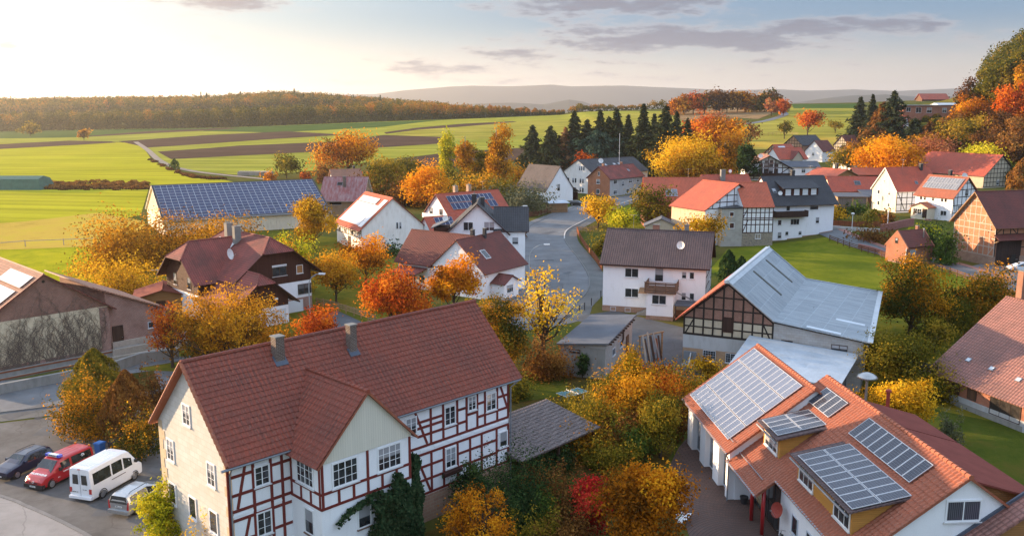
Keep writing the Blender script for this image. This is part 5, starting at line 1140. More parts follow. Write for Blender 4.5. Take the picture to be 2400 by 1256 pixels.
def right_group():
    g = 2.0
    h = House('cream_gable_house', 'tall pale house with sunlit cream gable and dark red roof, timbered on the side', 'house', (92.8, 211.3), 75, g)
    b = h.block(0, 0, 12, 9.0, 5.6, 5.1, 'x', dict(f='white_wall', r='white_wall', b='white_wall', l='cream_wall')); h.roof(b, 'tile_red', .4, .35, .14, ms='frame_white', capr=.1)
    wins(h, b, 'l', [(2.0, 4.2, .85, 1.0, 1, 1), (6.0, 4.2, .7, 1.0, 1, 1), (2.2, 1.4, .85, 1.1, 1, 1), (6.1, 1.4, .7, 1.0, 1, 1), (3.9, 7.2, .6, .7, 1, 1)])
    h.grid(b, 'f', (.6, 2.2, 3.8, 5.4), 8, mat='timber_black', w=.18, braces=[(.2, 5.3, 2.6, .7)]); h.chimney(b, 9.6, 4.0, 11.6, .7, .7, 'chimney_dark', 9); h.roofwin(b, 'f', 6, 1.6, .8, .9); aerial(h, b, 4.5, 4.2, 10.6)
    h = House('panel_roofed_house', 'white house with rows of grey panels on an orange roof and a small porch', 'house', (98.3, 194.9), 60, 1.8)
    b = h.block(0, 0, 9.4, 9.4, 5.8, 4.1, 'y', 'white_wall'); h.roof(b, 'tile_orange', .5, .4, .14, ms='tile_orange', capr=.1); h.panels(b, 'l', .6, 2.0, 12, 2, .68, 1.75, .03, .06, 'solar_grey', .1)
    wins(h, b, 'l', [(9.4 - q - .45, 4.6, .45, .9, 1, 1) for q in (7.75, 6.8, 4.7, 2.45, 1.6)], sill=None, fm='frame_brown'); h.win(b, 'l', 6.6, 1.5, 1.5, 1.1, 2, 1)
    h.grid(b, 'f', (.5, 2.2, 3.9, 5.7, 7.3, 8.7), 6, mat='timber_black', w=.17, braces=[(.2, 5.6, 1.6, .6), (9.2, 5.6, 7.8, .6)]); wins(h, b, 'f', [(4.2, 6.0, 1.0, 1.1, 1, 1), (2, 2.6, .9, 1.1), (6.5, 2.6, .9, 1.1)], fm='frame_brown')
    p = h.block(-2.6, 4.2, 2.6, 4.2, 3.2, .9, 'x', 'cream_wall', name='porch'); h.roof(p, 'tile_orange', .35, (.35, 0), .1, hip=(1.2, 0), name='porch_roof'); h.win(p, 'l', .5, 1.5, 2.2, 1.3, 4, 2); h.door(p, 'l', 3.0, .8, .9, 2.0)
    k = MB(); [k.box(-3.0 - .28 * i, -2.62, 3.0, 4.4, -.8, .7 - .17 * i) for i in range(5)]; h.part('steps', k, 'brick_purple')
    h.chimney(b, 6.4, 5.5, 11.2, .8, .6, 'chimney_dark', 8.8); h.dish((5.6, 1.4, 10.2), (-.3, -1, .3), .75, parent=b.roof)
    h = House('timbered_great_barn', 'big barn with broad red roof and square black timber grid on beige gable', 'barn', (149, 277.5), 65, 2.0)
    b = h.block(0, 0, 15.2, 27, 4.2, 6.2, 'y', 'beige_infill'); h.roof(b, 'tile_red', .5, .5, .15, ms='timber_brown', capr=.1); h.grid(b, 'f', (.6, 2.0, 3.4, 4.8, 6.2, 7.6, 8.9), 10, mat='timber_black', w=.2); h.win(b, 'f', 6.2, 1.0, 1.1, 1.6, 1, 1)
    k = MB(); k.slab([(15.1, -.3, 4.1), (19, -.3, 2.3), (19, 12, 2.3), (15.1, 12, 4.1)], .12); c = h.part('lean_to_roof', k, 'timber_brown'); k = MB(); k.box(15.2, 18.6, .2, 11.5, -1, 2.5); k.build('lean_to_wall', 'beige_infill', c)
    h = House('brick_barn', 'tall orange brick barn with pale timbers, dark red roof and brown gate', 'barn', (83.5, 150.0), 75)
    b = h.block(0, 0, 19, 9.7, 7.2, 5.25, 'x', dict(l='brick_orange', f='brick_orange', r='brick_orange', b='brick_orange'), plinth=(1.7, 'sandstone')); h.roof(b, 'tile_maroon', .55, (.7, .4), .14, ms='wood_pale', capr=.12)
    h.grid(b, 'l', (1.75, 3.3, 4.8, 6.1, 7.2, 8.6, 10.0, 11.0), 8, mat='timber_grey', w=.15, braces=[(.3, 3.2, 1.3, 1.8), (9.3, 3.2, 8.3, 1.8), (2.4, 8.5, 3.3, 7.2), (7.3, 8.5, 6.4, 7.2)])
    for (u, z) in ((2.2, 4.9), (5.2, 4.9), (7.6, 4.9), (2.2, 7.3), (5.0, 7.3), (3.8, 9.9)): k = MB(); k.beam(Vector((0, 9.7 - u, z)), Vector((0, 9.7 - u - .75, z)), (-1, 0, 0), .14, .07); h.part('lintel', k, 'wood_pale')
    S = [(u, 5.0, u, 7.0) for u in (.15, 1.6, 3.1, 4.6, 6.1, 7.6, 9.1)] + [(0, 6.9, 10, 6.9), (0, 5.6, 10, 5.6), (.2, 5.7, 1.5, 6.8), (3.2, 6.8, 4.4, 5.7)]; h.timber(b, 'f', S + [(.12, 1.7, .12, 5.5), (5.6, 1.7, 5.6, 5.0), (6.6, 1.7, 6.6, 5), (5.6, 3.2, 7, 3.2)], .17, .03, 'timber_black')
    k = MB(); k.slab([(-.35, -1.3, 4.65), (7.5, -1.3, 4.65), (7.5, 0, 5.5), (-.35, 0, 5.5)], .1); h.part('gate_canopy', k, 'tile_maroon'); k = MB(); k.beam((-.2, -.03, 4.1), (-.2, -1.1, 4.6), (-1, 0, 0), .14, .14); h.part('bracket', k, 'wood_pale')
    h.door(b, 'f', .5, .05, 4.9, 4.6, 'boards_gate', True, 'barn_gate'); h.door(b, 'f', 3.7, .08, .9, 1.8, 'timber_black', False, 'wicket_door', proud=.09); h.win(b, 'f', 6.9, 1.2, 1.2, 1.3, 2, 1)
    h = House('brick_hut', 'small red brick hut with maroon roof and metal flue on the lawn edge', 'shed', (69.2, 152.0), 65)
    b = h.block(0, 0, 6.6, 4.4, 3.2, 2.35, 'x', 'brick_small', plinth=(.3, 'brick_purple')); h.roof(b, 'tile_maroon', .25, (-.1, -.15), .12, capr=.08)
    k = MB()
    for x in (-.02, 6.4): k = MB(); k.prism([(x, -.35, 3.0), (x, 2.2, 5.85), (x, 4.75, 3.0), (x, 4.75, 2.7), (x, 2.2, 5.4), (x, -.35, 2.7)], (.24, 0, 0)); h.part('parapet', k, 'brick_small')
    h.win(b, 'l', 1.9, 3.5, .6, 1.0, 1, 1, 'frame_brown', sill=None); h.win(b, 'f', 1.0, 1.2, 1.3, 1.3, 2, 2, 'frame_grey')
    h.door(b, 'f', 4.2, .25, 1.1, 2.1, 'brick_orange', False, 'bricked_doorway', proud=.02); h.chimney(b, 5.9, 3.0, 6.2, .5, .5, 'chimney_red', 4.5); k = MB(); k.tube([(5.2, 1.0, 4.0), (5.2, 1.0, 5.9)], .1, 8); k.lathe([(.16, 0), (.1, .12), (.01, .16)], (5.2, 1, 5.9), 8); h.part('flue', k, 'steel')
    m = MB(); m.tube([(-.04, -.06, 3.0), (-.04, -.06, 0)], .05, 6); h.part('downpipe', m, 'lamp_white')
    h = House('tiled_stable', 'long low barn with worn brown tiled roof and roof vents, right edge', 'barn', (43.0, 70.4), 72)
    b = h.block(.35, .1, 17, 10.4, 2.6, 6.3, 'y', dict(l='brick_small', f='brick_yellow', r='brick_small', b='brick_small'), plinth=(1.0, 'grey_plaster')); h.roof(b, 'tile_farbrown', .45, (.35, .35), .14, capr=.1)
    wins(h, b, 'l', [(.6, 1.1, 1.0, 1.1, 1, 1), (2.4, 1.1, 1.0, 1.1, 1, 1), (4.3, 1.1, 1.0, 1.1, 1, 1)], fm='timber_brown', pm='boards_brown', sill=None); h.win(b, 'l', 6.8, .55, 3.2, 1.85, 3, 1, 'timber_brown', 'timber_black', None)
    k = MB(); k.box(.28, .36, .2, 10.4, -.5, .5); h.part('ledge', k, 'concrete'); h.door(b, 'f', .5, 0, 1.1, 1.9, 'timber_black')
    for (u, v) in ((2.2, 2.0), (4.9, 1.9), (7.9, 1.7)): h.roofwin(b, 'l', u, v, .5, .45, 'rooflight_pale', 'zinc')
    h.chimney(b, 9.9, 10.1, 11.6, .65, .65, 'chimney_red', 7)
    k = MB(); k.slab([(-1.6, 10.5, 1.9), (.3, 10.5, 2.9), (.3, 14.5, 2.9), (-1.6, 14.5, 1.9)], .1); e = h.part('side_shed_roof', k, 'tile_carport'); k = MB(); k.box(-1.3, .3, 10.6, 14.3, -.5, 2.0); k.build('side_shed_wall', 'boards_brown', e)
    # low houses behind the black-roofed house
    h = House('bungalow', 'long low bungalow with dark red roof, skylight and hipped end', 'house', (85.2, 233), 92, 2.2)
    b = h.block(0, 0, 13, 9, 3.4, 3.3, 'x', 'cream_wall'); h.roof(b, 'tile_red', .5, .5, .13, hip=(0, 2.8), capr=.1); h.roofwin(b, 'f', 6.4, 2.1, 1.6, 1.7); wins(h, b, 'f', [(2.5, 1.5, 2.4, 1.1, 3, 1), (7.5, 1.5, 1.4, 1.1)])
    h = House('double_garage', 'grey flat-roofed garage with two blue-grey timber doors', 'garage', (83.0, 223), 92, 2.2)
    b = h.block(0, 0, 7.6, 6, 2.7, 0, 'x', 'brick_pale'); k = MB(); k.slab([(-.4, -.5, 2.72), (8, -.5, 2.72), (7.6, 6.5, 3.1), (-.4, 6.5, 3.1)], .12); h.part('roof', k, 'bitumen_grey'); h.door(b, 'f', .5, 0, 3.0, 2.4, 'boards_grey', False, 'garage_door'); h.door(b, 'f', 4.1, 0, 3.0, 2.4, 'boards_grey', False, 'garage_door')
    h = House('brown_shed', 'dark brown wooden shed with grey roof beside the double garage', 'shed', (91.2, 226), 95, 2.2)
    b = h.block(0, 0, 6, 6, 2.6, 0, 'x', 'boards_brown'); k = MB(); k.slab([(-.3, -.5, 2.6), (6.3, -.5, 2.6), (6.3, 6.5, 3.6), (-.3, 6.5, 3.6)], .12); h.part('roof', k, 'bitumen_grey'); h.door(b, 'f', 2, 0, 1.2, 2.0, 'boards_dark')
    h = House('brick_cabin', 'brick and wood cabin with low bright red roof and round window', 'house', (101.5, 276), 60, 2.2)
    b = h.block(0, 0, 10, 11, 3.9, 1.9, 'y', 'boards_larch'); h.roof(b, 'tile_bright', .7, .6, .13, ms='wood_pale'); wins(h, b, 'f', [(6.4, 3.0, .8, .8)], fm='frame_grey'); h.door(b, 'f', 2, 0, 1.2, 2.1, 'boards_dark'); h.chimney(b, 5.2, 4, 7.6, .8, .8, 'chimney_dark', 5)
    h = House('red_garage', 'long shed with plain red roof beside the brick cabin', 'shed', (114, 292), 92, 2.3)
    b = h.block(0, 0, 12, 7, 3.2, 1.9, 'x', 'boards_brown'); h.roof(b, 'tile_bright', .4, .3, .12); h.door(b, 'f', 4, 0, 2.4, 2.2, 'boards_dark')
    # the balconied timber chalet and its neighbours
    h = House('balcony_chalet', 'timber-framed chalet with glazed red-brown gable and long dark balcony', 'house', (82.5, 309), 95, 2.2)
    b = h.block(0, 0, 14.6, 14, 4.6, 4.0, 'y', 'white_wall'); h.roof(b, 'tile_pale', 1.3, (1.6, .5), .16, ms='timber_maroon', capr=.1)
    h.grid(b, 'f', (.6, 2.1, 4.5, 6.0), 6, mat='timber_maroon', w=.26, braces=[(.3, 4.4, 3.2, 2.3), (14.3, 4.4, 11.4, 2.3)]); wins(h, b, 'f', [(4.0 + i * 1.75, z, 1.4, t) for z, t in ((2.4, 1.8), (4.7, 1.1)) for i in range(4)] + [(6.0, 6.2, 1.1, .9), (7.7, 6.2, 1.1, .9)], fm='timber_red')
    k = MB(); k.box(.4, 15, -1.4, 0, 1.5, 1.65); k.box(.4, 15, -1.45, -1.35, 1.65, 2.7); h.part('balcony', k, 'boards_gate'); h.dish((5, 3, 8.4), (-.3, -1, .3), .8, parent=b.roof)
    h = House('flat_white_house', 'low white house with shallow dark grey roof next to the chalet', 'house', (101, 327), 92, 2.2)
    b = h.block(0, 0, 13, 8, 3.6, 1.7, 'x', 'white_wall'); h.roof(b, 'bitumen_grey', .5, .4, .14); wins(h, b, 'f', [(2.2, 1.4, 1.4, 1.5), (6.5, 1.4, 1.4, 1.5)]); h.door(b, 'f', 10.6, .2, 2.1, 2.4, 'boards_larch')
    for (nm, lb, x, y, az, L, W, hh, rs, rg, ms, gm, rf, tim, zb) in (
        ('field_barn', 'farthest timbered barn with blue-grey roof at the edge of the field', 134, 408, 58, 15, 11, 7.2, 4.2, 'x', 'brick_pale', None, 'tile_black', 1, 3.2),
        ('white_gable_cottage', 'cottage with plain white upper gable and brown roof behind the flat-roofed house', 140, 398, 52, 10, 9, 5.6, 4.4, 'x', 'white_wall', None, 'tile_maroon', 0, 2.6),
        ('small_timbered_barn', 'small timbered gable with dark roof beside the brown larch tree', 159, 418, 55, 10, 8, 6.0, 4.4, 'x', 'beige_infill', None, 'tile_maroon', 1, 4.0),
        ('skylit_barn', 'timbered barn with large skylight in its red roof behind the chalet', 117, 383, 55, 12, 10, 4.6, 4.2, 'x', 'beige_infill', None, 'tile_red', 1, 2.6)):
        h = House(nm, lb, 'barn', (x, y), az, zb); b = h.block(0, 0, L, W, hh, rs, rg, ms, gmat=gm, z0=-4); h.roof(b, rf, .4, .4, .13, capr=.1)
        if tim: h.grid(b, 'l', (hh - 4, hh - 2.4, hh - .9, hh + .6, hh + 2), 7, mat='timber_black', w=.22)
        wins(h, b, 'l', [(W * .4, hh - 1.4 if nm != 'white_gable_cottage' else hh - 2.2, 1.2, 1.4)])
        if nm == 'skylit_barn': h.roofwin(b, 'f', 2.0, 2.6, 4.5, 2.8, 'rooflight_pale', 'zinc')
    h = House('white_gabled_cottage', 'white cottage gable facing right with wine red roof in the far group', 'house', (130, 362), -35, 2.4)
    b = h.block(0, 0, 8.5, 13, 4.4, 5.2, 'y', 'white_wall', z0=-2); h.roof(b, 'tile_wine', .4, .4, .13, capr=.1); wins(h, b, 'r', [(4, 1.5, 1, 1.4)]); wins(h, b, 'f', [(3.7, 5, 1.1, 1.3), (1.2, 1.4, 1, 1.4), (6, 1.4, 1, 1.4)])
    h.e.location = (*off((137.5, 352), 55, 0, 0), 2.4); h.e.rotation_euler.z = R(90 - 68 + 0)
    h = House('red_cottage', 'cottage with several wine red roof slopes directly behind the grey flat roof', 'house', (105, 346), 70, 2.4)
    b = h.block(0, 0, 13, 9, 5.2, 4.0, 'x', 'white_wall', z0=-2); h.roof(b, 'tile_red', .4, .4, .13, capr=.1); d = h.block(5.2, -1.5, 4.6, 4, 5.4, 2.6, 'y', 'beige_infill', z0=-2, name='cross_wing'); h.roof(d, 'tile_wine', .3, .3, .1, name='cross_roof')
    # on the hill
    x, y, z_ = A(2116, 268, 440); h = House('hill_bungalow', 'flat-roofed brick bungalow with white windows on the hillside', 'house', (x, y), 92, z_)
    b = h.block(0, 0, 17.5, 8, 4.2, 0, 'x', 'brick_small', z0=-3); k = MB(); k.box(-.5, 18, -.8, 8.5, 4.2, 4.5); h.part('roof', k, 'sheet_edge'); wins(h, b, 'f', [(1.5, 1.3, 2.2, 2, 2, 1), (6.2, .6, 2.6, 2.7, 2, 1), (11.5, .6, 2.4, 2.7, 2, 1)])
    w = h.block(17.5, 1, 10.5, 9, 4.4, .9, 'x', dict(f='brick_small', l='white_wall', r='brick_small', b='brick_small'), z0=-3, name='wing'); h.roof(w, 'sheet_edge', .4, .4, .2, name='wing_roof'); wins(h, w, 'f', [(2, .8, 2, 2.2, 2, 1)])
    x, y = T(2161, 238); h = House('hilltop_barn', 'long dark barn with red roof on the skyline', 'barn', (x, y), 92, terrain(x, y) - .2)
    k = y / 2022; b = h.block(0, 0, 58 * k, 34 * k, 6 * k, 11 * k, 'x', 'boards_brown', z0=-6); h.roof(b, 'tile_red', 1.5, 1, .3)
    x, y = T(2112, 318); h = House('hillside_cottage', 'steep red roof showing between the dark conifers on the slope', 'house', (x, y), 60, terrain(x, y) - .5)
    b = h.block(0, 0, 6, 8, 3.5, 6.0, 'y', 'white_wall', z0=-2); h.roof(b, 'tile_red', .4, .4, .13)
right_group()
def left_group():
    h = House('ivy_barn', 'old brick barn with bare vines on ochre gable wall, left edge', 'barn', (-44.7, 94.6), 44.5)
    b = h.block(-12.6, 0, 12.6, 20, 5.6, 4.3, 'y', dict(f='ivy_wall', r='brick_red', b='brick_red', l='brick_red'), gmat='brick_brown'); h.roof(b, 'tile_pale', .75, (.45, .3), .13, ms='tile_maroon', capr=.11)
    h.panels(b, 'l', 12.2, .5, 3, 1, 2.4, 4.2, .04, .04, 'solar_light', .12); h.panels(b, 'l', 12.2, 5.2, 3, 1, 2.4, 1.7, .04, .04, 'solar_light', .12)
    k = MB(); k.box(-.95, .03, -.04, .3, -1, 5.5); h.part('quoins', k, 'brick_purple'); k = MB(); k.box(-12.6, 0, -.05, .0, -.5, .9); h.part('plinth', k, 'brick_purple')
    k = MB(); k.lathe([(.001, 0), (.16, 0), (.16, .02)], (0, 0, 0), 12); v = h.part('vent_hole', k, 'timber_black'); v.matrix_basis = Matrix.Translation((-6.3, -.03, 9.2)) @ Matrix.Rotation(pi / 2, 4, 'X')
    m = MB(); m.prism([(0, .55, -1), (6.7, .55, -1), (6.7, .55, 4.05), (0, .55, 7.0)], (0, 14, 0)); h.part('shed_wall', m, 'brick_purple')
    k = MB(); k.slab([(-1.5, .15, 7.75), (7.0, .15, 4.0), (7.0, 15, 4.0), (-1.5, 15, 7.75)], .14); h.part('shed_roof', k, 'tile_pale')
    SH = ((0, .55, 0), (1, 0, 0), (0, -1, 0), 6.7); h.door(SH, None, .55, .62, 1.05, 2.35, 'boards_gate'); h.win(SH, None, 4.5, 2.1, .85, .75, 1, 1, 'frame_grey')
    v = MB(); rr = random.Random(4)
    for i in range(170):
        x = -12.4 + rr.random() * 11.3; z = .1; pts = [(x, -.05, z)]; dx = rr.uniform(-.2, .2); ztop = rr.uniform(2.5, 5.6) if i % 4 else rr.uniform(5, 9.2)
        while z < ztop:
            dx = dx * .7 + rr.uniform(-.6, .6); x = min(-.4, max(-12.5, x + dx * .45)); z += rr.uniform(.2, .45)
            if z > 5.6 + 4.2 * (1 - abs(x + 6.3) / 6.3) - .3: break
            pts.append((x, -.05 - rr.random() * .05, z))
            if rr.random() < .9:
                q = [pts[-1]]; a, c = x, z
                for _ in range(rr.randint(2, 5)): a = min(-.2, max(-12.5, a + rr.uniform(-.35, .35))); c += rr.uniform(-.12, .3); q.append((a, -.06, min(c, 5.5 + 4.2 * (1 - abs(a + 6.3) / 6.3))))
                v.tube(q, [.012] + [.007] * (len(q) - 1), 3, cap=False)
        if len(pts) > 2: v.tube(pts, [.022 - .014 * j / len(pts) for j in range(len(pts))], 4, cap=False)
    vo = v.build('climbing_vine', 'dirt_ivy'); vo.location = h.e.location; vo.rotation_euler = h.e.rotation_euler; tag(vo, 'leafless brown vine spread over the ochre barn gable', 'vine')
    t = empty('terrace_steps', h.e.location, h.e.rotation_euler.z, 'concrete terrace edge with rust-red coping below the vine-covered gable', 'terrace')
    for i, (y, z) in enumerate(((-1.1, .55), (-2.0, .1))): k = MB(); k.box(-13, .6, y, y + 1.2, -.5, z); k.build('wall', 'concrete', t); k = MB(); k.box(-13, .7, y - .05, y + .15, z, z + .12); k.build('coping', 'terrace_edge', t)
    k = MB(); k.box(.4, 3.2, -.9, .5, -.5, .6); k.build('landing', 'concrete', t); k = MB(); k.box(.7, 3.3, -1.0, -.88, .55, .72); k.build('coping', 'terrace_edge', t)
    o = off((-44.7, 94.6), 44.5, 0, 0)
    a0, a1 = U(-30, 928), U(150, 893); wl = strip('retaining_wall', [a0, a1, U(200, 880)], -.2, .2, 'concrete', .95, 0, None); tag(wl, 'weathered grey concrete wall between street and ivy barn', 'wall')
    a2 = strip('retaining_wall', [U(240, 880), U(330, 850), U(420, 838)], -.2, .2, 'concrete', 1.1, 0, None); tag(a2, 'short concrete garden wall behind the brown thuja', 'wall')
    for i in range(3):
        w_ = strip('sleeper_wall', [U(265, 846 - i * 9), U(340, 832 - i * 9), U(440, 818 - i * 9)], -.15, .15, 'timber_grey', .45 + .4 * i, 0, None); tag(w_, ('lowest', 'middle', 'topmost')[i] + ' row of grey timber sleepers on the terraced bank', 'retaining wall', 'timber sleeper terraces')
    h = House('garden_shed', 'low red-brown shed with flat pitched roof beside the chalet', 'shed', U(322, 745), 70)
    b = h.block(0, 0, 6.5, 6, 2.6, .9, 'y', 'boards_larch'); h.roof(b, 'bitumen_red', .5, .5, .1); h.door(b, 'f', 2.5, 0, 1.0, 2.0, 'boards_dark')
    h = House('metal_roofed_farmhouse', 'farmhouse with patchy dark red metal roof behind the solar barn', 'house', (-48.5, 222), 92)
    b = h.block(0, 0, 10.6, 12, 4.6, 4.9, 'x', 'brick_pale'); h.roof(b, 'metal_red', .9, .5, .12, ms='frame_white'); h.chimney(b, 5.4, 3.4, 9.9, .7, .8, 'chimney_brick', 5.5); h.roofwin(b, 'f', 3.4, 4.6, 1.4, 1.2, 'timber_black'); h.win(b, 'f', 2.2, 3.0, 3.0, 1.5, 3, 1, 'timber_brown', 'timber_black'); wins(h, b, 'f', [(1.5, .8, 1.1, 1.2), (6, .8, 1.1, 1.2)])
    h = House('brown_roofed_cottage', 'small white-gabled cottage with pale brown roof beyond the metal roof', 'house', (-53, 262), 68)
    b = h.block(0, 0, 8.5, 8.5, 5.2, 3.6, 'x', 'white_wall'); h.roof(b, 'tile_pale', .5, .5, .13, capr=.1); h.win(b, 'r', 3.4, 5.0, 1.4, 2.0, 1, 1, 'frame_white', 'boards_larch'); h.chimney(b, 7, 5, 9.8, .6, .6, 'chimney_dark', 7.5); wins(h, b, 'f', [(2, 2, 1.2, 1.3), (5.5, 2, 1.2, 1.3)])
    # flat-roofed workshop
    h = House('workshop', 'grey concrete workshop with flat dark roof and fallen leaves', 'shed', (4.85, 86.9), 110)
    b = h.block(.1, .1, 4.7, 12.6, 3.2, 0, 'x', dict(f='concrete', r='grey_block', l='concrete', b='concrete')); m = MB(); m.slab([(-.2, -.35, 3.32), (5.2, -.35, 3.8), (5.2, 13.1, 3.8), (-.2, 13.1, 3.32)], .14); h.part('roof', m, 'bitumen_grey', )
    m = MB(); m.prism([(.1, .1, 3.2), (4.8, .1, 3.2), (4.8, .1, 3.74), (.1, .1, 3.33)], (0, 12.6, 0)); h.part('upper_wall', m, 'grey_block')
    [(lambda m: (m.box(4.7, 5.35, .5 + i * 1.0, .62 + i * 1.0, 3.55, 3.72), h.part('rafter', m, 'timber_brown')))(MB()) for i in range(12)]; m = MB(); m.tube([(4.95, 7.5, 3.5), (4.95, 7.5, 2.4), (4.95, 6.6, 2.1)], .1, 7); h.part('stove_pipe', m, 'timber_brown')
    h.win(b, 'f', .9, 2.5, 1.2, .4, 1, 1, 'timber_brown', sill=None); wins(h, b, 'r', [(3, 1.6, 1.2, .8), (6.5, 1.6, 1.2, .8)], fm='frame_grey'); h.door(b, 'r', 9.5, 0, 1.1, 2.1, 'boards_brown')
    # carport
    h = House('carport', 'dark tiled lean-to carport roof on posts beside the farmhouse', 'carport', off((6.95, 65.6), 42, -9.4, 0), 42)
    m = MB(); m.slab([(0, 0, 2.3), (9.4, 0, 2.3), (9.4, 5.6, 3.35), (0, 5.6, 3.35)], .1); r = h.part('roof', m, 'tile_carport')
    m = MB(); s = math.atan2(1.05, 5.6); tilefield(m, Vector((0, 0, 2.3)) + Vector((0, -sin(s), cos(s))) * .1, (1, 0, 0), (0, cos(s), sin(s)), [(0, 0), (9.4, 0), (9.4, 5.68), (0, 5.68)], .33, .42, .05, .035, 4); m.build('roof_tiles', 'tile_carport', r)
    for (x, y) in ((.5, .4), (4.7, .4), (9.0, .4), (9.0, 5.2), (4.7, 5.2)): m = MB(); m.box(x - .08, x + .08, y - .08, y + .08, -.3, 2.4 + y * .18); h.part('post', m, 'timber_brown')
    m = MB(); m.box(0, 9.2, 5.2, 5.35, -.3, 3.1); h.part('back_wall', m, 'boards_brown'); m = MB(); m.box(-.6, 9.3, -.05, .1, .0, .5); 
left_group()
# ---------------------------------------------------------------- vegetation
PAL = {
 'orange': [(.10, .045, .008), (.38, .12, .010), (.68, .25, .014), (.82, .40, .02)], 'gold': [(.13, .085, .010), (.40, .21, .012), (.66, .37, .016), (.82, .52, .04)],
 'amber': [(.08, .05, .010), (.30, .13, .012), (.54, .24, .015), (.68, .36, .025)], 'redorange': [(.12, .022, .008), (.42, .07, .012), (.64, .15, .016), (.76, .28, .025)],
 'red': [(0.165, 0.014, 0.010), (0.401, 0.025, 0.016), (0.614, 0.051, 0.024), (0.708, 0.137, 0.032)], 'crimson': [(0.260, 0.014, 0.013), (0.531, 0.025, 0.024), (0.732, 0.046, 0.036), (0.779, 0.114, 0.048)],
 'olive': [(.06, .065, .012), (.14, .125, .016), (.28, .20, .022), (.42, .27, .03)], 'mixed': [(.03, .045, .010), (.13, .10, .014), (.42, .17, .014), (.68, .33, .02)],
 'yellowgreen': [(0.142, 0.171, 0.010), (0.330, 0.342, 0.016), (0.566, 0.502, 0.024), (0.732, 0.593, 0.040)], 'darkgreen': [(.012, .028, .012), (.022, .045, .016), (.04, .075, .024), (.07, .105, .03)],
 'green': [(.025, .05, .012), (.05, .09, .018), (.09, .14, .028), (.16, .20, .035)], 'spruce': [(.012, .022, .012), (.026, .042, .02), (.055, .07, .032), (.10, .095, .035)],
 'larch': [(.14, .06, .025), (.26, .115, .045), (.38, .19, .08), (.44, .25, .11)], 'brown': [(.06, .028, .012), (.13, .055, .018), (.23, .10, .025), (.34, .17, .04)],
 'greygreen': [(.05, .06, .03), (.10, .11, .055), (.16, .16, .085), (.22, .2, .11)], 'pine': [(.018, .04, .028), (.035, .065, .045), (.06, .10, .065), (.10, .13, .08)],
 'ivy': [(.012, .03, .014), (.025, .05, .022), (.045, .08, .035), (.08, .11, .05)], 'forest': [(.04, .05, .012), (.13, .12, .02), (.34, .19, .025), (.50, .16, .025)],
 'yellow': [(0.425, 0.228, 0.010), (0.708, 0.410, 0.016), (0.900, 0.593, 0.028), (0.900, 0.684, 0.064)], 'pinkbrown': [(.22, .06, .035), (.38, .13, .06), (.48, .2, .08), (.5, .28, .1)],
}
def leafmat(p):
    def f(nt):
        at = nt.new('ShaderNodeAttribute', attribute_name='tone'); rnd = nt.new('ShaderNodeNewGeometry').outputs['Random Per Island']
        k = nt.math('ADD', at.outputs['Fac'], nt.math('MULTIPLY_ADD', rnd, .3, -.15))
        col = nt.ramp(k, [(0, PAL[p][0]), (.36, PAL[p][1]), (.68, PAL[p][2]), (1, PAL[p][3])])
        d = nt.new('ShaderNodeBsdfDiffuse', {0: col}); t = nt.new('ShaderNodeBsdfTranslucent', {0: col})
        m = nt.new('ShaderNodeMixShader', {0: .36 if p not in ('spruce', 'darkgreen', 'pine', 'ivy') else .2}); nt.l.new(d.outputs[0], m.inputs[1]); nt.l.new(t.outputs[0], m.inputs[2])
        return m.outputs[0]
    return f
for p_ in PAL: RECIPE['leaf_' + p_] = leafmat(p_)
RECIPE['bark'] = plain((.075, .055, .042), .95, .4, 2, .05, 0, 14); RECIPE['birch_bark'] = plain((.34, .31, .28), .9, .4, 2, .05, 0, 10)
def quads(name, C, N, L, W, tone, mat, parent=None, fold=.0, axis=None, rng=None):
    """one mesh of many small leaf faces"""
    n = len(C); rng = rng or np.random.default_rng(1)
    N = N / (np.linalg.norm(N, axis=1, keepdims=True) + 1e-9)
    r = rng.normal(size=(n, 3)) if axis is None else axis
    a = r - N * (r * N).sum(1, keepdims=True); a /= np.linalg.norm(a, axis=1, keepdims=True) + 1e-9; b = np.cross(N, a)
    L = np.broadcast_to(np.asarray(L, float), (n,))[:, None]; W = np.broadcast_to(np.asarray(W, float), (n,))[:, None]
    V = np.stack([C - a * L / 2, C + b * W / 2 + a * L * .08, C + a * L / 2, C - b * W / 2 + a * L * .08], 1).reshape(-1, 3).astype(np.float32)
    me = bpy.data.meshes.new(name); me.vertices.add(4 * n); me.loops.add(4 * n); me.polygons.add(n)
    me.vertices.foreach_set('co', V.ravel()); me.loops.foreach_set('vertex_index', np.arange(4 * n, dtype=np.int32))
    me.polygons.foreach_set('loop_start', np.arange(0, 4 * n, 4, dtype=np.int32)); me.polygons.foreach_set('loop_total', np.full(n, 4, np.int32))
    at = me.attributes.new('tone', 'FLOAT', 'FACE'); at.data.foreach_set('value', np.clip(tone, 0, 1).astype(np.float32))
    me.materials.append(MAT(mat)); me.update(); me.validate()
    return link(name, me, parent)
SEED = [10]
def sphere(rng, n):
    v = rng.normal(size=(n, 3)); return v / np.linalg.norm(v, axis=1, keepdims=True)
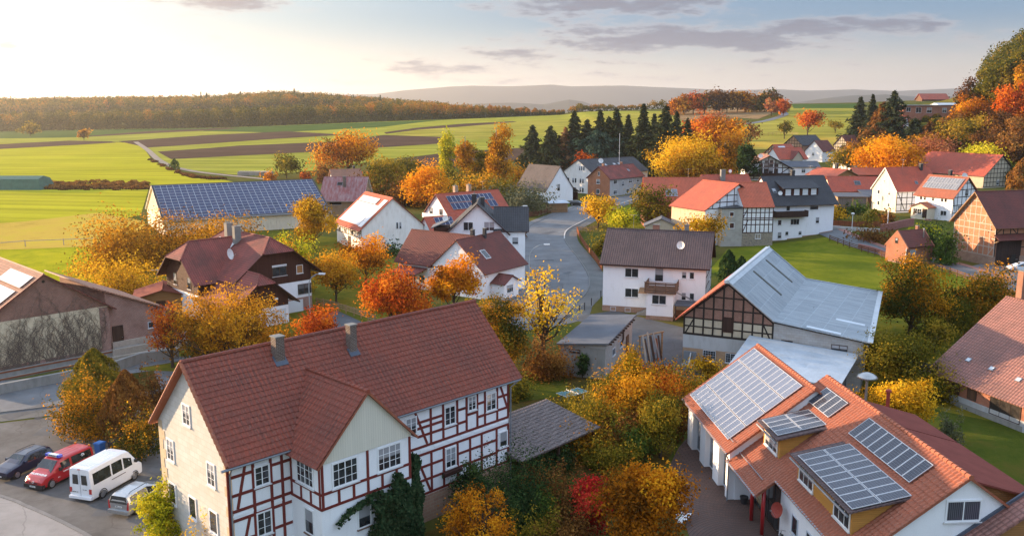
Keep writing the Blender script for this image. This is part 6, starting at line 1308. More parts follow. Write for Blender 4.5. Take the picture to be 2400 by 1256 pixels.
def make_tree(name, label, cat, x, y, z, H, Rw, pal, kind='round', dens=1.0, leaf=.3, cb=None, group=None, n=None, bark='bark', tone=.5):
    SEED[0] += 1; rng = np.random.default_rng(SEED[0]); rr = random.Random(SEED[0])
    e = empty(name, (x, y, z), rr.uniform(0, 6.28), label, cat, group)
    dfl = {'round': .22, 'oval': .12, 'sparse': .2, 'bush': 0.0, 'birch': .12, 'thuja': 0.0, 'conifer': .05, 'pine': .15, 'hedge': 0.0}
    cb = dfl[kind] if cb is None else cb; hc = H * (1 - cb); area = pi * Rw * hc / 2
    n = n or int(min(15000, max(140, dens * 3.4 * area / (.3 * leaf * leaf))))
    m = MB(); tips = []
    if kind in ('round', 'oval', 'sparse', 'bush', 'birch', 'hedge'):
        K = {'round': 30, 'oval': 34, 'sparse': 60, 'bush': 22, 'birch': 34, 'hedge': 34}[kind]
        if n < 500: K = max(8, K // 2)
        rc = {'round': .38, 'oval': .36, 'sparse': .24, 'bush': .42, 'birch': .42, 'hedge': .5}[kind] * Rw
        d = sphere(rng, K); r = rng.random(K) ** .4 * .84
        c0 = np.array([0, 0, H * cb + hc / 2])
        ax = np.array([Rw, Rw, hc / 2])
        if kind in ('bush', 'hedge'): d[:, 2] = np.abs(d[:, 2]) * 1.0 - .15; c0[2] = H * .2; ax[2] = H * .8
        C = c0 + d * r[:, None] * (ax - np.array([rc, rc, rc * .9]) * .55)
        if kind == 'birch': t = (C[:, 2] - H * cb) / hc; f = np.clip(1.25 - t, .25, 1); C[:, 0] *= f; C[:, 1] *= f
        if kind == 'oval': t = np.clip((C[:, 2] - H * cb) / hc, 0, 1); f = np.clip(1.15 - .75 * t ** 2, .3, 1); C[:, 0] *= f; C[:, 1] *= f
        C += rng.normal(size=C.shape) * rc * .3
        ct = np.clip(rng.normal(tone, .27, K), .0, 1); cr = rc * rng.uniform(.5, 1.35, K)
        idx = rng.choice(K, n, p=cr ** 2 / (cr ** 2).sum())
        ld = sphere(rng, n); lr = rng.random(n) ** .5
        P_ = C[idx] + ld * (lr * cr[idx])[:, None] * np.array([1, 1, .8])
        if kind == 'birch': P_[:, 2] -= rng.random(n) ** 2 * H * .07
        if kind in ('bush', 'hedge'):
            P_[:, 2] = np.abs(P_[:, 2]); ns = int(n * .22); nsh = max(6, int(Rw * 9)); sa = rng.random(nsh) * 6.28; sr = Rw * rng.random(nsh) ** .5 * .95; sh = H * (1.2 - .45 * (sr / Rw) ** 2) * rng.uniform(.7, 1.1, nsh); k_ = rng.integers(0, nsh, ns); t_ = rng.random(ns) ** .6
            P_[:ns] = np.stack([np.cos(sa[k_]) * sr[k_] * (.8 + .35 * t_), np.sin(sa[k_]) * sr[k_] * (.8 + .35 * t_), sh[k_] * t_], 1) + rng.normal(size=(ns, 3)) * .09 * Rw
        no = int(n * .12); P_[-no:] += (P_[-no:] - c0) * rng.uniform(.0, .28, (no, 1))
        P_[:, 2] = np.maximum(P_[:, 2], .05)
        nr = (P_ - c0) / ax * .6 + ld * .4 + rng.normal(size=(n, 3)) * .75 + np.array([0, 0, .25])
        tn = ct[idx] + rng.normal(0, .12, n)
        quads('crown', P_, nr, leaf * rng.uniform(.7, 1.35, n), leaf * .62 * rng.uniform(.7, 1.3, n), tn, 'leaf_' + pal, e, rng=rng)
        tips = [tuple(c) for c in C]
    elif kind == 'thuja':
        t = rng.random(n) ** .75; a = rng.random(n) * 2 * pi; lump = 1 + .13 * np.sin(a * 5 + t * 9) + .1 * np.sin(a * 3 - t * 14)
        rad = Rw * np.clip((1 - t) * 1.75, 0, 1) ** .7 * lump * (1 - .35 * rng.random(n) ** 2)
        P_ = np.stack([np.cos(a) * rad, np.sin(a) * rad, t * H], 1)
        nr = np.stack([np.cos(a), np.sin(a), np.full(n, .35)], 1) + rng.normal(size=(n, 3)) * .6; axis = np.tile([0, 0, 1.], (n, 1)) + rng.normal(size=(n, 3)) * .5
        quads('crown', P_, nr, leaf * 1.5 * rng.uniform(.7, 1.3, n), leaf * .6, np.clip(rng.normal(tone, .18, n) + .15 * np.sin(a * 4 + t * 20), 0, 1), 'leaf_' + pal, e, axis=axis, rng=rng)
    else:
        pw = rng.uniform(.55, .95); levels = max(9, int(H / (.55 if kind == 'conifer' else .8))); per = max(14, n // levels); PP, NN, AA, TT = [], [], [], []
        for j in range(levels):
            t = (j + rng.random() * .6) / levels; z0 = H * (cb + (1 - cb) * t)
            prof = (1 - t) ** pw * (1 + .12 * sin(t * 23 + SEED[0])) if kind == 'conifer' else (math.sin(pi * min(1, .25 + t * .75)) ** .7)
            Rl = Rw * prof * rng.uniform(.68, 1.12) + .1; nb = int(rng.integers(5, 8))
            ang = rng.random() * 6.28 + np.arange(nb) * 2 * pi / nb + rng.normal(0, .25, nb); bl = Rl * rng.uniform(.45, 1.2, nb)
            q = int(per * (.25 + 1.5 * prof)) + 6; ib = rng.integers(0, nb, q); s = rng.random(q) ** .6
            droop = -.28 if kind == 'conifer' else .12
            rad = s * bl[ib]; wob = rng.normal(0, .11, q) * Rl + 0
            ca, sa = np.cos(ang[ib]), np.sin(ang[ib])
            zz = z0 + droop * rad * (1 - .45 * s) + rng.normal(0, .06, q) * Rl * .6 - rng.random(q) * .18 * Rl
            PP.append(np.stack([ca * rad - sa * wob, sa * rad + ca * wob, zz], 1)); NN.append(np.stack([ca * .4, sa * .4, np.full(q, .9)], 1) + rng.normal(size=(q, 3)) * .5)
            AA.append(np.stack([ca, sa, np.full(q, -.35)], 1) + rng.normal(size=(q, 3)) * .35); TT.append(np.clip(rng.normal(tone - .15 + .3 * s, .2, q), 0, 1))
        P_ = np.concatenate(PP); q = len(P_)
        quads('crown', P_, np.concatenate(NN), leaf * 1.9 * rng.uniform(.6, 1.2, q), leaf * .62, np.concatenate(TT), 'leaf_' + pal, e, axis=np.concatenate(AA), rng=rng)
    tr = max(.05, min(.35, H * .022))
    if kind in ('conifer', 'thuja', 'pine'): m.tube([(0, 0, -.3), (0, 0, H * .5), (0, 0, H * .96)], [tr, tr * .6, .02], 6)
    else:
        top = H * (.62 if kind != 'birch' else .9); bend = rr.uniform(-.05, .05) * H
        stems = [(0, 0)] if kind not in ('bush', 'hedge') else [(rr.uniform(-.3, .3) * Rw, rr.uniform(-.3, .3) * Rw) for _ in range(3)]
        for (sx, sy) in stems: m.tube([(sx, sy, -.3), (sx + bend * .4, sy, H * .28), (sx * .6 + bend, sy * .6, top)], [tr * 1.15, tr * .85, tr * .3], 6)
        rr.shuffle(tips)
        for c in tips[:(26 if kind == 'sparse' else 10)]:
            zb = min(max(H * .15, c[2] - Rw * .7), top * .95); f = zb / top
            b0 = Vector((bend * f, 0, zb)); c = Vector(c); mid = b0.lerp(c, .5) + Vector((0, 0, -.06 * Rw)) + Vector((rr.uniform(-1, 1), rr.uniform(-1, 1), 0)) * .05 * Rw
            m.tube([b0, mid, c + (c - mid) * .25], [tr * .5, tr * .3, .015], 4, cap=False)
            if kind == 'sparse':
                for _ in range(2): m.tube([mid, c + Vector((rr.uniform(-1, 1), rr.uniform(-1, 1), rr.uniform(.1, 1))) * Rw * .3], [tr * .2, .012], 3, cap=False)
    m.build('trunk', bark, e)
    return e
def tree(name, label, cat, px, by, ty, wpx, pal, kind='round', dens=1.0, cb=None, group=None, Y=None, lf=1.0, bark='bark', tone=.5, zb=None):
    """tree standing on the ground seen at (px, by), top seen at row ty, crown wpx wide"""
    if Y is None: x, y = T(px, by)
    else: x, y, _ = A(px, by, Y)
    z = terrain(x, y) if zb is None else zb
    if kind in ('round', 'oval', 'birch'): ty -= (by - ty) * .05
    d = ray(px, ty); H = CAMH + d[2] * (y / d[1]) - z; D = y * CP + (CAMH - z - H / 2) * SP
    return make_tree(name, label, cat, x, y, z, max(H, .4), wpx / 2 * D / FPX * (1.55 if kind in ('conifer', 'pine') else 1.22), pal, kind, dens, max(.16, D * .0027) * lf, cb, group, bark=bark, tone=tone)
GA, GC, GS = 'autumn trees among the houses', 'conifers of the village edge', 'garden shrubs'
tree('hornbeam_shrub', 'orange and green hornbeam bush left of the stone gable, nearest the road', 'shrub', 215, 1022, 885, 130, 'mixed', 'hedge', 1.5, None, GS)
tree('thuja', 'yellowish green conifer behind the orange hornbeam bush', 'conifer', 232, 985, 818, 118, 'olive', 'thuja', 1.3, None, None, tone=.45)
tree('thuja', 'brown pointed conifer between hornbeam bush and stone gable', 'conifer', 305, 1035, 868, 95, 'brown', 'thuja', 1.4, None, None, tone=.6)
tree('shrub', 'green and orange bush against the corner of the stone gable', 'shrub', 325, 1078, 962, 100, 'mixed', 'bush', 1.5, None, GS, tone=.35)
tree('shrub', 'dark red-leaved shrub behind the farmhouse verge', 'shrub', 365, 990, 865, 80, 'brown', 'bush', .8, None, GS)
tree('shrub', 'bright yellow-green bush touching the stone gable beside the silver car', 'shrub', 388, 1300, 1128, 112, 'yellowgreen', 'oval', 1.4, 0, GS)
tree('shrub', 'yellow bush at the bottom edge under the stone gable', 'shrub', 492, 1372, 1222, 95, 'yellow', 'bush', 1.3, None, GS)
tree('evergreen_shrub', 'big dark green evergreen shrub by the farmhouse plinth', 'shrub', 1180, 1235, 1062, 205, 'darkgreen', 'bush', 1.5, None, GS)
tree('evergreen_shrub', 'dark green shrub with thin top against the timbered wall', 'shrub', 1105, 1225, 1075, 90, 'darkgreen', 'oval', 1.1, 0, GS)
tree('broadleaf_tree', 'sparse orange-leaved young tree in front of the dark evergreen', 'tree', 1128, 1345, 1112, 175, 'orange', 'sparse', .55, .02, GA)
tree('red_shrub', 'crimson red shrub left of the big orange tree in front', 'shrub', 1385, 1262, 1092, 118, 'crimson', 'oval', 1.3, .0, GS)
tree('chestnut_tree', 'large rounded orange and green tree in the front centre', 'tree', 1512, 1330, 1055, 215, 'orange', 'round', 1.4, .05, GA, lf=1.35, tone=.42)
for (px, by, ty, w, pal, kd, lb) in ((1300, 1262, 1130, 95, 'green', 'bush', 'low green bush between dark evergreen and crimson shrub'), (1335, 1270, 1100, 95, 'brown', 'bush', 'reddish brown bush just left of the crimson shrub'), (1255, 1330, 1190, 120, 'olive', 'bush', 'olive bush at the bottom edge right of the sparse orange tree'), (1345, 1345, 1205, 150, 'brown', 'bush', 'brownish bush at the bottom edge under the crimson shrub'),
    (1425, 1100, 1020, 120, 'olive', 'bush', 'olive bush behind the crimson shrub by the carport'), (1400, 1030, 915, 150, 'olive', 'bush', 'olive green thicket right of the carport roof'), (1465, 1010, 845, 130, 'amber', 'bush', 'tall amber bush in the middle of the garden thicket'), (1482, 935, 812, 92, 'gold', 'oval', 'golden bush-topped shrub beside the workshop wall'), (1545, 955, 862, 130, 'redorange', 'bush', 'orange-red bush in the garden thicket near the workshop'),
    (1548, 1075, 905, 125, 'olive', 'oval', 'dull willowy shrub with brown twigs beside the courtyard'), (1610, 985, 880, 90, 'amber', 'bush', 'amber bush below the barn with barred windows'), (1658, 910, 832, 85, 'gold', 'oval', 'small golden bush in front of the barn windows'), (1495, 1070, 985, 120, 'green', 'bush', 'green undergrowth bush in the centre of the thicket'), (1330, 985, 935, 110, 'olive', 'bush', 'olive bush beside the table tennis table'), (1590, 1030, 940, 70, 'brown', 'bush', 'thin brown bush at the courtyard edge')):
    tree('shrub', lb, 'shrub', px, by, ty, w, pal, kd, 1.15 if kd == 'bush' else .9, 0, GS)
tree('shrub', 'rust-brown beech bush left of the workshop', 'shrub', 1286, 893, 795, 112, 'brown', 'bush', 1.4, None, GS, tone=.65)
tree('broadleaf_tree', 'tall yellow-green tree right behind the farmhouse roof end', 'tree', 1180, 905, 668, 150, 'mixed', 'oval', 1.3, .06, GA, tone=.5)
tree('broadleaf_tree', 'thinly leaved yellow tree standing before the road bend', 'tree', 1275, 838, 598, 165, 'yellow', 'sparse', .2, .1, GA, lf=1.25)
tree('broadleaf_tree', 'fiery red-orange tree behind the farmhouse ridge', 'tree', 928, 800, 612, 160, 'redorange', 'oval', 1.2, .08, GA)
tree('broadleaf_tree', 'round bright orange tree before the maroon-roofed house', 'tree', 1062, 752, 600, 118, 'orange', 'round', 1.6, .1, GA, tone=.7)
tree('broadleaf_tree', 'low orange tree between chalet and red-orange tree, left of the pair', 'tree', 788, 712, 595, 118, 'amber', 'round', 1.2, .25, GA, tone=.65)
tree('broadleaf_tree', 'spreading orange tree on the lawn before the white barn', 'tree', 858, 672, 565, 130, 'orange', 'round', 1.2, .28, GA)
tree('broadleaf_tree', 'small copper-red tree before the chalet garage', 'tree', 748, 818, 722, 120, 'redorange', 'round', 1.1, .12, GA)
tree('broadleaf_tree', 'large wispy golden tree in front of the chalet', 'tree', 535, 866, 664, 275, 'amber', 'sparse', .9, .06, GA, tone=.55)
tree('broadleaf_tree', 'thin red-leaved tree beside the vine-covered barn', 'tree', 405, 862, 700, 120, 'redorange', 'sparse', .45, .12, GA)
for (px, by, ty, w, pal, dn, lb) in ((285, 640, 505, 160, 'amber', 1.3, 'broad golden brown bush at the pasture fence, leftmost of its row'), (400, 628, 512, 165, 'amber', 1.3, 'broad golden bush in the row before the solar barn, second from left'), (290, 702, 606, 175, 'gold', 1.2, 'low yellow-orange bush behind the ivy barn roof'), (535, 575, 506, 130, 'amber', 1.2, 'amber bush directly under the solar barn wall'), (470, 600, 528, 110, 'amber', 1.1, 'small amber bush left of the chalet ridge')):
    tree('shrub', lb, 'shrub', px, by, ty, w, pal, 'hedge', dn, 0, 'bushes before the solar barn')
tree('broadleaf_tree', 'rounded yellow tree in front of the solar barn end', 'tree', 735, 585, 462, 108, 'gold', 'round', 1.5, .12, GA, tone=.4)
tree('shrub', 'yellow bush beside the chalet roof', 'shrub', 692, 628, 545, 95, 'yellowgreen', 'bush', 1.2, None, GS)
tree('broadleaf_tree', 'broad orange tree on the field edge behind the metal-roofed farmhouse', 'tree', 815, 412, 312, 150, 'orange', 'round', 1.2, .08, GA)
tree('hedge', 'trimmed rust-orange beech hedge beside the orange field tree', 'hedge', 872, 460, 408, 105, 'redorange', 'hedge', 1.3, 0)
tree('broadleaf_tree', 'olive tree behind the white barn, left of the yellow larch', 'tree', 912, 475, 370, 115, 'olive', 'oval', 1.2, .02, GA, tone=.6)
tree('larch_tree', 'bright orange-yellow larch in the middle background', 'tree', 1000, 492, 383, 125, 'orange', 'oval', 1.1, .02, GA, tone=.75)
tree('broadleaf_tree', 'olive tree behind the birches', 'tree', 955, 440, 365, 90, 'olive', 'round', 1.2, .05, GA)
for (px, by, ty, w, pal, lb) in ((1050, 440, 302, 56, 'yellowgreen', 'yellow-green birch, leftmost of the three tall birches'), (1092, 445, 312, 55, 'amber', 'orange birch, middle of the three tall birches'), (1168, 450, 289, 78, 'amber', 'tall golden birch nearest to the spruces')):
    tree('birch_tree', lb, 'tree', px, by, ty, w, pal, 'birch', 1.15, .04, 'birches on the field edge', bark='birch_bark')
tree('shrub', 'olive green bushes in front of the birches', 'shrub', 1130, 462, 420, 130, 'olive', 'bush', 1.1, None, GS)
tree('shrub', 'olive bush behind the two chimneys', 'shrub', 1050, 470, 430, 110, 'olive', 'bush', 1.1, None, GS)
tree('shrub', 'grey-green willow bush beside the street left of the white gable barn', 'shrub', 1228, 502, 435, 120, 'greygreen', 'bush', 1.4, None, GS)
tree('apple_tree', 'dark spreading apple tree at the end of the track', 'tree', 672, 420, 364, 78, 'olive', 'round', 1.1, .18, GA, tone=.3)
tree('shrub', 'small orange bush beside the dark apple tree', 'shrub', 630, 423, 400, 38, 'orange', 'bush', 1.2, None, GS)
tree('shrub', 'small red bush left of the brown-roofed cottage', 'shrub', 715, 425, 398, 34, 'redorange', 'bush', 1.2, None, GS)
CON = ((1248, 400, 293, 62, 'spruce', 'dark spruce at the left end of the conifer row'), (1290, 404, 295, 66, 'spruce', 'dark spruce, second from left in the conifer row'), (1345, 402, 260, 62, 'spruce', 'tall slim spruce left of the white long house'), (1405, 400, 258, 72, 'spruce', 'dense spruce directly above the long black roof, left'), (1443, 402, 254, 66, 'spruce', 'dense spruce directly above the long black roof, right'),
       (1505, 412, 244, 82, 'spruce', 'tallest spruce in the middle of the conifer row'), (1556, 412, 247, 74, 'spruce', 'spruce right of the tallest one'), (1608, 400, 278, 48, 'spruce', 'short spruce behind the golden round tree'), (1470, 400, 270, 60, 'spruce', 'spruce squeezed between two taller ones'), (1375, 402, 280, 60, 'spruce', 'spruce behind the blue-green pine'), (1530, 405, 268, 60, 'spruce', 'spruce in the gap right of the tallest one'), (1582, 400, 262, 60, 'spruce', 'spruce above the golden round tree'), (1425, 402, 275, 60, 'spruce', 'spruce between the two dense ones above the black roof'), (1310, 402, 318, 50, 'spruce', 'low spruce left of the tall slim one'))
for (px, by, ty, w, pal, lb) in CON: tree('spruce_tree', lb, 'tree', px, by, ty, w, pal, 'conifer', 1.5, None, GC)
tree('larch_tree', 'pinkish brown larch between the dark spruces', 'tree', 1325, 402, 298, 52, 'larch', 'conifer', 1.1, None, GC)
tree('pine_tree', 'blue-green pine in front of the spruce row', 'tree', 1398, 405, 306, 90, 'pine', 'pine', 1.3, None, GC)
tree('broadleaf_tree', 'big golden yellow tree right of the conifers', 'tree', 1592, 448, 322, 150, 'gold', 'round', 1.6, .06, GA, tone=.7)
tree('broadleaf_tree', 'golden tree leaning behind the biggest golden one', 'tree', 1645, 446, 335, 80, 'gold', 'round', 1.3, .05, GA)
tree('broadleaf_tree', 'fiery orange tree above the golden tree', 'tree', 1690, 385, 262, 105, 'orange', 'oval', 1.1, .1, GA)
tree('broadleaf_tree', 'rusty red tree left of the bare tree', 'tree', 1655, 370, 272, 75, 'redorange', 'round', 1.0, .1, GA)
tree('birch_tree', 'brown weeping birch beside the dark round conifer', 'tree', 1695, 428, 330, 70, 'amber', 'birch', 1.1, .02, None, bark='birch_bark', tone=.3)
tree('bare_tree', 'nearly bare grey tree on the field edge', 'tree', 1752, 345, 284, 74, 'brown', 'sparse', .35, .15, None)
tree('yew_tree', 'dark rounded conifer beside the balcony chalet', 'tree', 1748, 425, 333, 62, 'darkgreen', 'oval', 1.6, 0, GC)
for (px, by, ty, w, pal, lb) in ((1838, 328, 282, 36, 'olive', 'leaning brown-green apple tree left of the orange one'), (1892, 322, 258, 68, 'redorange', 'orange-red apple tree with crooked trunk on the sloping meadow'), (1957, 314, 283, 38, 'olive', 'small dark apple tree right of the orange one')): tree('apple_tree', lb, 'tree', px, by, ty, w, pal, 'round', 1.1, .3, 'apple trees on the meadow')
GG = [(1583, 228, 34, 'orange'), (1602, 222, 40, 'amber'), (1625, 212, 46, 'redorange'), (1652, 214, 44, 'mixed'), (1678, 210, 46, 'brown'), (1704, 211, 44, 'brown'), (1728, 208, 40, 'amber'), (1748, 214, 40, 'orange'), (1768, 226, 36, 'olive'), (1792, 213, 46, 'mixed'), (1812, 218, 34, 'brown')]
GN = ['leftmost, low and orange', 'second from left, amber', 'third from left, red-orange', 'fourth from left, mixed green', 'fifth from left, dull brown', 'sixth, brown and broad', 'seventh, tall amber', 'eighth, orange', 'ninth, low olive gap tree', 'tenth, tall mixed green', 'last on the right, brown']
for (px, ty, w, pal), lb in zip(GG, GN): tree('grove_tree', 'tree of the hilltop grove: ' + lb, 'tree', px, 256, ty, w * 1.35, pal, 'round', 1.5, .0, 'hilltop grove', Y=760, tone=.45)
tree('broadleaf_tree', 'glowing orange-red tree beside the lane on the crest', 'tree', 1836, 263, 231, 34, 'redorange', 'round', 1.4, .05, None, Y=700)
tree('broadleaf_tree', 'pale pink-orange tree just left of the glowing one on the crest', 'tree', 1808, 263, 229, 34, 'pinkbrown', 'round', 1.3, .05, None, Y=705)
for (px, by, ty, w, pal, lb, k) in ((2010, 345, 228, 66, 'spruce', 'dark spruce on the right slope, left of the pair', 'conifer'), (2088, 345, 213, 84, 'spruce', 'tallest dark spruce on the right slope', 'conifer'), (2038, 345, 222, 50, 'spruce', 'thin spruce between the two right-hand spruces', 'conifer'), (2066, 350, 238, 84, 'brown', 'brown larch in front of the tall right-hand spruce', 'conifer'), (2140, 345, 278, 56, 'spruce', 'short spruce below the hillside bungalow', 'conifer'), (2176, 348, 285, 46, 'brown', 'small brown conifer right of the short spruce', 'conifer')): tree('spruce_tree', lb, 'tree', px, by, ty, w, pal, k, 1.5, None, GC)
tree('broadleaf_tree', 'brilliant orange tree above the brick cabin', 'tree', 2088, 428, 312, 150, 'orange', 'round', 1.5, .05, GA, tone=.75)
tree('broadleaf_tree', 'orange tree with pink top right of the brilliant orange one', 'tree', 2195, 388, 325, 125, 'pinkbrown', 'round', 1.3, .03, GA)
tree('broadleaf_tree', 'yellow-orange tree left of the brilliant orange one', 'tree', 2022, 400, 320, 85, 'amber', 'oval', 1.2, .03, GA)
tree('broadleaf_tree', 'olive tree right of the white cottage gable', 'tree', 1985, 402, 345, 90, 'olive', 'round', 1.2, .05, GA)
tree('broadleaf_tree', 'yellow-green spreading tree behind the great red barn', 'tree', 2292, 402, 342, 105, 'yellowgreen', 'round', 1.3, .05, GA, tone=.65)
tree('conifer_shrub', 'orange-brown pointed tree at the right picture edge', 'tree', 2392, 455, 372, 52, 'brown', 'thuja', 1.3, None, None, tone=.7)
WH = [(2268, 300, 183, 72, 'brown', .5), (2300, 290, 150, 66, 'olive', .3), (2335, 300, 118, 84, 'olive', .25), (2372, 300, 98, 84, 'olive', .3), (2395, 320, 125, 60, 'amber', .5), (2366, 330, 188, 84, 'redorange', .6), (2398, 330, 170, 50, 'redorange', .7), (2275, 315, 222, 92, 'orange', .5), (2270, 350, 268, 110, 'olive', .6), (2335, 352, 255, 90, 'brown', .5), (2385, 370, 270, 80, 'brown', .6),
      (2225, 345, 262, 66, 'brown', .5), (2310, 385, 305, 100, 'brown', .4), (2375, 410, 320, 90, 'brown', .5), (2245, 375, 320, 80, 'mixed', .4), (2325, 425, 365, 80, 'green', .4), (2205, 350, 300, 66, 'amber', .3), (2160, 372, 310, 70, 'amber', .35), (2390, 440, 385, 70, 'green', .5)]
WL = ['tall russet tree left of the wooded hill', 'dark olive tree on the hill flank', 'big dark tree on the hill shoulder', 'biggest dark tree at the hilltop', 'amber tree at the top right corner', 'flaming red-orange tree on the wooded hill', 'red-orange tree cut by the right edge', 'orange trees below the russet tree', 'broad olive tree beside the bungalow', 'brown tree in the middle of the hillside', 'brown tree at the right edge halfway up',
      'brown tree right of the bungalow', 'dull brown bushy tree above the yellow-green one', 'brown tree low on the right edge', 'mixed-colour tree above the pink-orange one', 'green bushy tree behind the timbered great barn', 'amber tree below the bungalow', 'amber tree between spruces and bungalow', 'green bush at the right edge above the brown pointed tree']
for (px, by, ty, w, pal, tn), lb in zip(WH, WL): tree('hillside_tree', lb, 'tree', px, by, ty, w, pal, 'round', 1.5, .0, 'trees on the wooded hill', tone=tn)
# mid right and road bend
for (px, by, ty, w, pal, kd, lb, dn) in ((1402, 535, 455, 98, 'gold', 'round', 'golden tree overhanging the road bend', 1.3), (1462, 548, 485, 85, 'yellowgreen', 'round', 'yellow-green tree between road bend and brown roof', 1.3), (1525, 540, 438, 118, 'olive', 'round', 'olive tree beside the stone outhouse', 1.0), (1650, 600, 492, 105, 'gold', 'round', 'golden tree against the sunlit peach wall', .9)): tree('broadleaf_tree', lb, 'tree', px, by, ty, w, pal, kd, dn, .14, GA)
tree('shrub', 'olive bush behind the red fence at the stream', 'shrub', 1404, 598, 540, 55, 'olive', 'bush', 1.2, None, GS)
tree('shrub', 'dark green bush behind the brown roof ridge', 'shrub', 1597, 552, 522, 42, 'green', 'bush', 1.3, None, GS)
tree('spruce_tree', 'small dark conifer at the timbered end of the balcony house, taller', 'tree', 1706, 662, 588, 40, 'darkgreen', 'thuja', 1.5, None, GC)
tree('spruce_tree', 'small dark conifer at the timbered end of the balcony house, shorter', 'tree', 1736, 655, 602, 32, 'darkgreen', 'thuja', 1.5, None, GC)
for (px, by, ty, w, pal, dn, lb) in ((2130, 800, 596, 175, 'mixed', 1.2, 'large brownish orange tree right of the grey barn roof'), (2295, 782, 632, 180, 'mixed', 1.2, 'brown-orange tree before the far lane, right side'), (2215, 800, 690, 120, 'olive', 1.1, 'dark olive tree between the two brownish trees'), (2095, 925, 772, 160, 'olive', 1.4, 'olive-gold round bush-like tree behind the solar house'), (2115, 1010, 880, 160, 'gold', 1.4, 'bright golden tree just behind the orange solar roof'), (2190, 830, 740, 110, 'olive', 1.1, 'shadowy olive tree near the worn brown barn roof')): tree('broadleaf_tree', lb, 'tree', px, by, ty, w, pal, 'round', dn, .06, GA, tone=.6 if pal == 'brown' else .5)
tree('shrub', 'pale leaved shrub on the grass behind the solar house', 'shrub', 2225, 1040, 960, 50, 'greygreen', 'bush', .8, None, GS)
for (px, by, ty, w, pal, kd, lb) in ((2016, 505, 468, 34, 'green', 'bush', 'clipped round bush before the cream gable house'), (1978, 508, 476, 26, 'darkgreen', 'bush', 'small clipped dark bush before the double garage'), (1958, 515, 478, 42, 'gold', 'bush', 'yellow bush next to the black-roofed house'), (1995, 505, 485, 18, 'darkgreen', 'thuja', 'tiny dark conifer among the clipped bushes'), (2048, 520, 492, 26, 'olive', 'thuja', 'slim olive bush at the cream gable corner'), (2078, 525, 492, 42, 'brown', 'bush', 'brown shrub beside the pink wall'), (2140, 512, 478, 30, 'amber', 'sparse', 'small ochre shrub against the black timber grid'), (2025, 530, 508, 60, 'olive', 'hedge', 'low olive hedge behind the red-brown fence'), (2050, 568, 540, 110, 'brown', 'hedge', 'low brown hedge behind the pink kerb wall'), (2165, 562, 522, 60, 'yellowgreen', 'bush', 'yellow-green bush before the panelled house'),
    (2190, 600, 525, 90, 'darkgreen', 'bush', 'dark green bush left of the brick barn'), (2212, 622, 540, 70, 'green', 'bush', 'blue-green bush touching the brick barn'), (1225, 560, 535, 24, 'brown', 'hedge', 'low brown hedge by the roadside fence'), (875, 700, 672, 26, 'darkgreen', 'bush', 'dark clipped bush on the garden lawn'), (905, 600, 578, 110, 'darkgreen', 'hedge', 'long dark hedge before the white barn'), (1365, 890, 825, 34, 'darkgreen', 'oval', 'ivy-dark shrub on the workshop wall'), (410, 399, 374, 18, 'green', 'thuja', 'small lone conifer beside the farm track')): tree('shrub', lb, 'shrub', px, by, ty, w, pal, kd, 1.2, 0, GS)
for (px, by, ty, w, pal, lb) in ((71, 320, 286, 48, 'olive', 'lone rounded olive tree far out on the left field'), (197, 330, 301, 32, 'amber', 'lone small orange tree on the left field'), (517, 297, 266, 36, 'yellowgreen', 'pale yellow-green tree in front of the far forest')): tree('field_tree', lb, 'tree', px, by, ty, w, pal, 'round', 1.4, .08, 'lone field trees', tone=.6)
for (px, by, ty, w, pal, kd, lb) in ((850, 480, 412, 80, 'brown', 'bush', 'brown thicket left of the olive tree behind the white barn'), (955, 485, 412, 90, 'brown', 'bush', 'brown thicket between olive tree and orange larch'), (1055, 452, 385, 90, 'olive', 'bush', 'olive thicket at the feet of the left birch'), (1110, 470, 408, 90, 'amber', 'bush', 'amber thicket at the feet of the middle birch'), (1180, 470, 415, 90, 'olive', 'bush', 'olive thicket at the feet of the right birch'), (770, 430, 372, 60, 'brown', 'bush', 'brown bush beside the broad orange field tree'), (1215, 440, 385, 70, 'amber', 'bush', 'amber bush behind the grey-brown barn roof'), (1145, 480, 440, 80, 'greygreen', 'bush', 'grey-green bush above the red solar roof'),
    (1640, 400, 300, 80, 'redorange', 'round', 'red tree between the conifers and the fiery orange tree'), (1710, 400, 300, 80, 'orange', 'round', 'small orange tree right of the fiery orange one'), (1620, 345, 285, 60, 'redorange', 'round', 'small red tree on the stubble field edge'), (1665, 330, 262, 70, 'pinkbrown', 'round', 'pinkish red tree above the rusty red one'), (1660, 445, 370, 100, 'amber', 'round', 'amber tree right of the big golden one'), (1560, 410, 330, 70, 'brown', 'round', 'brown tree between the spruces and the golden tree'), (1375, 410, 350, 70, 'redorange', 'oval', 'red-leaved tree at the foot of the spruces'), (1130, 440, 340, 60, 'olive', 'oval', 'olive tree behind the golden birch')): tree('broadleaf_tree' if kd != 'bush' else 'shrub', lb, 'tree' if kd != 'bush' else 'shrub', px, by, ty, w, pal, kd, 1.25, .02, GA if kd != 'bush' else GS)
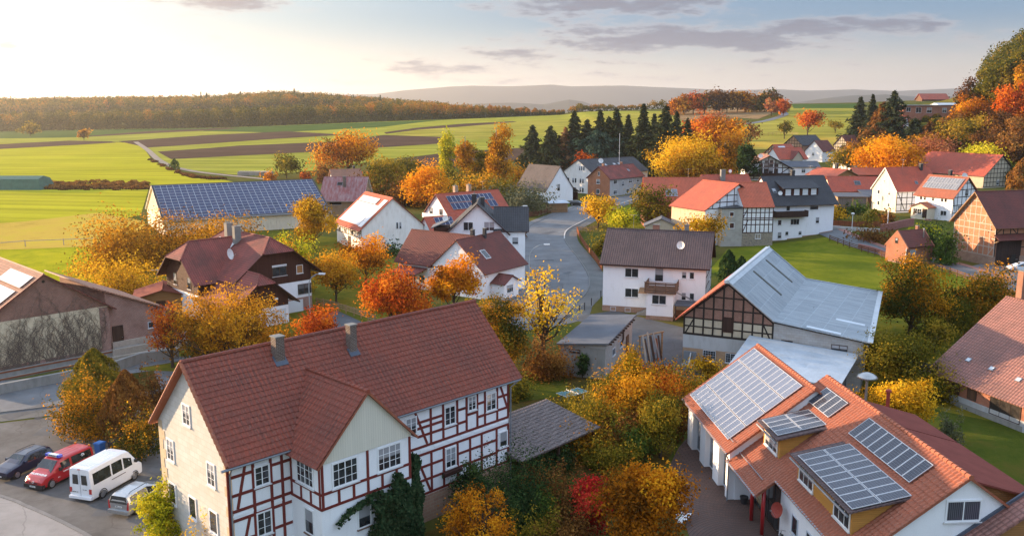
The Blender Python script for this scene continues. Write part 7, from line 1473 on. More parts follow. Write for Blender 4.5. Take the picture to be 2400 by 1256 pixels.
for (px, by, ty, w, pal, kd, lb) in ((625, 842, 745, 120, 'amber', 'bush', 'amber bush before the chalet garage wall'), (480, 850, 760, 110, 'olive', 'bush', 'olive bush under the wispy golden tree'), (1440, 985, 870, 110, 'olive', 'bush', 'olive bush between table tennis table and tall amber bush'), (1520, 1010, 900, 120, 'mixed', 'bush', 'mixed green and orange bush in the heart of the thicket'), (1600, 940, 860, 100, 'olive', 'bush', 'olive bush beside the hopper at the barn'), (1380, 1075, 985, 120, 'mixed', 'bush', 'mixed bush beside the carport post'), (1270, 1165, 1085, 110, 'brown', 'bush', 'brown creeper-like bush under the carport'), (1290, 1100, 1030, 120, 'darkgreen', 'bush', 'dark bush in the shade of the carport'), (1460, 1060, 960, 110, 'brown', 'bush', 'brown bush in front of the tall amber bush'), (1560, 900, 850, 80, 'amber', 'bush', 'amber bush beside the leaning boards'), (700, 690, 600, 80, 'gold', 'bush', 'golden bush right of the chalet gable'), (660, 640, 560, 90, 'amber', 'bush', 'amber bush behind the chalet roof'),
    (960, 745, 690, 80, 'orange', 'bush', 'orange bush between the red-orange and the round orange tree'), (1120, 800, 700, 90, 'gold', 'bush', 'golden bush right of the round orange tree'), (2180, 935, 830, 130, 'olive', 'bush', 'olive bush between golden tree and worn brown barn roof'), (2060, 870, 790, 100, 'brown', 'bush', 'brown bush at the end of the grey barn wing'), (2390, 790, 690, 100, 'mixed', 'bush', 'mixed bush behind the chimney at the right edge'), (1210, 935, 870, 80, 'olive', 'bush', 'olive bush at the farmhouse roof corner')): tree('shrub', lb, 'shrub', px, by, ty, w, pal, kd, 1.2, 0, GS)
# ivy on the bay wall of the farmhouse
def ivy():
    rng = np.random.default_rng(5); o = off((-15.24, 44.31), 44.7, 0, 0); e = empty('ivy', (*o, 0), R(90 - 44.7), 'dense dark ivy covering the right half of the white bay wall', 'ivy plant'); n = 20000
    u = rng.uniform(6.6, 12.2, n); z = rng.uniform(0, 6.1, n); lim = 5.3 + .5 * np.sin(u * 2.3) + .3 * np.sin(u * 5.1); k = (z < lim) & (u > 6.95 + .25 * np.sin(z * 2))
    u, z = u[k], z[k]; n = len(u); y = -2.85 - rng.random(n) ** .6 * (.95 + .4 * np.sin(u * 3) * np.sin(z * 2)) + np.clip(u - 10.2, 0, 2) * 1.4
    P1 = np.stack([u, y, z], 1); t = rng.random(420); P2 = np.stack([4.9 + t * 2.9 + rng.normal(0, .1, 420), np.full(420, -2.9) - rng.random(420) * .25, 4.05 + 1.1 * np.sqrt(t) + rng.normal(0, .1, 420)], 1)
    P_ = np.concatenate([P1, P2]); q = len(P_)
    quads('foliage', P_, np.tile([0, -1, .35], (q, 1)) + rng.normal(size=(q, 3)) * .5, .2 * rng.uniform(.7, 1.3, q), .16, rng.normal(.45, .2, q), 'leaf_ivy', e, rng=rng)
    m = MB(); m.tube([(4.9, -2.88, 4.0), (5.8, -2.88, 4.7), (7.6, -2.88, 5.1), (8.6, -2.9, 4.5), (9, -2.9, 0)], [.015, .02, .03, .05, .09], 5); m.build('stem', 'bark', e)
ivy()
# ---------------------------------------------------------------- vehicles
RECIPE.update({'car_white': paint((.72, .73, .75)), 'car_red': paint((.42, .012, .018)), 'car_navy': paint((.012, .014, .04)), 'car_silver': paint((.42, .43, .44), .3, .7), 'car_black': paint((.02, .02, .022)),
 'car_glass': glass((.016, .02, .022), .03), 'rubber': plain((.018, .018, .018), .8, .3), 'rim': plain((.38, .38, .40), .35, .15, 1, .5, .8), 'trim_black': plain((.025, .025, .026), .6, .2), 'lens_red': paint((.38, .012, .015)), 'lens_white': paint((.62, .64, .66), .1), 'lens_blue': paint((.02, .04, .45), .15), 'lens_amber': paint((.6, .2, .01)),
 'text_white': plain((.8, .8, .8), .5, .02), 'text_black': plain((.02, .02, .02), .5, .02), 'plate': plain((.74, .74, .72), .5, .05), 'chrome': plain((.6, .6, .6), .2, .1, 1, .5, 1.0),
 'bin_blue': plain((.03, .13, .38), .5, .15), 'bin_dark': plain((.03, .032, .036), .6, .2), 'tarp': plain((.045, .13, .10), .7, .35, .8), 'table_green': plain((.05, .15, .17), .5, .2), 'table_steel': plain((.4, .42, .43), .4, .1, 1, .5, .6), 'pink_wall': plain((.30, .13, .11), .9, .3), 'log_end': plain((.30, .2, .11), .9, .4, 5)})
def lettering(txt, o, u, up, size, mat, parent, align='LEFT', name='lettering'):
    c = bpy.data.curves.new(name, 'FONT'); c.body = txt; c.size = size; c.align_x = align; c.align_y = 'CENTER'; c.extrude = .004; c.materials.append(MAT(mat)); c.offset = size * .018
    tmp = link('tmp', c); bpy.context.view_layer.update(); me = bpy.data.meshes.new_from_object(tmp.evaluated_get(bpy.context.evaluated_depsgraph_get())); bpy.data.objects.remove(tmp); ob = link(name, me, parent); u, up = Vector(u).normalized(), Vector(up).normalized(); n = u.cross(up); o = Vector(o)
    ob.matrix_basis = Matrix(((u.x, up.x, n.x, o.x), (u.y, up.y, n.y, o.y), (u.z, up.z, n.z, o.z), (0, 0, 0, 1))); return ob
def vehicle(name, label, cat, pos, az, paintm, st, wheels, r=.33, side=(), front=None, rear=None, z=0, scale=1.0, group=None):
    """st: stations (x, z belt, z top, half width belt, half width top) from rear to front; side: windows (x0,x1)"""
    e = empty(name, (*pos, z), R(90 - az), label, cat, group); e.scale = (scale,) * 3
    m = MB(); rings = []
    for (x, zb, zt, wb, wt) in st:
        h = max(.0, zt - zb); q = [(wb * .9, .24), (wb * .985, .34), (wb, .6), (wb, zb - .03), (wb * .985 + wt * .015, zb + .02)]
        if h > .15: q += [(wb + (wt - wb) * .55, zb + h * .55), (wt + .015, zt - .12), (wt - .05, zt - .035), (wt - .18, zt)]
        else: q += [(wb * .97, zb + h * .3 + .02), (wb * .9, zb + h * .6 + .03), (wb * .75, zb + h + .04), (wb * .5, zb + h + .05)]
        rings.append([(x, y, zz) for y, zz in q] + [(x, -y, zz) for y, zz in q[::-1]])
    k = len(rings[0])
    for a, b in zip(rings, rings[1:]):
        for i in range(k): m.face([a[i], a[(i + 1) % k], b[(i + 1) % k], b[i]])
    m.face(rings[0]); m.face(rings[-1][::-1])
    def at(x):
        for a, b in zip(st, st[1:]):
            if a[0] <= x <= b[0]: t = (x - a[0]) / (b[0] - a[0]); return [a[i] + (b[i] - a[i]) * t for i in range(5)]
        return st[-1] if x > st[-1][0] else st[0]
    for x in wheels:
        for s_ in (-1, 1):
            w = at(x)[3]; m.lathe([], n=3)
            for j in range(12):
                t0, t1 = pi * j / 12, pi * (j + 1) / 12; R0, R1 = r + .01, r + .085
                m.face([(x + cos(t0) * R0, s_ * (w + .006), r + sin(t0) * R0), (x + cos(t1) * R0, s_ * (w + .006), r + sin(t1) * R0), (x + cos(t1) * R1, s_ * (w + .006), r + sin(t1) * R1), (x + cos(t0) * R1, s_ * (w + .006), r + sin(t0) * R1)], 1)
    body = m.build('body', [paintm, 'trim_black'], e); body.data.polygons.foreach_set('use_smooth', [len(p.vertices) == 4 for p in body.data.polygons])
    for s_ in (-1, 1):
        for (x0, x1, *o_) in side:
            zlo, zhi = (o_ + [.06, .16])[:2] if o_ else (.06, .16); P_ = []
            for (x, top) in ((x0, 0), (x1, 0), (x1, 1), (x0, 1)):
                q = at(x); zt = q[2] - zhi if top else q[1] + zlo; f = (zt - q[1]) / max(.01, q[2] - q[1]); P_.append((x, s_ * (q[3] + (q[4] - q[3]) * f + .008), max(zt, q[1] + zlo)))
            g = MB(); g.prism(P_, (0, s_ * .012, 0)); g.build('side_window', 'car_glass', body)
    for x in wheels:
        for s_ in (-1, 1):
            w = at(x)[3]; t = MB(); t.lathe([(.01, -.11), (r * .75, -.11), (r, -.08), (r, .08), (r * .72, .11)], n=16); o = t.build('wheel', 'rubber', e); o.matrix_basis = Matrix.Translation((x, s_ * (w - .09), r)) @ Matrix.Rotation(-s_ * pi / 2, 4, 'X')
            q = MB(); q.lathe([(r * .68, .09), (r * .6, .10), (r * .3, .085), (.05, .10), (.01, .10)], n=12); q.build('rim', 'rim', o)
    return e, body, at
def patch(parent, name, mat, pts, ext):
    m = MB(); m.prism(pts, ext); return m.build(name, mat, parent)
def mirror_(e, x, y, z, mat='trim_black'):
    m = MB()
    for s_ in (-1, 1): m = MB(); m.box(x - .06, x + .1, s_ * y - .1, s_ * y + .1, z - .09, z + .13); m.build('wing_mirror', mat, e)
GV = 'vehicles parked beside the farmhouse'
VAN = [(0, 1.2, 2.46, .90, .80), (.12, 1.2, 2.54, .955, .83), (1.4, 1.2, 2.56, .965, .83), (3.2, 1.2, 2.55, .965, .82), (3.75, 1.2, 2.47, .96, .79), (4.0, 1.2, 2.30, .955, .75), (4.72, 1.18, 1.32, .93, .88), (5.05, 1.02, 1.06, .89, .83), (5.2, .82, .84, .78, .74)]
def white_van():
    e, b, at = vehicle('white_van', 'white high-roofed minibus parked with its two rear doors to the street', 'van', (-30.0, 57.25), 17.0, 'car_white', VAN, (1.0, 4.2), .34, ((.25, 1.9, .12, .42), (2.05, 3.05, .12, .42), (3.2, 4.05, .1, .42)), group=GV)
    for s_ in (-1, 1):
        patch(b, 'rear_window', 'car_glass', [(-.015, s_ * .14, 1.35), (-.015, s_ * .62, 1.35), (-.015, s_ * .58, 2.05), (-.015, s_ * .14, 2.05)], (-.012, 0, 0)); patch(b, 'rear_lamp', 'lens_red', [(-.0, s_ * .72, .72), (-.0, s_ * .93, .72), (.02, s_ * .93, 1.08), (.02, s_ * .72, 1.08)], (-.03, 0, 0))
        patch(b, 'door_strip', 'trim_black', [(1.9, s_ * .972, 1.0), (3.3, s_ * .972, 1.0), (3.3, s_ * .972, 1.05), (1.9, s_ * .972, 1.05)], (0, s_ * .01, 0))
    patch(b, 'door_seam', 'trim_black', [(-.004, -.008, .5), (-.004, .008, .5), (-.004, .008, 2.35), (-.004, -.008, 2.35)], (-.006, 0, 0)); patch(b, 'brake_lamp', 'lens_red', [(.0, -.1, 2.42), (.0, .1, 2.42), (0, .1, 2.48), (0, -.1, 2.48)], (-.05, 0, 0))
    p = patch(b, 'number_plate', 'plate', [(-.02, .22, .72), (-.02, .74, .72), (-.02, .74, .84), (-.02, .22, .84)], (-.012, 0, 0)); lettering('HR·FM 114', (-.036, .71, .78), (0, -1, 0), (0, 0, 1), .11, 'text_black', p)
    lettering('311 CDI', (-.012, -.2, .98), (0, -1, 0), (0, 0, 1), .09, 'trim_black', b); lettering('KOMBI', (-.012, .12, 1.2), (0, -1, 0), (0, 0, 1), .0001, 'trim_black', b) if False else None
    m = MB(); m.box(-.14, .1, -.93, .93, .32, .5); m.build('rear_bumper', 'car_white', e); m = MB()
    for i in range(6): m.box(.4, 3.3, -.62 + i * .25 - .03, -.62 + i * .25 + .03, 2.55, 2.575)
    m.build('roof_ribs', 'car_white', b); patch(b, 'windscreen', 'car_glass', [(4.1, -.68, 2.2), (4.1, .68, 2.2), (4.7, .82, 1.37), (4.7, -.82, 1.37)], (.015, 0, .015)); mirror_(e, 4.3, 1.05, 1.5)
    for s_ in (-1, 1): patch(b, 'headlight', 'lens_white', [(5.12, s_ * .45, .82), (5.08, s_ * .78, .86), (4.95, s_ * .86, 1.02), (5.1, s_ * .5, .98)], (.03, 0, .02))
white_van()
RED = [(0, 1.05, 1.72, .88, .72), (.15, 1.05, 1.84, .93, .76), (1.2, 1.05, 1.88, .945, .77), (2.6, 1.05, 1.87, .945, .77), (3.05, 1.05, 1.78, .94, .74), (3.9, 1.02, 1.1, .91, .86), (4.45, .88, .92, .86, .8), (4.72, .62, .66, .78, .74)]
def fire_van():
    e, b, at = vehicle('fire_van', 'red fire brigade van with blue light bar and white lettering', 'van', off((-34.35, 59.15), 20, 4.72), 200.0, 'car_red', RED, (.85, 3.92), .34, ((.25, 2.05, .08, .2), (2.25, 3.02, .06, .2)), group=GV)
    patch(b, 'windscreen', 'car_glass', [(3.12, -.66, 1.76), (3.12, .66, 1.76), (3.86, .8, 1.14), (3.86, -.8, 1.14)], (.012, 0, .014))
    for s_ in (-1, 1):
        patch(b, 'headlight', 'lens_white', [(4.66, s_ * .42, .62), (4.55, s_ * .78, .66), (4.32, s_ * .84, .86), (4.58, s_ * .45, .80)], (.03, 0, .03)); patch(b, 'door_rail', 'trim_black', [(.9, s_ * .95, .80), (2.3, s_ * .95, .80), (2.3, s_ * .95, .84), (.9, s_ * .95, .84)], (0, s_ * .012, 0))
        patch(b, 'marker_lamp', 'lens_amber', [(.12, s_ * .62, 1.84), (.24, s_ * .62, 1.84), (.24, s_ * .74, 1.84), (.12, s_ * .74, 1.84)], (0, 0, .1))
    g = patch(b, 'grille', 'trim_black', [(4.735, -.38, .55), (4.735, .38, .55), (4.64, .4, .74), (4.64, -.4, .74)], (.02, 0, .01)); m = MB(); m.box(4.5, 4.8, -.86, .86, .22, .5); m.build('bumper', 'trim_black', e)
    s = MB(); c0 = Vector((4.735, 0, .66)); U_, V_ = Vector((0, 1, 0)), Vector((-.42, 0, .9)); ring = [c0 + (U_ * cos(t) + V_ * sin(t)) * .09 for t in [2 * pi * i / 16 for i in range(17)]]; s.tube(ring, .012, 5)
    for t in (90, 210, 330): s.tube([c0, c0 + (U_ * cos(R(t)) + V_ * sin(R(t))) * .09], [.016, .006], 5)
    s.build('emblem', 'chrome', g)
    p = patch(b, 'number_plate', 'plate', [(4.81, -.26, .32), (4.81, .26, .32), (4.81, .26, .43), (4.81, -.26, .43)], (.012, 0, 0)); lettering('HR·2112', (4.826, .0, .375), (0, 1, 0), (0, 0, 1), .1, 'text_black', p, 'CENTER')
    lettering('FEUERWEHR', (4.22, 0, 1.055), (0, 1, 0), (-.94, 0, .27), .27, 'text_white', b, 'CENTER')
    for s_ in (-1, 1):
        u = (-s_, 0, 0); x0 = 2.95 if s_ > 0 else .35
        lettering('www.feuerwehr-homberg.de', (x0, s_ * .962, .93), u, (0, 0, 1), .21, 'text_white', b); x1 = 1.15 if s_ > 0 else .4
        lettering('112', (.82 if s_ > 0 else .42, s_ * .86, 1.42), u, (0, -s_ * .2, 1), .36, 'text_white', b); lettering('FFW', (3.4 if s_ > 0 else 3.0, s_ * .93, .62), u, (0, 0, 1), .13, 'text_white', b)
        m = MB(); cc = Vector((1.02 if s_ > 0 else 1.2, s_ * .868, 1.43)); m.tube([cc + Vector((cos(t) * .14, 0, sin(t) * .14)) for t in [2 * pi * i / 14 for i in range(15)]], .022, 5); m.tube([cc + Vector((-.06, 0, .06)), cc + Vector((.05, 0, -.06))], .035, 5); m.build('phone_symbol', 'text_white', b)
    l = MB(); l.box(2.62, 2.92, -.42, .42, 1.9, 2.06); lb = l.build('light_bar', 'lens_white', e)
    for s_ in (-1, 1): q = MB(); q.box(2.6, 2.94, min(s_ * .42, s_ * .66), max(s_ * .42, s_ * .66), 1.89, 2.07); q.build('blue_lamp', 'lens_blue', lb)
    lettering('FEUERWEHR', (2.93, 0, 1.98), (0, 1, 0), (0, 0, 1), .12, 'text_black', lb, 'CENTER'); mirror_(e, 3.2, 1.04, 1.2)
    m = MB(); [m.box(.9, 2.4, y - .012, y + .012, 1.875, 1.89) for y in (-.35, 0, .35)]; m.build('roof_lines', 'car_red', b)
fire_van()
EST = [(0, .85, 1.02, .78, .6), (.12, .87, 1.28, .84, .62), (.5, .88, 1.42, .86, .62), (1.4, .88, 1.46, .865, .63), (2.3, .88, 1.42, .865, .62), (3.1, .9, .96, .86, .8), (3.7, .8, .84, .83, .76), (4.15, .62, .66, .72, .68)]
def blue_car():
    e, b, at = vehicle('blue_car', 'dark blue estate car with roof rails at the left edge of the row', 'car', off((-37.75, 60.75), 20, 4.2), 200.0, 'car_navy', EST, (.8, 3.35), .31, ((.3, 1.05, .05, .09), (1.12, 1.85, .05, .09), (1.9, 2.75, .05, .07)), group=GV)
    patch(b, 'windscreen', 'car_glass', [(2.36, -.55, 1.4), (2.36, .55, 1.4), (3.06, .74, .98), (3.06, -.74, .98)], (.012, 0, .016))
    for s_ in (-1, 1): patch(b, 'headlight', 'lens_white', [(4.1, s_ * .34, .6), (3.98, s_ * .72, .62), (3.75, s_ * .8, .78), (4.0, s_ * .45, .74)], (.03, 0, .02)); q = MB(); q.tube([(.5, s_ * .55, 1.45), (.7, s_ * .55, 1.52), (2.0, s_ * .55, 1.53), (2.2, s_ * .55, 1.46)], .02, 5); q.build('roof_rail', 'trim_black', b)
    m = MB(); m.box(3.95, 4.22, -.74, .74, .22, .46); m.build('bumper', 'trim_black', e); p = patch(b, 'number_plate', 'plate', [(4.225, -.26, .36), (4.225, .26, .36), (4.225, .26, .47), (4.225, -.26, .47)], (.01, 0, 0)); lettering('HR·L 58', (4.24, 0, .415), (0, 1, 0), (0, 0, 1), .1, 'text_black', p, 'CENTER'); mirror_(e, 2.65, .93, 1.0, 'car_navy')
blue_car()
MPV = [(0, .95, 1.2, .80, .66), (.08, .96, 1.5, .84, .66), (.4, .97, 1.6, .86, .65), (1.6, .97, 1.63, .865, .64), (2.3, .97, 1.58, .865, .63), (3.3, .98, 1.05, .85, .8), (3.8, .86, .9, .82, .76), (4.2, .65, .7, .72, .68)]
def silver_car():
    e, b, at = vehicle('silver_car', 'silver compact people carrier seen from behind next to the yellow bush', 'car', off((-26.36, 54.95), 17, .0), 17.0, 'car_silver', MPV, (.75, 3.35), .31, ((.3, .95, .06, .14), (1.02, 1.85, .06, .12), (1.92, 2.9, .06, .1)), group=GV)
    patch(b, 'rear_window', 'car_glass', [(-.01, -.7, 1.02), (-.01, .7, 1.02), (.07, .58, 1.5), (.07, -.58, 1.5)], (-.014, 0, .0))
    for s_ in (-1, 1): patch(b, 'rear_lamp', 'lens_red', [(-.005, s_ * .66, .62), (-.005, s_ * .8, .62), (.03, s_ * .83, 1.18), (.03, s_ * .74, 1.18)], (-.03, 0, 0)); q = MB(); q.tube([(.4, s_ * .56, 1.62), (.6, s_ * .56, 1.69), (2.0, s_ * .56, 1.7), (2.2, s_ * .56, 1.6)], .022, 5); q.build('roof_rail', 'trim_black', b)
    p = patch(b, 'number_plate', 'plate', [(-.01, -.26, .74), (-.01, .26, .74), (-.01, .26, .85), (-.01, -.26, .85)], (-.012, 0, 0)); lettering('HR·A 712', (-.026, 0, .795), (0, -1, 0), (0, 0, 1), .1, 'text_black', p, 'CENTER'); m = MB(); m.box(-.12, .1, -.82, .82, .3, .55); m.build('bumper', 'car_silver', e); patch(b, 'windscreen', 'car_glass', [(2.36, -.56, 1.55), (2.36, .56, 1.55), (3.24, .74, 1.06), (3.24, -.74, 1.06)], (.012, 0, .016)); mirror_(e, 2.75, .94, 1.08, 'car_silver')
silver_car()
x_, y_ = T(2388, 640)
e, b, at = vehicle('white_car', 'white estate car with dark lower trim in front of the barn gate', 'car', off((x_, y_), -88, -2.2), -88.0, 'car_white', MPV, (.75, 3.35), .33, ((.3, .95, .06, .14), (1.02, 1.85, .06, .12), (1.92, 2.9, .06, .1)), z=terrain(x_, y_) + .1)
patch(b, 'windscreen', 'car_glass', [(2.36, -.56, 1.55), (2.36, .56, 1.55), (3.24, .74, 1.06), (3.24, -.74, 1.06)], (.012, 0, .016)); m = MB(); m.box(3.9, 4.3, -.76, .76, .2, .55); m.build('bumper', 'trim_black', e); patch(b, 'grille', 'trim_black', [(4.24, -.4, .58), (4.24, .4, .58), (4.12, .4, .72), (4.12, -.4, .72)], (.02, 0, .02))
for s_ in (-1, 1): patch(b, 'headlight', 'lens_white', [(4.2, s_ * .42, .62), (4.05, s_ * .72, .66), (3.85, s_ * .78, .82), (4.08, s_ * .46, .76)], (.03, 0, .02))
x_, y_ = U(1352, 482); e, b, at = vehicle('black_car', 'small black car parked beside the white gable barn', 'car', off((x_, y_), 110, -2), 110.0, 'car_black', EST, (.8, 3.35), .31, ((.3, 1.05, .05, .09), (1.12, 1.85, .05, .09), (1.9, 2.75, .05, .07)))
patch(b, 'windscreen', 'car_glass', [(2.36, -.55, 1.4), (2.36, .55, 1.4), (3.06, .74, .98), (3.06, -.74, .98)], (.012, 0, .016))
# ---------------------------------------------------------------- street furniture and yard things
def street_lamp(label, x, y, h, reach, az, z=0.):
    e = empty('street_lamp', (x, y, z), R(90 - az), label, 'street lamp', 'curved street lamps'); m = MB(); pts = [(0, 0, -.2), (0, 0, h * .35), (0, 0, h * .72)] + [(reach * (1 - cos(t)), 0, h * .72 + h * .27 * sin(t)) for t in (R(20), R(45), R(70), R(88))]
    m.tube(pts, [.1, .085, .065, .055, .05, .045, .04], 8); m.build('pole', 'lamp_grey', e); k = MB(); k.box(reach * .93, reach * .93 + .85, -.15, .15, h * .99 - .08, h * .99 + .08); hd = k.build('lamp_head', 'lamp_white', e); k = MB(); k.box(reach, reach + .7, -.11, .11, h * .99 - .13, h * .99 - .08); k.build('lens', 'lens_white', hd)
x_, y_ = U(1240, 690); street_lamp('curved street lamp rising through the sparse yellow tree at the bend', x_, y_, 7.6, 2.3, 95)
x_, y_ = U(1196, 545); street_lamp('curved street lamp behind the tall white house', x_ + 1, 168, 8.7, 1.6, 90)
x_, y_ = U(703, 748); street_lamp('curved street lamp at the chalet corner', -26.6, 112.5, 5.9, 1.5, 95)
x_, y_ = T(1995, 558); e = empty('post_lamp', (x_, y_, terrain(x_, y_)), 0, 'slim white post lamp with flat lantern at the far lane', 'street lamp'); m = MB(); m.tube([(0, 0, -.3), (0, 0, 4.6)], [.07, .05], 8); m.build('pole', 'lamp_white', e); m = MB(); m.lathe([(.08, 0), (.3, .1), (.34, .32), (.05, .42)], (0, 0, 4.55), 10); m.build('lantern', 'lamp_white', e)
x_, y_ = T(2080, 527); e = empty('post_lamp', (x_, y_, terrain(x_, y_)), 0, 'short pale post beside the pink garden wall', 'garden lamp'); m = MB(); m.tube([(0, 0, -.3), (0, 0, 2.6)], [.1, .08], 8); m.build('pole', 'lamp_white', e); m = MB(); m.lathe([(.08, 0), (.16, .1), (.16, .3), (.02, .36)], (0, 0, 2.55), 10); m.build('lantern', 'lamp_white', e)
e = empty('mushroom_lamp', (27.6, 65.5, 0), 0, 'tall steel lamp with broad mushroom shade behind the solar house', 'street lamp'); m = MB(); m.tube([(0, 0, -.3), (0, 0, 6.2)], [.13, .1], 10); m.build('pole', 'steel', e); m = MB(); m.lathe([(.12, -.25), (.35, -.12), (.78, .0), (.70, .16), (.45, .32), (.18, .42), (.01, .44)], (0, 0, 6.45), 20); m.build('lamp_shade', 'steel', e, True)
e = empty('vent_pipe', (27.6, 61.6, 0), 0, 'red vent pipe standing behind the solar house ridge', 'pipe'); m = MB(); m.tube([(0, 0, -.3), (0, 0, 6.6)], .14, 8); m.build('pipe', 'dish_red', e); m = MB(); m.lathe([(.22, 0), (.2, .14), (.02, .24)], (0, 0, 6.6), 10); m.build('cowl', 'dish_red', e)
x_, y_ = U(1705, 470); e = empty('road_sign', (57.5, 232, 2.2), 0, 'round red-rimmed traffic sign above the dark red roof', 'sign'); m = MB(); m.tube([(0, 0, -.2), (0, 0, 10.0 - 2.0)], .06, 6); m.build('pole', 'lamp_grey', e); m = MB(); m.lathe([(.01, 0), (.62, 0), (.62, .05), (.01, .05)], (0, 0, 0), 16); o = m.build('rim', 'lens_red', e); o.matrix_basis = Matrix.Translation((0, -.08, 8.6)) @ Matrix.Rotation(pi / 2, 4, 'X'); m = MB(); m.lathe([(.01, .06), (.44, .06)], (0, 0, 0), 16); m.build('sign_face', 'text_white', o)
def wheelie_bin(label, x, y, mat, az):
    e = empty('wheelie_bin', (x, y, .034), R(90 - az), label, 'bin'); m = MB(); b0 = [(-.25, -.24), (.25, -.24), (.25, .24), (-.25, .24)]; b1 = [(-.32, -.3), (.32, -.3), (.32, .3), (-.32, .3)]
    for i in range(4): j = (i + 1) % 4; m.face([(*b0[i], .08), (*b0[j], .08), (*b1[j], 1.0), (*b1[i], 1.0)])
    m.face([(*p, .08) for p in b0[::-1]]); m.build('body', mat, e); m = MB(); m.box(-.35, .36, -.33, .33, 1.0, 1.06); m.box(-.28, .28, -.27, .27, 1.06, 1.1); m.build('lid', mat, e)
    for s_ in (-1, 1): m = MB(); m.lathe([(.01, -.03), (.1, -.03), (.1, .03), (.01, .03)], n=12); o = m.build('wheel', 'rubber', e); o.matrix_basis = Matrix.Translation((-.26, s_ * .27, .1)) @ Matrix.Rotation(pi / 2, 4, 'X')
wheelie_bin('blue wheelie bin behind the fire van', -32.6, 65.7, 'bin_blue', 20); wheelie_bin('dark wheelie bin next to the blue one', -31.6, 66.0, 'bin_dark', 20)
x_, y_ = U(1341, 937); e = empty('table_tennis_table', (x_, y_, 0), R(38), 'blue-green table tennis table in the garden', 'table')
for k in (-1, 1):
    m = MB(); m.box(min(0.01 * k, 1.37 * k), max(.01 * k, 1.37 * k), -.76, .76, .73, .76); t = m.build('tabletop', 'table_green', e); m = MB()
    for q in (-.74, .72): m.box(min(.01 * k, 1.37 * k), max(.01 * k, 1.37 * k), q, q + .025, .761, .763)
    m.box(min(1.34 * k, 1.37 * k), max(1.34 * k, 1.37 * k), -.74, .72, .761, .7632); m.build('white_line', 'text_white', t)
    for s_ in (-.55, .55): m = MB(); m.box(k * .95 - .04, k * .95 + .04, s_ - .04, s_ + .04, -.05, .73); m.build('leg', 'table_steel', e)
m = MB(); m.box(-.012, .012, -.85, .85, .76, .9); m.build('net', 'text_white', e)
def fence(name, label, line, h, mat, rails=2, post=2.0, solid=False, d=.03):
    """fence along a world polyline; posts share a mesh with nothing else"""
    x0, y0 = line[0]; e = empty(name, (x0, y0, terrain(x0, y0)), 0, label, 'fence'); loc = lambda p, z: (p[0] - x0, p[1] - y0, terrain(*p) - terrain(x0, y0) + z)
    m = MB(); pm = None; acc = 0; pts = []
    for a, b in zip(line, line[1:]):
        L_ = math.hypot(b[0] - a[0], b[1] - a[1]); n = max(1, round(L_ / post)); pts += [(a[0] + (b[0] - a[0]) * i / n, a[1] + (b[1] - a[1]) * i / n) for i in range(n)]
    pts.append(line[-1])
    for a, b in zip(pts, pts[1:]):
        t = Vector((b[0] - a[0], b[1] - a[1], 0)).normalized(); nn = Vector((-t.y, t.x, 0))
        if solid: p, q = Vector(loc(a, .08)), Vector(loc(b, .08)); m.prism([p, q, q + Vector((0, 0, h - .08)), p + Vector((0, 0, h - .08))], nn * d)
        else:
            for i in range(rails): z = h * (.9 - .75 * i / max(1, rails)); m.beam(loc(a, z), loc(b, z), nn, .13, .05)
    m.build('boards' if solid else 'rails', mat, e); pr = MB(); pr.box(-.06, .06, -.06, .06, -.4, h + .06); pm = pr.mesh('post', mat)
    for p in pts[:100]: o = link('post', pm, e); o.location = loc(p, 0)
fr_ = smooth_line([U(*p) for p in ((1352, 543), (1362, 566), (1380, 592), (1398, 615), (1411, 636))], 3); fence('board_fence', 'rust-red board fence curving along the pavement at the road bend', fr_, 1.15, 'fence_red', solid=True)
fence('rail_fence', 'short orange-brown rail fence at the stream beside the bend', [U(1352, 543), U(1375, 545), U(1400, 541)], 1.2, 'wood_pale', 4, 1.5)
fence('rail_fence', 'long brown rail fence between lawn and lane', smooth_line([T(*p) for p in ((1944, 566), (1990, 583), (2050, 602), (2115, 620), (2190, 636), (2260, 660), (2330, 690), (2400, 712))], 2), 1.25, 'fence_brown', 3, 2.4)
fence('board_fence', 'red-brown board fence along the clipped garden', [T(*p) for p in ((1944, 530), (2000, 533), (2062, 533))], 1.2, 'fence_red', solid=True, post=2.5)
fence('board_fence', 'brown board fence beside the chalet driveway', [U(*p) for p in ((742, 716), (775, 722), (830, 740), (880, 758))], 1.1, 'wood_pale', 3, 1.8)
fence('board_fence', 'brown fence under the grey-green willow bush at the road', [U(*p) for p in ((1236, 510), (1262, 506), (1290, 499))], 1.3, 'fence_brown', solid=True)
fence('pasture_fence', 'wire pasture fence with grey posts on the left meadow', [T(*p) for p in ((-60, 588), (60, 581), (150, 577), (225, 572))], 1.3, 'timber_grey', 1, 14, d=.01)
fence('meadow_fence', 'pale rail fence across the sloping meadow', [T(*p) for p in ((1756, 327), (1790, 322), (1830, 318), (1870, 320))], 2.2, 'wood_pale', 2, 5)
w_ = strip('garden_wall', smooth_line([T(*p) for p in ((2012, 584), (2050, 594), (2085, 605))], 3), -.2, .2, 'pink_wall', .8, .08, None); tag(w_, 'low pink wall along the lane left of the brick hut', 'wall')
w_ = strip('garden_wall', smooth_line([T(*p) for p in ((2064, 545), (2090, 540), (2120, 533), (2140, 530))], 3), -.2, .2, 'pink_wall', 1.5, .05, None); tag(w_, 'curved pink wall below the panelled house', 'wall')
w_ = strip('garden_wall', [T(*p) for p in ((1946, 537), (2000, 540), (2064, 545))], -.15, .15, 'kerb_pale', .6, .05, None); tag(w_, 'white low wall under the red-brown board fence', 'wall')
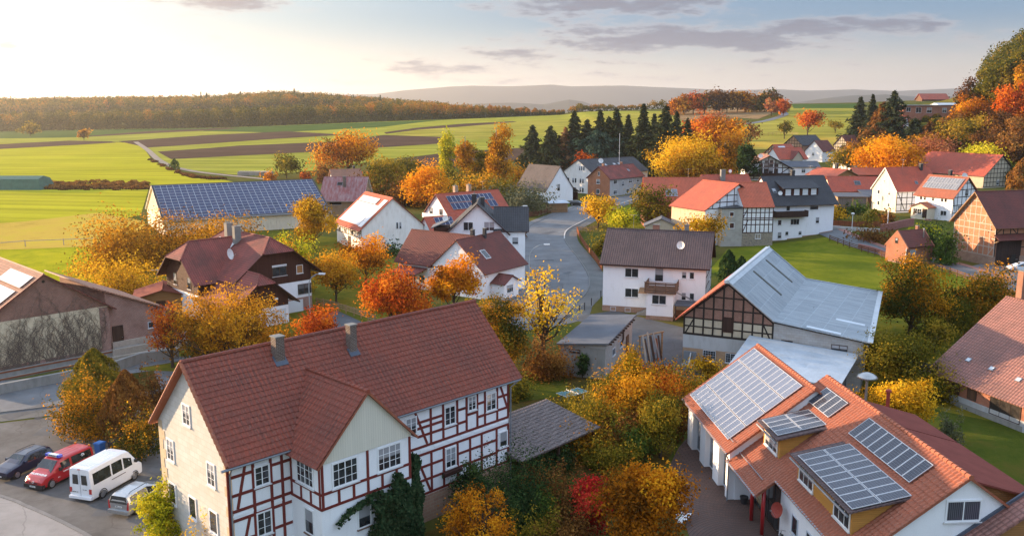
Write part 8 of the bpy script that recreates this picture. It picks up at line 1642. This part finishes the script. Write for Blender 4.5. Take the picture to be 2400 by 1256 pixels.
# tarpaulin shed far left
x_, y_ = U(-40, 446); e = empty('tarpaulin_shed', (x_, y_, 0), 0, 'large green tarpaulin-covered shed on the left meadow', 'shed'); m = MB(); pr = [(0, 0), (1.2, 3.6), (5, 4.5), (9, 3.6), (10.2, 0)]
for (a, b) in zip(pr, pr[1:]): m.face([(0, a[0], a[1]), (19.5, a[0], a[1]), (18.3 if b[1] > 0 else 19.5, b[0], b[1]), (0, b[0], b[1])][::1] if a[1] == 0 else [(0, a[0], a[1]), (18.3, a[0], a[1]), (18.3 if b[1] > 0 else 19.5, b[0], b[1]), (0, b[0], b[1])])
m.face([(19.5, 0, 0), (19.5, 10.2, 0), (18.3, 9, 3.6), (18.3, 5, 4.5), (18.3, 1.2, 3.6)]); m.face([(0, *p) for p in pr]); m.build('tarpaulin', 'tarp', e); m = MB(); m.box(2, 5, -.04, .05, 0, 2.2); m.build('opening', 'trim_black', e)
lg = [U(568 + i * 12.5, 412) for i in range(6)]
for i, (x_, y_) in enumerate(lg):
    if i == 0:
        L0 = empty('log_pile', (x_, y_, 0), R(5), 'stacked grey log pile at the end of the farm track', 'log pile', 'log piles by the track'); m = MB(); rr = random.Random(2)
        for j in range(9):
            for k in range(5 - j % 2): m.tube([(-1.4 + k * .62 + (j % 2) * .3, -1.5, .3 + j * .26 * 1), (-1.4 + k * .62 + (j % 2) * .3, 1.5, .3 + j * .26)], .28, 6)
            if j > 4: break
        m.build('logs', 'timber_grey', L0)
    else: c = copy_tree(L0); c.location = (x_, y_, 0); c.rotation_euler.z = R(5 + i * 7)
# wood store by the road
h = House('wood_store', 'open firewood store with flat pale roof at the road by the white gable barn', 'shed', U(1288, 499), 75); b = h.block(0, 0, 5, 3.4, 2.4, 0, 'x', 'wood_pale'); k = MB(); k.slab([(-.4, -.5, 2.45), (5.5, -.5, 2.45), (5.5, 3.9, 2.8), (-.4, 3.9, 2.8)], .1); h.part('roof', k, 'sheet_pale'); k = MB(); rr = random.Random(5)
for i in range(16):
    for j in range(7): k.tube([(.3 + i * .3, -.12, .2 + j * .3), (.3 + i * .3, .05, .2 + j * .3)], rr.uniform(.1, .14), 6)
h.part('firewood', k, 'log_end')
# yard junk between workshop and barn
e = empty('plank_stack', (*U(1525, 845), 0), R(35), 'old boards and a pipe leaning against a wooden frame beside the workshop', 'planks')
for i, (x, w, hh, mt, ln) in enumerate(((-1.4, .25, 3.0, 'timber_grey', .7), (-1.05, .2, 2.6, 'timber_brown', .9), (-.7, .22, 3.3, 'timber_grey', .6), (-.3, .3, 2.8, 'timber_brown', .8), (.15, .2, 3.1, 'zinc', 1.3), (.6, .28, 2.4, 'fence_red', .5), (.95, .2, 2.7, 'timber_brown', .6))): m = MB(); m.obox((x, -ln, 0), (w, 0, 0), (0, ln, hh), (0, .05, -.02)); m.build('plank', mt, e)
for x in (-1.6, 1.7): m = MB(); m.box(x - .07, x + .07, .02, .16, -.2, 2.9); m.build('post', 'wood_pale', e)
m = MB(); m.box(-1.8, 1.9, .0, .18, 2.9, 3.02); m.build('beam', 'wood_pale', e)
e = empty('feed_hopper', (*off((17.5, 89), 115.5, 1.3, -1.1), 0), R(90 - 115.5), 'rusty grey metal hopper standing at the barn wall corner', 'machine'); m = MB(); m.prism([(-.6, -.5, 1.0), (.7, -.5, 1.0), (.5, -.5, .5), (-.4, -.5, .5)], (0, 1, 0)); m.box(-.6, .7, .4, .55, 1.0, 2.3); m.build('hopper', 'zinc', e); m = MB(); m.tube([(.1, -.2, .9), (.2, .3, 2.2)], .1, 7); m.build('chute', 'steel', e)
for (x, y) in ((-.5, -.45), (.6, -.45), (-.5, .5), (.6, .5)): m = MB(); m.box(x - .05, x + .05, y - .05, y + .05, -.1, 1.0); m.build('leg', 'zinc', e)
# courtyard things
def bicycle(label, x, y, az):
    e = empty('bicycle', (x, y, .03), R(90 - az), label, 'bicycle')
    for k in (-.52, .52):
        m = MB(); c = [Vector((k + .34 * cos(t), 0, .34 + .34 * sin(t))) for t in [2 * pi * i / 20 for i in range(21)]]; m.tube(c, .022, 5); w = m.build('wheel', 'rubber', e); m = MB(); [m.tube([(k, 0, .34), tuple(c[j])], .006, 3) for j in range(0, 20, 2)]; m.build('spokes', 'steel', w)
    m = MB()
    for a, b in (((-.52, .34), (-.1, .36)), ((-.1, .36), (-.2, .85)), ((-.2, .8), (.36, .8)), ((-.1, .36), (.38, .72)), ((.52, .34), (.34, .95)), ((-.52, .34), (-.2, .78))): m.tube([(a[0], 0, a[1]), (b[0], 0, b[1])], .02, 5)
    m.build('frame', 'car_black', e); m = MB(); m.box(-.34, -.08, -.07, .07, .88, .94); m.build('saddle', 'trim_black', e); m = MB(); m.tube([(.3, -.28, .98), (.35, 0, 1.0), (.3, .28, .98)], .018, 5); m.build('handlebar', 'steel', e)
ox, oy = 23.6, 42.4
lp = lambda x, y: (ox + x * sin(R(85.9)) - y * cos(R(85.9)), oy + x * cos(R(85.9)) + y * sin(R(85.9)))
bicycle('black bicycle leaning by the entrance of the solar house', *lp(-6.15, 8.9), 10); bicycle('second bicycle parked just in front of the other, closer to the camera', *lp(-6.3, 7.6), 30)
e = empty('planter', (*lp(-6.4, 15.2), .03), 0, 'grey plant pot beside the white wall under the porch', 'plant pot'); m = MB(); m.lathe([(.01, 0), (.2, 0), (.3, .5), (.26, .5), (.24, .42), (.01, .42)], n=14); m.build('pot', 'chimney_dark', e)
e = empty('slatted_bench', (*U(1603, 1228), .03), R(60), 'white slatted bench at the courtyard edge under the chestnut tree', 'bench'); m = MB(); [m.box(-.8, .8, -.25 + i * .13, -.16 + i * .13, .42, .46) for i in range(4)]; m.build('seat', 'frame_white', e); m = MB(); [m.box(-.8, .8, .3, .34, .52 + i * .14, .62 + i * .14) for i in range(3)]; m.build('backrest', 'frame_white', e)
for x in (-.7, .65): m = MB(); m.box(x, x + .06, -.22, .32, 0, .42); m.build('leg', 'steel', e)
x_, y_ = U(372, 672); e = empty('washing_line', (x_, y_, 0), R(15), 'grey T-shaped washing line post by the golden bushes', 'clothes post'); m = MB(); m.tube([(0, 0, -.2), (0, 0, 2.6)], .06, 6); m.build('pole', 'lamp_grey', e); m = MB(); m.box(-1.2, 1.2, -.05, .05, 2.6, 2.7); m.build('crossbar', 'lamp_grey', e)
for (px, py, lb) in ((1358, 733, 'black bollard nearest the yard entrance'), (1370, 727, 'black bollard second from the yard entrance'), (1386, 716, 'black bollard on the pavement corner'), (1408, 698, 'black bollard beside the balcony house wall')): e = empty('bollard', (*U(px, py), 0), 0, lb, 'bollard', 'bollards at the yard'); m = MB(); m.tube([(0, 0, -.1), (0, 0, .95)], .06, 8); m.build('post', 'trim_black', e); m = MB(); m.lathe([(.06, 0), (.08, .05), (.05, .11), (.01, .13)], (0, 0, .95), 8); m.build('cap', 'trim_black', e)
rs = smooth_line([U(*p) for p in ((1300, 520), (1290, 560), (1305, 610), (1345, 655), (1352, 680))]); sheet_xy('road_seam', ribbon(rs, .018, -.018), 'kerb', .018)
rs = smooth_line([U(*p) for p in ((1262, 565), (1290, 600), (1325, 645), (1318, 690))]); sheet_xy('road_seam', ribbon(rs, .018, -.018), 'kerb', .018)
# ---------------------------------------------------------------- far forest, hills, air
def forest(name, rows, label_, pals, nleaf=150, leaf=1.5):
    """a far wood that reads as one mass; rows: (x, y, height, radius)"""
    rng = np.random.default_rng(77); PP, NN, TT = [], [], []
    for (x, y, h, r, sp) in rows:
        z = terrain(x, y); n = nleaf; con = sp > .9
        if con:
            t = rng.random(n) ** .8; a = rng.random(n) * 6.28; rad = r * .6 * (1 - t) * (1 - .4 * rng.random(n)); P_ = np.stack([x + np.cos(a) * rad, y + np.sin(a) * rad, z + h * (.1 + 1.0 * t)], 1); nn = np.stack([np.cos(a), np.sin(a), np.full(n, .4)], 1)
        else:
            d = sphere(rng, n); d[:, 2] = np.abs(d[:, 2]) * 1.0 - .25; lump = 1 + .22 * np.sin(d[:, 0] * 5 + x) * np.sin(d[:, 1] * 5 + y); P_ = np.array([x, y, z + h * .45]) + d * (rng.random(n) ** .25 * lump)[:, None] * np.array([r, r, h * .55]); nn = d
        nl = n // 2; low = rng.random(nl); a = rng.random(nl) * 6.28
        P2 = np.stack([x + np.cos(a) * r * 1.05, y + np.sin(a) * r * .9 - r * .2, z + low * h * .5], 1); P_ = np.concatenate([P_, P2]); nn = np.concatenate([nn, np.stack([np.cos(a), np.sin(a), a * 0], 1)])
        PP.append(P_); NN.append(nn + rng.normal(size=nn.shape) * .5); tt = rng.normal(.02 if con else sp, .1, len(P_)); tt[n:] = rng.normal(.12, .08, len(P_) - n); TT.append(np.clip(tt, 0, 1))
    P_ = np.concatenate(PP); q = len(P_); o = quads(name, P_, np.concatenate(NN), leaf * rng.uniform(.7, 1.4, q), leaf * .8, np.concatenate(TT), pals, rng=rng); o['kind'] = 'stuff'; o['label'] = label_; return o
fr = random.Random(3); rows = []
edge = [T(*p) for p in ((-420, 312), (-200, 311), (0, 309), (300, 303), (600, 297), (900, 285), (1100, 278.5), (1220, 273), (1330, 268.5))]
def along_line(pts, step):
    out = []
    for a, b in zip(pts, pts[1:]):
        n = max(1, int(math.hypot(b[0] - a[0], b[1] - a[1]) / step)); out += [(a[0] + (b[0] - a[0]) * i / n, a[1] + (b[1] - a[1]) * i / n) for i in range(n)]
    return out
for k in range(5):
    for (x, y) in along_line(edge, 9.5):
        q = x / y; red = sstep(-.28, -.08, q); x2, y2 = x + fr.uniform(-4, 4) + k * 2, y + k * 13 + fr.uniform(-5, 5); sc_ = interp([(-.15, 1), (-.05, .66), (0, .45), (.065, .16)], q)
        rows.append((x2, y2, fr.uniform(20, 27) * sc_, fr.uniform(5.5, 8.5) * sc_, min(.85, max(.02, fr.gauss(.26 + .48 * red, .18)))))
forest('forest', rows, 'long autumn forest edge behind the fields', 'leaf_forest', 260, 1.45)
rows = []
for k in range(7):
    for i in range(150):
        q = -.64 + i * .0038 + fr.uniform(-.002, .002); y = 1290 + k * 32 + fr.uniform(-14, 14); x = q * y
        rows.append((x, y, fr.uniform(17, 24), fr.uniform(7, 10), (.95 if fr.random() < .02 else min(.85, max(.02, fr.gauss(.42, .2))))))
forest('ridge_forest', rows, 'wooded ridge rising behind the forest edge', 'leaf_forest', 150, 2.1)
rows = []
for (px, by) in ((1345, 268), (1360, 267), (1375, 266), (1392, 265), (1410, 264), (1430, 263), (1455, 262), (1480, 262), (1505, 261), (1530, 261), (1552, 261)):
    x, y, _ = A(px, by, 930); rows.append((x, y, fr.uniform(6, 11), 6, fr.uniform(.4, .8)))
forest('far_hedgerow', rows, 'reddish hedgerow along the crest', 'leaf_forest', 150, 1.6)
rows = []
for i in range(380):
    px = fr.uniform(-200, 345); x, y = T(px, 440 + fr.uniform(-9, 6) - max(0, 120 - px) * .02); rows.append((x, y, fr.uniform(.6, 1.9), fr.uniform(.8, 1.7), fr.uniform(.4, .9)))
forest('hedgerow', rows, 'long brown hedgerow beside the green tarpaulin shed', 'leaf_brown', 90, .5)
rows = []
for i in range(70):
    t = fr.random(); x, y = T(350 + 170 * t + fr.uniform(-4, 4), 375 + 45 * t + 14 * sin(t * 3)); rows.append((x, y, fr.uniform(.6, 1.5), fr.uniform(.9, 1.7), fr.uniform(.2, .6)))
forest('bank_scrub', rows, 'brown scrub along the farm track', 'leaf_brown', 70, .5)
# undergrowth of the wooded hill on the right
rows = []
for i in range(230):
    px = fr.uniform(2130, 2460); by = fr.uniform(262, 440) if px > 2255 else fr.uniform(282, 380)
    x, y = T(px, by); kk = 1 if px > 2255 or by > 320 else .5; rows.append((x, y, fr.uniform(3, 7) * kk, fr.uniform(3, 5.5) * kk, fr.uniform(.1, .7)))
for i in range(90):
    px = fr.uniform(2310, 2560); x, y, _ = A(px, 250, fr.uniform(430, 520)); rows.append((x, y, fr.uniform(13, 22), fr.uniform(5, 8), fr.uniform(.0, .55)))
forest('hillside_wood', rows, 'thick brown undergrowth and wood covering the right hillside', 'leaf_forest', 170, 1.15)
def ridge(name, prof, Y, foot, depth, z0=-60, bumps=6):
    """a range of hills whose skyline passes the given pixels at distance Y"""
    pts = []
    for (a, b) in zip(prof, prof[1:]): pts += [(a[0] + (b[0] - a[0]) * i / 6, a[1] + (b[1] - a[1]) * i / 6) for i in range(6)]
    pts.append(prof[-1]); m = MB(); rr = random.Random(8); nr = 14; grid = []
    for j in range(nr + 1):
        t = j / nr; row = []
        for i, (px, py) in enumerate(pts):
            x, y, z = A(px, py, Y); s = t if t < .6 else .6; yy = Y - depth * (1 - t) if t <= .6 else Y + depth * (t - .6)
            k = sstep(0, .6, t) if t <= .6 else 1 - sstep(.6, 1.0, t) * .9
            w = (sin(i * .55 + j * .8) + sin(i * .23 - j * 1.3)) * bumps * (1 if t < .55 else 0) * k + rr.uniform(-.8, .8)
            yy = Y - depth * (.6 - t) / .6 if t <= .6 else Y + depth * (t - .6)
            row.append((x * yy / Y, yy, z0 + (z - z0) * k + w))
        grid.append(row)
    for j in range(nr):
        for i in range(len(pts) - 1): m.face([grid[j][i], grid[j][i + 1], grid[j + 1][i + 1], grid[j + 1][i]])
    o = m.build(name, 'hill', smooth=True); struct(o)
ridge('hills', [(-900, 235), (600, 226), (880, 221), (950, 212), (1050, 204), (1100, 201.5), (1200, 203), (1290, 199), (1340, 203), (1460, 201), (1540, 205), (1600, 207), (1700, 212), (1820, 210), (1900, 213), (2000, 210), (2100, 214), (2240, 208), (2420, 212), (3200, 225)], 10500, -60, 2500)
ridge('near_hills', [(900, 252), (1130, 243), (1200, 241), (1275, 245), (1334, 234), (1365, 238), (1400, 250), (1560, 249), (1700, 250), (1850, 243), (1940, 230), (2000, 224), (2080, 222), (2160, 228), (2300, 225), (2500, 240)], 6200, -60, 1400, bumps=3)
RECIPE['haze'] = lambda nt: None
hz = MB(); hz.box(-9500, 9500, -140, 13500, -90, 335); ho = hz.mesh('haze', [])
hm = bpy.data.materials.new('haze'); hm.use_nodes = True; hm.node_tree.nodes.clear(); ht = NT(hm.node_tree)
pv = ht.new('ShaderNodeVolumePrincipled', {'Color': (1.0, .96, .93), 'Density': .000085, 'Anisotropy': .68}); hout = ht.new('ShaderNodeOutputMaterial'); ht.l.new(pv.outputs[0], hout.inputs['Volume'])
ho.materials.append(hm); struct(link('haze', ho), 'stuff')
